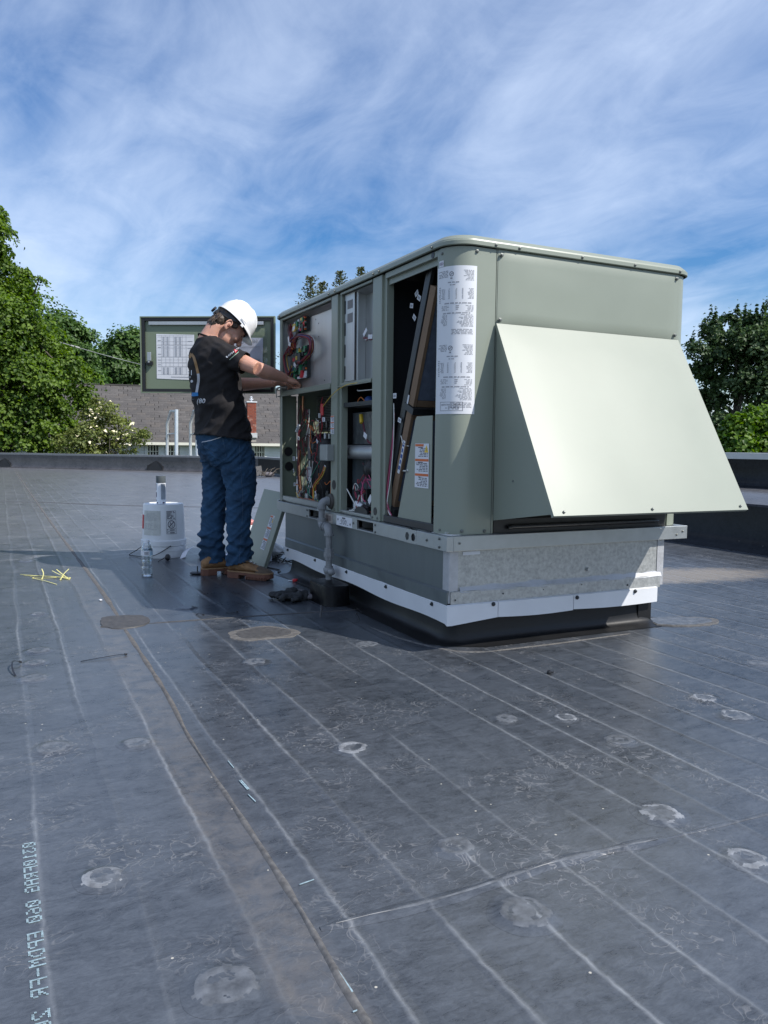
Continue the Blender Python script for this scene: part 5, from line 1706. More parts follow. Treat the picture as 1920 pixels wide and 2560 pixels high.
for x, z, w_ in ((1.735, .205, .004), (2.70, .205, .005), (2.20, .218, .003), (1.98, .216, .004), (2.42, .226, .003)):
    G().lathe([(w_, 0), (w_, .0012)], (x, 2.849, z), (0, -1, 0), 8).build('rivet', DARKSTEEL, curb)
# tape at the corners and along the joint
g = G()
g.loft([[(1.7035, 2.905, z), (1.7035, 2.858, z), (1.708, 2.8555, z), (1.752 + .006 * noise.noise(V((z * 30, 1, 1))), 2.8595, z), (1.752, 2.8612, z), (1.712, 2.8612, z)] for z in [.19 + .0285 * k for k in range(9)][::-1]][::1])
g.build('tape', DUCT, curb)
g = G()
rr = []
for k in range(60):
    x = 1.76 + 1.16 * k / 59
    a = .010 + .008 * abs(noise.noise(V((k * .17, 3, 3)))) + (.006 if 18 < k < 24 else 0)
    z = .247 + .003 * noise.noise(V((k * .2, 1, 9)))
    rr.append([(x, 2.8485, z - .012), (x, 2.858, z), (x, 2.8605, z + a), (x, 2.8615, z + a)])
g.loft(rr).build('tape', DUCT, curb)
g = G()
g.box(2.895, 2.9375, 2.8590, 2.8612, .19, .416).box(2.9356, 2.9385, 2.8620, 2.91, .19, .416)
g.build('tape', DUCT, curb)
G().box(1.775, 1.862, 2.8595, 2.8612, .396, .411).build('sticker', PAPER, curb)
# black flashing with a flared foot
rr = []
px = [((1.745, 4.97), (-1, 0)), ((1.745, 2.96), (-1, 0)), ((1.752, 2.905), (-.5, -.3)), ((1.785, 2.892), (-.25, -.5)), ((1.86, 2.889), (0, -1)), ((2.862, 2.885), (0, -1)), ((2.873, 2.888), (.7, -.7)), ((2.876, 2.91), (1, 0)), ((2.876, 4.97), (1, 0))]
path = []
for i in range(len(px) - 1):
    (a, na), (b, nb_) = px[i], px[i + 1]
    m_ = max(1, int((V((*b, 0)) - V((*a, 0))).length / .06))
    for k in range(m_):
        t_ = k / m_
        path.append((a[0] + (b[0] - a[0]) * t_, a[1] + (b[1] - a[1]) * t_, na[0] + (nb_[0] - na[0]) * t_, na[1] + (nb_[1] - na[1]) * t_))
path.append((*px[-1][0], *px[-1][1]))
for x, y, nx, ny in path:
    w_ = .010 * noise.noise(V((x * 4, y * 4, 1)))
    rr.append([(x + nx * d, y + ny * d, z) for d, z in ((0, .185), (.002 + w_ * .3, .085), (.006 + w_ * .5, .05), (.012 + w_ * .8, .024), (.024 + w_, .010), (.045 + w_ * 1.5, .004), (.085 + w_ * 2, .0025), (.10, .0022))])
i_ = G()
n_ = len(rr[0])
for r_ in rr:
    i_.v += r_
for k in range(len(rr) - 1):
    for j in range(n_ - 1):
        a = k * n_ + j
        i_.f.append((a, a + n_, a + n_ + 1, a + 1))
i_.build('flashing', FLASH, curb, 60)
g = G()
g.loft([[(2.80, 2.876, z), (2.872, 2.872, z), (2.881, 2.872, z), (2.882, 2.93, z), (2.878, 2.93, z), (2.874, 2.879, z), (2.80, 2.874, z)] for z in (.012, .17)])
g.build('corner_patch', FLASH, curb)

# ------------------------------------------------------------------ gas pipe and its sealed pocket
gp = thing('gas_pipe', (1.645, 4.06, 0.1), 'grey painted gas pipe with elbows and a valve rising to the unit', 'pipe')
g = G()
PYA, PYB, PXC = 4.172, 4.060, 1.640
R_ = .0175
for a_, b_ in (((1.69, PYA, .542), (PXC + .02, PYA, .542)), ((PXC, PYA, .515), (PXC, PYA, .42)), ((PXC, PYB, .385), (PXC, PYB, .28)), ((PXC, PYB, .262), (PXC, PYB, .10))):
    G().tube([a_, b_], R_, 14).build('pipe', PIPE, gp, 50)


def elbow(a, b, c):
    a, b, c = V(a), V(b), V(c)
    pts = bez(a, a * .4 + b * .6, c * .4 + b * .6, c, 8)
    g = G().tube(pts, .024, 14)
    for e, q in ((a, b), (c, b)):
        d = (e - q).normalized()
        g.tube([e - d * .004, e + d * .010], .0275, 14)
    return g.build('elbow', PIPE, gp, 50)


elbow((PXC + .030, PYA, .542), (PXC, PYA, .542), (PXC, PYA, .508))
elbow((PXC, PYA, .436), (PXC, PYA, .402), (PXC, PYA - .034, .402))
elbow((PXC, PYB + .034, .402), (PXC, PYB, .402), (PXC, PYB, .366))
G().tube([(PXC, PYB, .286), (PXC, PYB, .262)], .026, 8).tube([(PXC, PYB, .262), (PXC, PYB, .238)], .031, 8).tube([(PXC, PYB, .238), (PXC, PYB, .222)], .025, 8).build('pipe_union', PIPE, gp, 40)
G().tube([(PXC, PYB, .185), (PXC, PYB, .135)], .024, 14).tube([(PXC, PYB + .04, .158), (PXC, PYB - .04, .158)], .017, 10).sph((PXC, PYB - .04, .158), .021, 10, 6).sph((PXC, PYB, .160), .030, 12, 8).tube([(PXC, PYB + .04, .158), (PXC, PYB + .06, .160)], .010, 8).build('valve', PIPE, gp, 50)
G().lathe([(.045, 0), (.043, .010), (.034, .014), (.020, .016)], (1.6985, PYA, .542), (-1, 0, 0), 20).build('escutcheon', mat('rusty sleeve', (0.06, 0.055, 0.05), 0.6), gp, 50)
BLK = mat('tarred pocket', (0.005, 0.005, 0.006), 0.34, 0, 0.3, 14, 0.6, 26, 0.16)
rr = []
for z, s in ((.0, 1.05), (.02, 1.0), (.098, .98), (.108, .95), (.110, .80)):
    rr.append([(1.612 + s * (.078 * abs(math.cos(t)) ** .45 * (1 if math.cos(t) > 0 else -1)), 3.985 + s * (.150 * abs(math.sin(t)) ** .5 * (1 if math.sin(t) > 0 else -1)), z + (.005 * noise.noise(V((math.cos(t) * 3, math.sin(t) * 3, 2))) if z > .05 else 0)) for t in [2 * math.pi * j / 36 for j in range(36)]])
tag(G().loft(rr).build('pipe_pocket', BLK, smooth=50), 'black tarred block around the foot of the grey pipe', 'pipe support')

# ------------------------------------------------------------------ loose access panel leaning on the unit
ap = thing('access_cover', (1.64, 5.5, 0), 'loose sage green access panel leaning on the unit behind the worker boot', 'panel')
Bq, Bl_, Tq, Sq = V((1.62, 5.21, .004)), V((1.655, 5.87, .004)), V((1.790, 5.195, .522)), V((1.83, 5.86, .520))
an = (Bl_ - Bq).cross(Tq - Bq).normalized()
if an.x > 0:
    an = -an
e1, e2 = (Sq - Tq), (Tq - Bq)
G().plate([Bq, Bl_, Sq, Tq], .003).build('sheet', PAINT, ap)
g = G()
for a, b, n2 in ((Bq, Tq, e1.normalized()), (Bl_, Sq, -e1.normalized())):
    c = (a + b) / 2
    g.obox(c - an * .011 + n2 * .0015, (b - a) / 2, an * .010, n2 * .0015)
g.build('flange', PAINT, ap)
warn_label('warning_label', lambda u, v, k: Bq + e1 * ((.12 + (.115 - u)) / e1.length) + e2 * ((.115 + v) / e2.length) + an * (k + .0040), .115, .255, ap, True, 8)

# ------------------------------------------------------------------ the worker
def remesh(g, voxel, it=3, fac=0.5):
    me = g.mesh('shell')
    o = bpy.data.objects.new('shell', me)
    COL.objects.link(o)
    bm = bmesh.new()
    bm.from_mesh(me)
    bmesh.ops.recalc_face_normals(bm, faces=bm.faces)
    bm.to_mesh(me)
    bm.free()
    r = o.modifiers.new('r', 'REMESH')
    r.mode = 'VOXEL'
    r.voxel_size = voxel
    s = o.modifiers.new('s', 'SMOOTH')
    s.factor = fac
    s.iterations = it
    dg = bpy.context.evaluated_depsgraph_get()
    dg.update()
    out = bpy.data.meshes.new_from_object(o.evaluated_get(dg))
    bpy.data.objects.remove(o)
    out.polygons.foreach_set('use_smooth', [True] * len(out.polygons))
    return out


def displace(me, fn):
    me.update()
    nr = [v.normal.copy() for v in me.vertices]
    for v, n in zip(me.vertices, nr):
        v.co += n * fn(v.co)
    me.update()


TH = math.radians(12)
FW = V((math.cos(TH), math.sin(TH), 0))
LF = V((-math.sin(TH), math.cos(TH), 0))
UP = V((0, 0, 1))
man = thing('person', (1.30, 5.05, 0), 'worker in white hard hat, black t-shirt and blue jeans reaching into the unit', 'person')

# key joints
TC = {.885: (1.298, .180, .225), 1.0: (1.293, .160, .218), 1.15: (1.272, .152, .213), 1.29: (1.246, .148, .215), 1.40: (1.238, .145, .215), 1.45: (1.234, .128, .200), 1.495: (1.224, .098, .150), 1.535: (1.214, .078, .100)}
SHR, ELR, WRR = V((1.270, 4.873, 1.415)), V((1.425, 4.715, 1.325)), V((1.650, 4.852, 1.286))
SHL, ELL_, WRL = V((1.195, 5.235, 1.42)), V((1.425, 5.30, 1.262)), V((1.640, 5.02, 1.270))
HC_ = V((1.318, 5.040, 1.606))
PIT, YAW = math.radians(45), math.radians(2)
HF = V((math.cos(YAW) * math.cos(PIT), math.sin(YAW) * math.cos(PIT), -math.sin(PIT)))
HS = V((-math.sin(YAW), math.cos(YAW), 0))       # towards his left
HU = HF.cross(HS)


def H(f, s, u):
    return HC_ + HF * f + HS * s + HU * u


def hell(g, c, r, n=20, m=14):
    return g.ell(H(*c), (HF * r[0], HS * r[1], HU * r[2]), n, m)


skin = G()
# head: cranium, face block, jaw, brow, nose, lips, chin, cheeks, ears, neck
hell(skin, (.010, 0, .060), (.106, .080, .085))
hell(skin, (.045, 0, .010), (.075, .066, .085))
hell(skin, (.048, 0, -.045), (.062, .052, .060))
hell(skin, (.085, 0, -.082), (.026, .028, .022), 12, 8)
hell(skin, (.100, 0, .048), (.020, .052, .016), 12, 8)
skin.tube([H(.108, 0, .040), H(.124, 0, .010), H(.142, 0, -.018)], [.010, .013, .0155], 10)
hell(skin, (.134, 0, -.020), (.014, .018, .010), 10, 6)
hell(skin, (.106, 0, -.044), (.012, .026, .007), 10, 6)
hell(skin, (.104, 0, -.057), (.012, .024, .008), 10, 6)
for s_ in (-1, 1):
    hell(skin, (.078, .040 * s_, -.012), (.030, .026, .026), 12, 8)
    hell(skin, (-.012, .082 * s_, -.002), (.021, .008, .034), 12, 8)
    hell(skin, (-.004, .080 * s_, -.026), (.011, .007, .014), 10, 6)
NB = V((1.205, 5.05, 1.50))
skin.tube([NB, V((1.222, 5.048, 1.545)), H(-.045, 0, -.045), H(-.02, 0, 0)], [.072, .062, .058, .060], 18)
# torso core (inside the clothes)
skin.etube([(V((c[0], 5.05, z)), c[1] - .025, c[2] - .03) for z, c in TC.items()], 20, FW)
skin.etube([(V((1.315, 5.05, .72)), .07, .12), (V((1.305, 5.05, .90)), .11, .15)], 16, FW)
# arms
skin.tube([NB + V((.02, -.08, -.04)), SHR, SHR * .5 + ELR * .5, ELR], [.05, .056, .051, .043], 16)
skin.tube([ELR, ELR * .72 + WRR * .28 + V((0, -.004, -.006)), ELR * .3 + WRR * .7, WRR], [.043, .047, .037, .029], 16)
skin.tube([NB + V((-.02, .08, -.04)), SHL, SHL * .5 + ELL_ * .5, ELL_], [.05, .054, .049, .042], 16)
skin.tube([ELL_, ELL_ * .72 + WRL * .28, ELL_ * .3 + WRL * .7, WRL], [.042, .045, .036, .029], 16)


def hand(g, w, d, up, side, sc=1.0):
    """lightly closed hand: palm from wrist w along d, knuckle normal up, thumb on side"""
    d = d.normalized()
    side = (side - d * side.dot(d)).normalized()
    up = d.cross(side)
    if up.dot(V((0, 0, 1))) < 0:
        up = -up
    p = lambda a, b, c: w + d * a * sc + side * b * sc + up * c * sc
    g.ell(p(.046, 0, 0), (d * .050 * sc, side * .040 * sc, up * .017 * sc), 14, 10)
    g.ell(p(.02, 0, 0), (d * .035 * sc, side * .030 * sc, up * .020 * sc), 12, 8)
    for k, (ln, s0) in enumerate(((.92, .028), (1.0, .0095), (.95, -.009), (.78, -.027))):
        a = p(.078, s0, .006)
        b = p(.078 + .040 * ln, s0 * .95, -.004)
        c = p(.084 + .040 * ln, s0 * .88, -.030 * ln)
        e = p(.062 + .020 * ln, s0 * .82, -.044 * ln)
        g.tube([p(.045, s0 * .8, .003), a, b, c, e], [.010, .0105, .0095, .0085, .0072], 8)
    g.tube([p(.018, .026, -.006), p(.045, .046, -.018), p(.072, .040, -.032), p(.090, .024, -.038)], [.013, .0125, .0105, .008], 8)


hand(skin, WRR, V((.085, .02, -.02)), V((0, -.4, 1)), V((.1, .75, .3)), 1.02)
hand(skin, WRL, V((.09, -.03, .0)), V((0, .4, 1)), V((-.1, -.75, .35)), 1.0)
# lower legs inside the jeans, ankles
skin.tube([(1.365, 4.965, .74), (1.382, 4.955, .45), (1.375, 4.955, .09)], [.062, .047, .036], 14)
skin.tube([(1.285, 5.135, .74), (1.268, 5.148, .45), (1.25, 5.15, .09)], [.060, .045, .034], 14)
skm = remesh(skin, .0045, 3)


def skin_mat():
    m = mat('skin', (0.54, 0.29, 0.21), 0.5, 0, 0.10, 22, 0.06, 160, 0.4)
    p = m.node_tree.nodes['Principled BSDF']
    p.inputs['Subsurface Weight'].default_value = 0.12
    p.inputs['Subsurface Radius'].default_value = (.012, .004, .002)
    return m


SKIN = skin_mat()
skm.materials.clear()
body = link('body', skm, SKIN, man)
for s_ in (-1, 1):
    G().sph(H(.096, .030 * s_, .026), .0125, 10, 8).build('eye', mat('eye', (0.10, 0.07, 0.05), 0.2), man, 180)
    G().tube([H(.108, .050 * s_, .040), H(.118, .034 * s_, .047), H(.120, .014 * s_, .044)], [.003, .005, .004], 6).build('eyebrow', mat('brow hair', (0.05, 0.03, 0.02), 0.8), man, 180)
g = G()
for a0, a1, r in ((-1.9, 1.8, .0045),):
    g.tube([H(-.012 + .017 * math.sin(t), -.089 - .002 * math.cos(t), .002 + .029 * math.cos(t)) for t in [a0 + (a1 - a0) * k / 12 for k in range(13)]], r, 6)
g.build('ear_rim', SKIN, man, 180)
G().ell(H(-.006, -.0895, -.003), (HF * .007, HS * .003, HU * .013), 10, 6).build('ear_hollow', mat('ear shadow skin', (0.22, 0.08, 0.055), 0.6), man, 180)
# hair: cap under the helmet, longer at the nape
HAIR = mat('brown hair', (0.058, 0.038, 0.025), 0.55, 0, 0.45, 60, 0.5, 120, streak=(1, 1, .35))
hg = G()
hell(hg, (-.016, 0, .052), (.094, .0835, .070), 24, 16)
hell(hg, (-.056, 0, -.004), (.052, .072, .060), 24, 14)
hell(hg, (-.070, 0, -.046), (.034, .056, .042), 18, 12)
for s_ in (-1, 1):
    hell(hg, (.020, .074 * s_, .032), (.026, .010, .026), 12, 8)
hm = remesh(hg, .005, 2)
displace(hm, lambda p: .0042 * noise.noise(p * 95) + .004 * noise.noise(V((p.x * 60, p.y * 60, p.z * 25))))
hm.materials.clear()
hair = link('hair', hm, HAIR, man)
g = G()
r = random.Random(4)
for k in range(70):
    s_ = r.uniform(-.060, .055)
    f_ = -.050 - .050 * math.sqrt(max(0, 1 - (s_ / .07) ** 2)) * r.uniform(.7, 1.0)
    u_ = r.uniform(-.03, .02)
    a = H(f_, s_ * 1.12, u_)
    g.tube(bez(a, a + HU * -.015 + HF * -.010, a + HU * -.030 + HF * -.008 + HS * r.uniform(-.01, .01), a + HU * -.045 + HF * r.uniform(-.006, .014) + HS * r.uniform(-.012, .012), 4), [.0035, .004, .0035, .0025, .001], 5)
g.build('hair_strands', HAIR, man, 180)['kind'] = 'stuff'

# hard hat
HAT = mat('white helmet plastic', (0.72, 0.73, 0.74), 0.28, 0, 0.015, 5, rvar=0.03, coat=0.3)
hat_c = (.018, 0, .062)
rings = []
TL = -0.10


def hat(a, t):
    """a = angle round the head, t = 0 brim .. 1 crown"""
    el = t * math.pi / 2
    rf, rs_, rh_ = .131, .112, .150
    c = math.cos(el) ** .85
    bulge = 1 + .018 * math.exp(-((math.sin(a)) / .35) ** 2) * (t > .1)
    return H(hat_c[0] + rf * c * math.cos(a) * bulge, rs_ * c * math.sin(a) * bulge, hat_c[2] + rh_ * math.sin(el) ** .93 + TL * 0)


na, nt = 48, 14
for k in range(nt):
    rings.append([hat(2 * math.pi * j / na, k / nt) for j in range(na)])
rings.append([H(hat_c[0], 0, hat_c[2] + .150)] * na)
inner = [[H(hat_c[0] + (.131 - .006) * math.cos(a) , (.112 - .006) * math.sin(a), hat_c[2] - .001) for a in [2 * math.pi * j / na for j in range(na)]]]


def brim(a, out, dz):
    fr = max(0, math.cos(a)) ** 1.6
    w_ = .007 + .036 * fr
    return H(hat_c[0] + (.131 + w_ * out) * math.cos(a), (.112 + (.007 + .004 * fr) * out) * math.sin(a), hat_c[2] - .014 * fr * out + dz)


ang = [2 * math.pi * j / na for j in range(na)]
shell = [[H(hat_c[0] + .118 * math.cos(a), .100 * math.sin(a), hat_c[2] + .02) for a in ang], inner[0], [brim(a, 1, -.004) for a in ang], [brim(a, 1.04, -.001) for a in ang], [brim(a, 1, .002) for a in ang], [brim(a, .2, .004) for a in ang]] + rings[1:]
G().loft(shell, False).build('hard_hat', HAT, man, 60)
hh = [c for c in man.children if c.name.startswith('hard_hat')][0]
g = G()
for k in (-1, 0, 1):
    pts = [hat(math.pi * (0 if t < 1 else 1) + (k * .30 / max(.3, math.cos(min(t, 2 - t) * math.pi / 2))) * (1 if t < 1 else -1), min(t, 2 - t)) for t in [.30 + 1.2 * i / 20 for i in range(21)]]
    g.tube(pts, .0035, 6)
g.build('crown_rib', HAT, hh, 180)
G().obox(H(.035, -.1195, .082), HF * .022, HS * .003, HU * .005).build('slot_boss', HAT, hh, bevel=.002)
G().obox(H(.05, -.112, .052), HF * .010, HS * .006, HU * .008).build('clip', HAT, hh, bevel=.002)
band = [[H(.012 + .117 * math.cos(a), .094 * math.sin(a), u_) for a in ang] for u_ in (.082, .052, .030)]
for j, a in enumerate(ang):
    k = max(0, -math.cos(a))
    band[2][j] = H(.012 + (.117 - .002) * math.cos(a), .094 * math.sin(a), .048 - .034 * k ** .6)
    band[1][j] = H(.012 + .118 * math.cos(a), .095 * math.sin(a), .056 - .012 * k)
G().loft(band, False).build('head_band', BLACK, hh, 60)
G().lathe([(.012, 0), (.012, .010), (.0, .011)], H(-.104, 0, .022), -HF, 12).lathe([(.020, 0), (.021, .004), (.021, .012), (.018, .014)], H(-.122, 0, .022), -HF, 14).obox(H(-.108, 0, .022), HF * .008, HS * .030, HU * .014).build('ratchet_knob', BLACK, hh, 50)

# t-shirt
sg = G()
sg.etube([(V((c[0], 5.05, z)), c[1], c[2]) for z, c in TC.items() if z < 1.51] + [(V((1.216, 5.05, 1.530)), .078, .092)], 32, FW)
sg.tube([V((1.225, 4.97, 1.435)), SHR + V((-.005, 0, .002)), SHR * .6 + ELR * .4, SHR * .36 + ELR * .64], [.072, .076, .071, .070], 22)
sg.tube([V((1.215, 5.13, 1.435)), SHL, SHL * .6 + ELL_ * .4, SHL * .36 + ELL_ * .64], [.074, .076, .070, .072], 22)
sg.tube([V((1.232, 4.945, 1.46)), V((1.215, 5.05, 1.525)), V((1.208, 5.155, 1.46))], [.052, .05, .052], 14)
sm = remesh(sg, .0065, 6)


def cloth(p):
    low = max(0, min(1, (1.33 - p.z) / .35))
    a = .020 * low * noise.noise(V((p.x * 4 + p.y * 2, p.y * 3, p.z * 15 + p.x * 6)))
    b = .009 * noise.noise(V((p.x * 9, p.y * 9, p.z * 22 - p.x * 14)))
    c = .012 * noise.noise(V((p.x * 26 + p.z * 22, p.y * 8, p.z * 6))) * max(0, 1 - (p - SHR).length / .24)
    d = .008 * max(0, 1 - abs(p.z - .905) / .03) * (1 + 1.5 * noise.noise(p * 9)) * (1 if p.z < .93 else .4)
    r1 = noise.noise(V((p.x * 6 + p.z * 3, p.y * 6, p.z * 11 - p.x * 9 + 4)))
    e = .009 * max(0, 1 - 3.4 * abs(r1)) * (.35 + .65 * low)
    return a + b + c + d + e - .003


displace(sm, cloth)
# trim the hem slanted (higher at the back), and open the neck and sleeve ends
bm = bmesh.new()
bm.from_mesh(sm)
fd = (ELR - SHR).normalized()
fl_ = (ELL_ - SHL).normalized()
dead = []
for f in bm.faces:
    c = f.calc_center_median()
    hem = .925 - (c.x - 1.10) * .13
    if c.z < hem:
        dead.append(f)
    elif (c - (SHR * .385 + ELR * .615)).dot(fd) > 0 and (c - ELR).length < .16 and c.y < 4.93:
        dead.append(f)
    elif (c - (SHL * .385 + ELL_ * .615)).dot(fl_) > 0 and (c - ELL_).length < .16 and c.y > 5.15:
        dead.append(f)
    elif (c - V((1.222, 5.05, 1.575))).length < .066 and c.z > 1.51:
        dead.append(f)
bmesh.ops.delete(bm, geom=dead, context='FACES')
bm.to_mesh(sm)
bm.free()
SHIRT = mat('black cotton', (0.015, 0.0135, 0.0145), 0.85, 0, 0.25, 30, 0.25, 260, 0.3)
sm.materials.clear()
shirt = link('t_shirt', sm, SHIRT, man)
so = shirt.modifiers.new('thick', 'SOLIDIFY')
so.thickness = .003
so.offset = -1
G().tube([V((1.214 + .066 * math.cos(a), 5.05 + .076 * math.sin(a), 1.535 - .022 * math.cos(a) - .012 * abs(math.sin(a)))) for a in [2 * math.pi * k / 28 for k in range(29)]], .0055, 6, False).build('collar', SHIRT, shirt, 180)


def bvh_of(me):
    return BVHTree.FromPolygons([v.co.copy() for v in me.vertices], [tuple(p.vertices) for p in me.polygons])


O_ = V((0, 0, CAM_H))


def decal(tree_, fn_pts, lift=.003):
    """drop 2D outline points onto a garment and stand them just off the cloth"""
    out = []
    for px, py in fn_pts:
        d = (at(px, py, 1) - O_).normalized()
        h = tree_.ray_cast(O_, d)
        if h[0] is None:
            out.append(None)
        else:
            n = h[1] if h[1].dot(d) < 0 else -h[1]
            out.append(h[0] + n * lift)
    return out


def decal_strip(g, tree_, pts, w, n=10, lift=.0025):
    """ribbon of width w (photo px) along px points"""
    P = spline([(x, y, 0) for x, y in pts], n)
    prev = None
    for k, p in enumerate(P):
        t = (P[min(k + 1, len(P) - 1)] - P[max(k - 1, 0)]).normalized()
        s = V((t.y, -t.x, 0)) * (w / 2)
        a, b = decal(tree_, [(p.x + s.x, p.y + s.y), (p.x - s.x, p.y - s.y)], lift)
        if prev and a and b and prev[0] and prev[1] and (a - prev[0]).length < .06 and (b - prev[1]).length < .06:
            g.quad(prev[0], prev[1], b, a)
        prev = (a, b)


def decal_text(g, tree_, body, x, y, h, slant=0.0, mirror=False, xs=1.0, dy=0.0, lift=.003):
    (vs, fs), wd = text_mesh(body)
    q = []
    for v in vs:
        u = (wd - v[0]) if mirror else v[0]
        q.append((x + u * h * xs + v[1] * slant * h, y - v[1] * h + u * h * dy))
    P = decal(tree_, q, lift)
    for f in fs:
        if all(P[i] is not None for i in f) and max((P[i] - P[f[0]]).length for i in f) < .05:
            g.quad(*[P[i] for i in f])


sb_ = bvh_of(sm)
GOLD = mat('gold shirt print', (0.30, 0.17, 0.07), 0.7)
SILV = mat('silver shirt print', (0.42, 0.43, 0.46), 0.7)
BLUEP = mat('blue shirt print', (0.02, 0.20, 0.52), 0.7)
WHP = mat('white shirt print', (0.62, 0.64, 0.68), 0.7)
g = G()
decal_strip(g, sb_, [(474, 898), (478, 886), (479, 884)], 6)
decal_strip(g, sb_, [(479, 885), (485, 893), (491, 913), (496, 934)], 6.5)
g.build('shirt_print', GOLD, shirt, fixn=False)
g = G()
decal_strip(g, sb_, [(496, 934), (497, 950), (494, 970), (492, 981)], 6.5)
g.build('shirt_print', SILV, shirt, fixn=False)
g = G()
decal_strip(g, sb_, [(476, 985), (484, 986), (496, 985)], 9)
g.build('shirt_print', BLUEP, shirt, fixn=False)
g = G()
decal_text(g, sb_, '10', 466, 938, 19, 0, True)
decal_text(g, sb_, 'SERVICE', 457, 945, 6, 0, True, 1.0, -.02)
decal_text(g, sb_, 'IT (80', 473, 1008, 16.5, .15)
decal_strip(g, sb_, [(478, 953), (480, 951), (482, 953), (480, 955), (478, 953)], 3)
g.build('shirt_print', WHP, shirt, fixn=False)
g = G()
decal_text(g, sb_, 'POWER', 569, 894, 8.5, .2, True, .95, -.72)
decal_strip(g, sb_, [(566, 891), (569, 894)], 3)
g.build('sleeve_print', WHP, shirt, fixn=False)
g = G()
decal_strip(g, sb_, [(574, 899), (586, 889), (597, 880)], 1.3)
g.build('sleeve_print', mat('green white print', (0.35, 0.5, 0.38), 0.7), shirt, fixn=False)
g = G()
decal_strip(g, sb_, [(586, 874), (590, 882)], 3.4)
decal_strip(g, sb_, [(590, 877), (594, 877)], 3.0)
g.build('sleeve_print', RED, shirt, fixn=False)

# jeans
jg = G()
jg.etube([(V((1.30, 5.05, .955)), .150, .185), (V((1.298, 5.05, .92)), .165, .196), (V((1.310, 5.05, .83)), .166, .205), (V((1.325, 5.05, .76)), .150, .195), (V((1.325, 5.05, .71)), .09, .15)], 28, FW)
RL = [(1.355, 4.985, .90, .085, .085), (1.372, 4.962, .80, .105, .098), (1.378, 4.955, .70, .118, .098), (1.386, 4.955, .62, .106, .090), (1.388, 4.952, .54, .099, .084), (1.378, 4.95, .46, .090, .080), (1.369, 4.95, .38, .081, .076), (1.373, 4.95, .28, .077, .075), (1.378, 4.95, .20, .079, .077), (1.377, 4.95, .14, .083, .082), (1.376, 4.95, .065, .090, .088)]
LL = [(1.27, 5.12, .90, .085, .085), (1.262, 5.145, .80, .100, .100), (1.285, 5.15, .70, .095, .096), (1.277, 5.15, .62, .090, .088), (1.270, 5.15, .54, .085, .082), (1.262, 5.15, .46, .082, .080), (1.255, 5.15, .38, .080, .077), (1.246, 5.15, .28, .080, .076), (1.241, 5.15, .20, .082, .077), (1.248, 5.15, .14, .082, .080), (1.256, 5.15, .058, .082, .084)]
for rows in (RL, LL):
    jg.etube([(V(p[:3]), p[3], p[4]) for p in rows], 22, FW)
jm = remesh(jg, .0065, 5)


def denim(p):
    k = max(0, 1 - abs(p.z - .20) / .12)
    q = max(0, 1 - abs(p.z - .50) / .16)
    s = max(0, 1 - abs(p.z - .74) / .10)
    ph = 5.0 if p.y > 5.05 else 0.0
    r1 = noise.noise(V((p.x * 7 + 2, p.y * 7 + ph, p.z * 17 - p.x * 15)))
    r2 = noise.noise(V((p.x * 10, p.y * 10 + ph, p.z * 30 + p.x * 22)))
    rid = (.007 + .006 * k + .005 * s) * max(0, 1 - 3.2 * abs(r1)) + .004 * max(0, 1 - 3.5 * abs(r2))
    a = rid - .004 + (.013 * k + .010 * q) * noise.noise(V((p.x * 6, p.y * 6 + ph, p.z * 26 + p.x * 9)))
    b = .005 * noise.noise(V((p.x * 13, p.y * 13, p.z * 20 + ph)))
    c = .010 * s * noise.noise(V((p.x * 20 + p.z * 16, p.y * 12, p.z * 14)))
    d = .010 * k * math.sin(p.z * 95 + 3 * noise.noise(p * 6 + V((ph, 0, 0))) + p.x * 12)
    return a + b + c + d


displace(jm, denim)
bm = bmesh.new()
bm.from_mesh(jm)
dead = [f for f in bm.faces if (lambda c: c.z < (.084 + (c.x - 1.29) * .25 if c.y < 5.045 else .076 + (c.x - 1.18) * .10) or c.z > .948)(f.calc_center_median())]
bmesh.ops.delete(bm, geom=dead, context='FACES')
bm.to_mesh(jm)
bm.free()


def denim_mat():
    m = mat('blue denim', (0.022, 0.060, 0.118), 0.85, 0, 0.38, 9, 0.35, 320, 0.25)
    return m


DENIM = denim_mat()
jm.materials.clear()
jeans = link('jeans', jm, DENIM, man)
so = jeans.modifiers.new('thick', 'SOLIDIFY')
so.thickness = .004
so.offset = -1
jb = bvh_of(jm)
STITCH = mat('denim stitching', (0.085, 0.13, 0.20), 0.8)
z6 = lambda x, y: (320 + x * .2773, 1060 + y * .2773)
g = G()
for line in ([(850, 115), (880, 300), (810, 350), (770, 260), (670, 170), (850, 115)], [(1000, 130), (1015, 400), (1035, 700), (1020, 1000), (1000, 1250)], [(845, 100), (1000, 160)]):
    decal_strip(g, jb, [z6(*p) for p in line], .55, 8, .0015)
g.build('seam_stitching', STITCH, jeans, fixn=False)
g = G()
decal_strip(g, jb, [z6(*p) for p in ((668, 165), (760, 145), (845, 115))], 1.4, 8, .003)
g.build('pocket_edge', WHP, jeans, fixn=False)
g = G()
decal_strip(g, jb, [z6(*p) for p in ((660, 168), (700, 260), (770, 330), (830, 345), (880, 300), (850, 118), (760, 150), (662, 172))], 2.2, 8, .002)
g.build('back_pocket', DENIM, jeans, fixn=False)


# work boots
SOLE = mat('rubber sole', (0.13, 0.055, 0.035), 0.7, 0, 0.15, 20)
WELT = mat('welt', (0.28, 0.17, 0.09), 0.7)
SUEDE = mat('tan nubuck', (0.23, 0.125, 0.055), 0.75, 0, 0.25, 25, 0.2, 120)
SUEDE_D = mat('worn dark nubuck toe', (0.085, 0.060, 0.040), 0.75, 0, 0.3, 25, 0.2, 120)


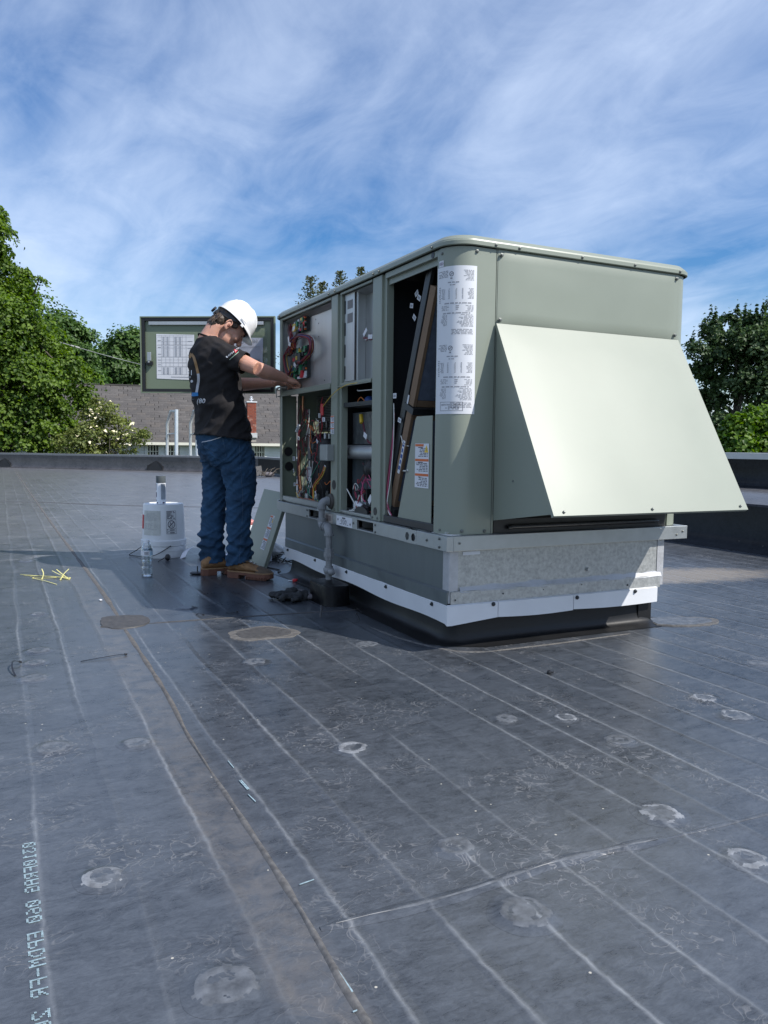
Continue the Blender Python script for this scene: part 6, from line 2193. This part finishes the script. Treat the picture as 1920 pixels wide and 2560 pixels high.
def boot(heel, d, side, prot=0):
    d = V((*d, 0)).normalized()
    s = V((-d.y, d.x, 0))
    heel = V(heel)
    L = .300
    K = 1.12
    out = [(.0, .0), (.008, .024), (.035, .035), (.09, .034), (.14, .036), (.19, .046), (.235, .049), (.27, .040), (.292, .022), (.300, 0)]
    ol = out + [(a, -b) for a, b in out[-2:0:-1]]
    P = lambda a, b, z: heel + d * (a * K) + s * (b * K) + V((0, 0, z * K))
    o = thing if False else None
    # sole with heel block and arch gap
    g = G()
    def ring(sel, z, k=1.0):
        return [P(a, b * k, z) for a, b in sel]
    g.loft([ring(ol, .022), ring(ol, .036)])
    hl = [q for q in ol if q[0] <= .0901]
    g.loft([ring(hl, 0, .97), ring(hl, .0235)])
    fr = [q for q in ol if q[0] >= .139]
    g.loft([[P(a - (.006 if a < .15 else 0), b * .97, .0015 + (.010 * max(0, (a - .25) / .05))) for a, b in fr], ring(fr, .0235)])
    so_ = g.build('boot_sole', SOLE, man, bevel=.002)
    ln = G()
    for k in range(14):
        a = .15 + .010 * k
        w_ = .049 if a > .2 else .045
        ln.obox(P(a, -w_ * .99, .010), d * .0025, s * .004, V((0, 0, .008)))
    ln.build('sole_lug', SOLE, so_)
    g = G().loft([ring(ol, .0365, 1.03), ring(ol, .043, 1.03)])
    g.build('welt', WELT, so_, bevel=.0015)
    # upper
    g = G()
    rows = []
    for a, w_, h in ((.006, .022, .085), (.030, .036, .105), (.07, .038, .108), (.11, .038, .104), (.15, .040, .092), (.19, .044, .078), (.23, .046, .066), (.262, .038, .058), (.285, .020, .048)):
        rows.append([P(a, w_ * math.sin(t) * (1 if abs(math.sin(t)) < .9 else 1), .040 + (h - .040) * (.5 - .5 * math.cos(t))) for t in [2 * math.pi * j / 20 for j in range(20)]])
    g.loft(rows)
    g.tube([P(.062, 0, .06), P(.066, 0, .095), P(.068, 0, .125)], [.045, .045, .043], 18)
    um = remesh(g, .006, 4)
    displace(um, lambda p: .0025 * noise.noise(p * 40))
    um.materials.clear()
    up_ = link('boot_upper', um, SUEDE, man)
    # toe cap
    g = G()
    cap_rows = []
    for a, w_, h in ((.212, .0475, .076), (.235, .0478, .069), (.262, .042, .061), (.284, .025, .051), (.296, .008, .045)):
        cap_rows.append([P(a, w_ * math.sin(t), .042 + (h - .040) * max(0, math.cos(t))) for t in [math.pi * (j / 14 - .5) for j in range(15)]])
    g.loft(cap_rows, False)
    g.build('toe_cap', SUEDE_D, up_, 180)
    g = G()
    for k in range(4):
        a = .115 + .022 * k
        z = .108 - .0075 * k
        g.tube([P(a, -.020, z - .002), P(a + .006, 0, z + .004), P(a, .020, z - .002)], .0022, 5)
    g.tube(spline([P(.11, -.012, .112), P(.13, -.030, .105), P(.150, -.022, .102), P(.115, -.006, .115)], 5), .0022, 5)
    g.tube(spline([P(.11, -.01, .112), P(.125, -.038, .095), P(.135, -.045, .08)], 5), .0022, 5)
    g.build('laces', mat('brown laces', (0.13, 0.08, 0.045), 0.8), up_, 180)


boot((1.315, 5.000, 0), (.66, -.75), -1)
boot((1.160, 5.112, 0), (.985, .10), -1)

# ------------------------------------------------------------------ things lying on the roof
BUCKET = mat('white bucket plastic', (0.70, 0.72, 0.74), 0.4, 0, 0.05, 9, rvar=0.06)
BX, BY = 1.112, 6.135
bk = thing('bucket', (BX, BY, 0), 'white plastic bucket standing upside down left of the worker', 'bucket')
g = G()
g.lathe([(.150, 0), (.152, .004), (.150, .045), (.154, .046), (.154, .075), (.150, .078), (.151, .080), (.158, .082), (.159, .100), (.159, .116), (.156, .118), (.151, .120), (.149, .16), (.141, .352), (.139, .360), (.136, .362), (.134, .357), (.0001, .356)], (BX, BY, 0), n=48)
g.build('shell', BUCKET, bk, 40)


def bp3(a, z, k=.0012):
    """point on the bucket wall at angle a (0 = towards the camera, + to the right)"""
    t = (z - .12) / (.352 - .12)
    r = .151 + (.141 - .151) * t + k
    b0 = math.atan2(-BY, -BX)
    return V((BX + r * math.cos(b0 + a), BY + r * math.sin(b0 + a), z))


lb = G().grid(lambda u, v: bp3(-1.12 + .98 * u, .155 + .165 * v), 12, 4).build('bucket_label', mat('faded label', (0.52, 0.53, 0.50), 0.7, 0, 0.12, 30), bk, 60)
g = G()
g.prints(lambda u, v: bp3(-1.05 + u / .145, .25 + v, .002), .115, .055, 9, 3, .35, 'c', .01)
g.prints(lambda u, v: bp3(-1.0 + u / .145, .19 + v, .002), .105, .045, 10, 4, .4, 'l', .02)
g.prints(lambda u, v: bp3(-.98 + u / .145, .165 + v, .002), .08, .012, 2, 5, .5, 'l', .05)
g.build('print', mat('label grey print', (0.34, 0.35, 0.35), 0.7), lb, fixn=False)
G().grid(lambda u, v: bp3(-1.42 + .26 * u, .195 + .095 * v, .0022), 5, 2).build('red_band', RED, bk)
wp = G()
A0_, A1_, Z0_, Z1_ = .13, .62, .165, .318
for a0, a1, z0, z1 in ((A0_, A1_, Z1_ - .001, Z1_ + .001), (A0_, A1_, Z0_ - .001, Z0_ + .001), (A0_, A0_ + .012, Z0_, Z1_), (A1_ - .012, A1_, Z0_, Z1_), (A0_, A1_, .258, .260), (A0_, A1_, .197, .199), (A0_, A1_, .181, .183)):
    wp.grid(lambda u, v: bp3(a0 + (a1 - a0) * u, z0 + (z1 - z0) * v, .002), 5, 1)
wp.prints(lambda u, v: bp3(A0_ + .03 + u / .145, .263 + v, .002), .063, .052, 7, 5, .6, 'l', .02)
cx_, cz_, rr_ = (A0_ + A1_) / 2, .228, .027
wp.grid(lambda u, v: bp3(cx_ + (rr_ - .005 * v) * math.cos(2 * math.pi * u) / .145, cz_ + (rr_ - .005 * v) * math.sin(2 * math.pi * u), .002), 28, 1)
wp.quad(*[bp3(cx_ + a / .145, cz_ + b, .0022) for a, b in ((-.020, -.016), (-.016, -.020), (.020, .016), (.016, .020))])
for a, b, w_, h_ in ((-.008, .010, .006, .009), (-.010, -.002, .004, .010), (.0, .004, .008, .006), (.010, -.006, .004, .010), (.004, -.014, .009, .004)):
    wp.grid(lambda u, v: bp3(cx_ + (a + w_ * (u - .5)) / .145, cz_ + b + h_ * (v - .5), .0021), 2, 1)
for z in (.172, .190):
    wp.quad(*[bp3(A0_ + .03 + a / .145, z + b, .002) for a, b in ((0, .005), (.008, .005), (.004, -.004))])
    wp.quad(*[bp3(A0_ + .15 + a / .145, z + b, .002) for a, b in ((0, -.003), (.035, -.003), (.035, .003), (0, .003))])
wp.build('warning_print', INK, bk, fixn=False)
G().tube(spline([(BX - .163, BY - .02, .07), (BX - .20, BY - .06, .055), (BX - .235, BY + .05, .012), (BX - .20, BY + .02, .006), (BX - .15, BY - .10, .012), (BX - .08, BY - .155, .03), (BX + .02, BY - .160, .085)], 6), .003, 6).build('wire_handle', DARKSTEEL, bk, 180)

sc_ = thing('spray_can', (BX - .02, BY - .02, .357), 'white spray paint can with a grey cap standing on the bucket', 'spray can')
SX, SY, SZ = BX - .02, BY - .02, .3575
bk.scale = (1.06, 1.06, 1.12)
G().lathe([(.030, 0), (.033, .003), (.033, .150), (.031, .156)], (SX, SY, SZ), n=28).build('can', mat('white can', (0.74, 0.76, 0.80), 0.35, 0, 0.02), sc_, 40)
G().lathe([(.0335, .150), (.034, .152), (.034, .196), (.0335, .200), (.0001, .201)], (SX, SY, SZ), n=28).build('cap', mat('grey cap', (0.085, 0.10, 0.11), 0.45), sc_, 40)


def sp3(a, z):
    b0 = math.atan2(-SY, -SX)
    return V((SX + .0336 * math.cos(b0 + a), SY + .0336 * math.sin(b0 + a), SZ + z))


cl2 = G().grid(lambda u, v: sp3(.0 + 1.15 * u, .035 + .11 * v), 8, 1).build('can_label', mat('blue grey can label', (0.30, 0.33, 0.37), 0.6), sc_)
g = G()
for z0, z1, a0, a1 in ((.05, .085, -1.5, -1.05), (.10, .145, -1.5, -1.2), (.025, .032, -1.45, -1.1), (.006, .016, .35, .8), (.006, .014, -1.2, -.7)):
    g.grid(lambda u, v: sp3(a0 + (a1 - a0) * u, z0 + (z1 - z0) * v), 4, 1)
g.build('print', mat('dark violet print', (0.06, 0.04, 0.08), 0.6), sc_, fixn=False)

sc_.location.z = .357 * 1.12
sc_.scale = (1.06, 1.06, 1.08)

# water bottle
GLASSY = bpy.data.materials.new('clear bottle plastic')
GLASSY.use_nodes = True
t = NT(GLASSY.node_tree)
mx = t.n('MixShader')
lw = t.n('LayerWeight', i_0=.35)
t.l(t.m('ADD', t.m('MULTIPLY', lw.outputs['Facing'], .75), .10, True), mx.inputs[0])
tb_ = t.n('BsdfTransparent')
tb_.inputs[0].default_value = (.90, .93, .94, 1)
gl_ = t.n('BsdfGlossy', i_1=.04)
t.l(tb_.outputs[0], mx.inputs[1])
t.l(gl_.outputs[0], mx.inputs[2])
t.l(mx.outputs[0], GLASSY.node_tree.nodes['Material Output'].inputs[0])
WATER = bpy.data.materials.new('water')
WATER.use_nodes = True
p = WATER.node_tree.nodes['Principled BSDF']
p.inputs['Base Color'].default_value = (.95, .98, 1, 1)
p.inputs['Roughness'].default_value = 0.0
p.inputs['IOR'].default_value = 1.33
p.inputs['Transmission Weight'].default_value = 1.0
WX, WY = .832, 5.185
wb = thing('water_bottle', (WX, WY, 0), 'clear plastic water bottle with a pale blue label standing in front of the bucket', 'bottle')
prof = [(.024, .004), (.030, .0), (.033, .008)]
for k in range(9):
    z = .016 + .0115 * k
    prof += [(.0335 - (.003 if 3 < k < 7 else 0), z), (.0315 - (.003 if 3 < k < 7 else 0), z + .006)]
prof += [(.033, .122), (.0335, .126), (.0335, .158), (.031, .166), (.025, .184), (.017, .200), (.0135, .205)]
G().lathe(prof, (WX, WY, 0.001), n=28).build('bottle_shell', GLASSY, wb, 50)
G().lathe([(max(r_ - .002, .001), z) for r_, z in prof if z > .003 and z < .168] + [(.0001, .168)], (WX, WY, 0.002), n=28).build('water', WATER, wb, 50)
G().lathe([(.016, .198), (.0155, .199), (.0155, .214), (.0145, .216), (.0001, .216)], (WX, WY, 0), n=20).build('cap', WHITE_T, wb, 40)
b0_ = math.atan2(-WY, -WX)
wl_ = G().lathe([(.0342, .127), (.0342, .157)], (WX, WY, 0), n=28, cap=False).build('bottle_label', mat('pale blue label', (0.42, 0.60, 0.72), 0.45), wb, 60)
wpp = lambda a, z, r_=.0349: V((WX + r_ * math.cos(b0_ + a), WY + r_ * math.sin(b0_ + a), z))
G().grid(lambda u, v: wpp(-1.5 + 2.0 * u, .128 + .028 * v, .0346), 10, 1).grid(lambda u, v: wpp(-1.5 + 3.0 * u, .152 + .004 * v, .0346), 10, 1).build('label_panel', PAPER, wl_)
g = G()
for k in range(7):
    g.grid(lambda u, v: wpp(-.42 + .10 * k + .055 * u, .133 + .017 * v), 1, 1)
g.build('barcode', INK, wl_, fixn=False)

wb.scale = (1.08, 1.08, 1.12)
# receipt-like paper ribbon beside the bucket
PAPER2 = mat('curled paper', (0.70, 0.71, 0.78), 0.6, 0, 0.03)


def ribbon(name, pts, wdir, w, m, parent=None, th=.0008):
    P = spline(pts, 8)
    wd = V(wdir).normalized() * (w / 2)
    return G().loft([[p - wd + V((0, 0, th)), p + wd + V((0, 0, th)), p + wd, p - wd] for p in P]).build(name, m, parent, 60)


tag(ribbon('paper_ribbon', [(1.21, 5.93, .004), (1.24, 5.95, .05), (1.30, 6.0, .075), (1.37, 6.06, .085), (1.40, 6.14, .07), (1.42, 6.10, .035), (1.47, 6.02, .006), (1.60, 6.0, .004)], (.5, -.6, .3), .058, PAPER2), 'curled white paper strip between the bucket and the worker boots', 'paper')
tag(ribbon('paper_sheet', [(1.49, 5.98, .004), (1.56, 5.95, .012), (1.66, 5.9, .03)], (.4, .9, 0), .12, PAPER2), 'flat white paper lying behind the gap between the worker legs', 'paper')

kn = thing('control_knob', (1.075, 5.86, .02), 'black knob on a short shaft lying in front of the bucket', 'knob')
g = G().lathe([(.020, 0), (.024, .004), (.024, .018), (.018, .026), (.0001, .028)], (1.078, 5.86, .024), (.75, -.55, .1), 16)
g.build('knob', BLACK, kn, 40)
G().tube([(1.07, 5.866, .023), (1.01, 5.80, .006)], .0035, 8).build('shaft', DARKSTEEL, kn, 60)
wd_ = thing('wire_brush_disc', (1.172, 5.17, 0), 'black disc with an upright shaft on the roof behind the left boot heel', 'disc')
G().lathe([(.030, .001), (.046, .006), (.047, .012), (.034, .017), (.016, .019), (.0001, .02)], (1.150, 5.17, 0), n=24).build('disc', BLACK, wd_, 40)
G().tube([(1.153, 5.17, .018), (1.153, 5.17, .055)], .0042, 8).build('shaft', DARKSTEEL, wd_, 60)

# gloves
GLV = mat('black work glove', (0.014, 0.016, 0.018), 0.75, 0, 0.4, 40, 0.4, 150)
CUFF = mat('grey glove cuff', (0.13, 0.12, 0.13), 0.85, 0, 0.3, 60, 0.4, 200)


def glove(loc, rot, label, z0=0, fold=0):
    gt = thing('work_glove', loc, label, 'glove', 'black work gloves dropped by the pipe')
    L = V(loc)
    a = V((math.cos(rot), math.sin(rot), 0))
    b = V((-a.y, a.x, 0))
    Q = lambda u, v, w_: L + a * u + b * v + V((0, 0, z0 + w_))
    g = G()
    g.ell(Q(.05, 0, .022), (a * .062, b * .050, V((0, 0, .020))), 14, 8)
    g.tube([Q(-.02, 0, .018), Q(.03, 0, .02)], [.034, .040], 12)
    for k, v in enumerate((.036, .012, -.012, -.034)):
        g.tube([Q(.08, v, .022), Q(.115, v * 1.15, .034 - .004 * k), Q(.140 - .008 * abs(k - 1), v * 1.2, .022), Q(.120, v * 1.25, .010)], [.014, .0145, .0135, .012], 8)
    g.tube([Q(.02, .04, .018), Q(.05, .068, .02), Q(.085, .070, .014)], [.015, .0145, .012], 8)
    gm = remesh(g, .006, 2)
    displace(gm, lambda p: .006 * noise.noise(p * 34) + .003 * noise.noise(p * 80))
    gm.materials.clear()
    link('glove_body', gm, GLV, gt)
    c = G().loft([[Q(u, .036 * s * math.cos(t), .019 + .016 * s * math.sin(t) + .002 * math.sin(3 * t)) for t in [2 * math.pi * j / 18 for j in range(18)]] for u, s in ((-.015, .98), (-.035, 1.05), (-.060, 1.18), (-.062, 1.10), (-.04, .9))])
    c.build('cuff', CUFF, gt, 60)
    return gt


glove((1.475, 4.19, .0), 3.35, 'black work glove with its grey cuff turned toward the pipe block, lying on top')
glove((1.50, 4.085, .0), 3.0, 'crumpled black work glove lying nearest the camera under the other glove')
capd = thing('bottle_cap', (1.655, 4.665, 0), 'small red cap lying between the boot and the pipe', 'cap')
G().lathe([(.016, .0), (.018, .002), (.018, .012), (.015, .014), (.0001, .014)], (1.655, 4.665, .0012), n=18).build('cap', mat('red plastic', (0.55, 0.03, 0.04), 0.4), capd, 40)
G().tube([(1.640, 4.672, .006), (1.618, 4.69, .004)], .003, 6).build('tab', WHITE_T, capd)

# loose cable ties
YT = mat('pale yellow nylon', (0.66, 0.62, 0.24), 0.45)
KT = mat('black nylon', (0.014, 0.014, 0.016), 0.35)


def tie(pts, label, m=YT, w=.0045, group=None, head=True, loc=None):
    P = spline(pts, 6)
    o = thing('cable_tie', tuple(P[0]), label, 'cable tie', group)
    rr = []
    for k, p in enumerate(P):
        t_ = (P[min(k + 1, len(P) - 1)] - P[max(k - 1, 0)]).normalized()
        s = t_.cross(V((0, 0, 1)))
        s = s.normalized() if s.length > 1e-3 else V((1, 0, 0))
        u = s.cross(t_)
        rr.append([p - s * w * .5 - u * .0008, p + s * w * .5 - u * .0008, p + s * w * .5 + u * .0008, p - s * w * .5 + u * .0008])
    G().loft(rr).build('strap', m, o)
    if head:
        e = P[-1]
        t_ = (P[-1] - P[-2]).normalized()
        s = t_.cross(V((0, 0, 1))).normalized()
        G().obox(e + t_ * .004, t_ * .005, s * .0045, s.cross(t_) * .0035).build('head', m, o, bevel=.001)
    return o


YG = 'pale yellow cable ties scattered in one heap left of the bottle'
tl = [((.095, 5.58, .003), (.20, 5.46, .005), (.345, 5.31, .006)), ((.115, 5.53, .003), (.20, 5.44, .008), (.30, 5.34, .012), (.352, 5.28, .006)),
      ((.285, 5.10, .003), (.235, 5.22, .006), (.165, 5.37, .006)), ((.17, 5.40, .003), (.24, 5.36, .004), (.33, 5.33, .009)),
      ((.305, 5.43, .045), (.335, 5.36, .022), (.365, 5.27, .005)), ((.385, 5.52, .03), (.345, 5.38, .02), (.318, 5.26, .006)),
      ((.285, 5.55, .02), (.325, 5.40, .012), (.372, 5.30, .006)), ((.222, 5.52, .04), (.228, 5.44, .02), (.215, 5.33, .006)), ((.15, 5.47, .004), (.22, 5.42, .01), (.29, 5.37, .005))]
tlab = ('longest pale yellow cable tie of the heap, reaching farthest toward the picture edge', 'bent pale yellow cable tie running along the longest one in the heap', 'pale yellow cable tie of the heap pointing at the camera', 'pale yellow cable tie half buried in the middle of the heap',
        'pale yellow cable tie with its raised end crossing others at the heap head', 'pale yellow cable tie of the heap lying nearest the roof seam', 'pale yellow cable tie under the crossing ones at the heap head', 'short pale yellow cable tie standing up from the middle of the heap', 'pale yellow cable tie flat under the far side of the heap')
for pts, lb_ in zip(tl, tlab):
    tie([V(p) for p in pts], lb_, YT, .0055, YG)
tie([V((.262, 3.245, .003)), V((.33, 3.255, .006)), V((.40, 3.265, .008)), V((.432, 3.272, .006))], 'long straight black cable tie lying left of the roof seam', KT, .006)
tie([V((.028, 3.135, .003)), V((.020, 3.18, .012)), V((.018, 3.24, .022)), V((.026, 3.29, .02)), V((.044, 3.30, .012))], 'curled black cable tie at the left edge of the roof', KT, .006)
tie([V((.862, 3.905, .003)), V((.875, 3.912, .010)), V((.895, 3.906, .004))], 'short black cable tie end on the wet-looking shadow edge beside the seam', KT, .006)
tie([V((1.01, 3.90, .003)), V((1.035, 3.888, .004)), V((1.062, 3.88, .008))], 'short straight black cable tie lying inside the unit shadow', KT, .005)
tie([V((1.545, 3.46, .002)), V((1.558, 3.458, .016)), V((1.565, 3.50, .03))], 'bent black cable tie near the white trim corner', KT, .005)
tie([V((1.66, 3.74, .002)), V((1.655, 3.70, .014)), V((1.66, 3.66, .003))], 'looped black cable tie close under the white trim strip', KT, .005)
nt_ = thing('rubber_plug', (1.86, 2.36, 0), 'tiny black plug lying on the sunny roof below the hood', 'plug')
G().lathe([(.008, 0), (.009, .004), (.006, .012), (.0001, .014)], (1.86, 2.36, .0012), n=10).build('plug', BLACK, nt_, 40)
G().obox((1.875, 2.362, .004), (.008, .001, 0), (0, .002, 0), (0, 0, .002)).build('tail', BLACK, nt_)
tag(G().obox((.47, 4.48, .007), (.006, .001, 0), (-.002, .010, 0), (0, 0, .002)).build('paper_scrap', PAPER), 'tiny white scrap lying on the roof seam', 'scrap')

# bundle, cords and trimmings behind the access panel
bag = thing('plastic_bag', (1.80, 5.62, 0), 'crumpled clear bag with papers on the roof behind the leaning panel', 'bag')
g = G().ell((1.84, 5.70, .055), ((.085, 0, 0), (0, .10, 0), (0, 0, .058)), 20, 12)
bm_ = remesh(g, .010, 1)
displace(bm_, lambda p: .018 * noise.noise(p * 17) + .008 * noise.noise(p * 45))
bm_.materials.clear()
link('bag_film', bm_, mat('milky film', (0.60, 0.61, 0.62), 0.3, 0, 0.1, 12), bag)
G().plate([(1.735, 5.55, .004), (1.775, 5.52, .004), (1.795, 5.60, .115), (1.765, 5.63, .118)], .012).build('folded_paper', PAPER2, bag)
g = G()
r = random.Random(9)
for k in range(3):
    pts = [V((1.84 + r.uniform(-.06, .09), 5.45 + r.uniform(-.10, .25), max(.006, r.uniform(-.04, .10)))) for _ in range(5)]
    pts[0].z = pts[-1].z = .005
    g = G().tube(spline(pts, 6), .004, 6)
    tag(g.build('black_cord', KT, smooth=180), ('thin black cord looping highest over the plastic bag', 'thin black cord lying flat in front of the plastic bag', 'thin black cord trailing from the bag toward the curb corner')[k], 'cord', 'black cords tangled behind the leaning panel')
tag(G().tube(spline([(1.58, 5.30, .006), (1.66, 5.22, .006), (1.70, 5.10, .006), (1.66, 5.02, .006)], 6), .005, 6).build('flat_cord', KT, smooth=180), 'flat black cord lying by the foot of the leaning panel', 'cord')
jar = thing('small_jar', (1.79, 7.6, 0), 'small jar with a red and white top far behind the worker knee', 'jar')
jp = at(627, 1310, 7.4)
jar.location = (jp.x, jp.y, 0)
G().lathe([(.03, 0), (.034, .004), (.034, .10), (.028, .108)], (jp.x, jp.y, 0), n=18).build('jar', BUCKET, jar, 40)
G().sph((jp.x, jp.y, .125), .036, 14, 8).build('top', mat('red white top', (0.55, 0.20, 0.18), 0.4, 0, 0.6, 30), jar, 180)
# brush heap by the far parapet
hp0 = at(645, 1192, 21.0)
br = thing('debris_heap', (hp0.x, hp0.y, 0), 'small heap of scrap and twigs at the foot of the shaded parapet', 'debris')
g = G()
for k in range(26):
    a = V((hp0.x + r.uniform(-.3, .35), hp0.y + r.uniform(-.3, .3), r.uniform(.02, .10)))
    b = a + V((r.uniform(-.3, .3), r.uniform(-.2, .2), r.uniform(0, .25)))
    g.tube([a, (a + b) / 2 + V((0, 0, .05)), b], [.012, .010, .004], 5)
tw = g.build('twigs', BARK, br)
tw['kind'] = 'stuff'
g = G().plate([(hp0.x - .15, hp0.y - .1, .02), (hp0.x + .1, hp0.y - .12, .05), (hp0.x + .12, hp0.y + .1, .30), (hp0.x - .12, hp0.y + .1, .26)], .02)
g.build('scrap', PATCH, br)
G().ell((hp0.x + .25, hp0.y - .15, .07), ((.16, 0, 0), (0, .10, 0), (0, 0, .07)), 12, 8).build('rag', CUFF, br, 180)
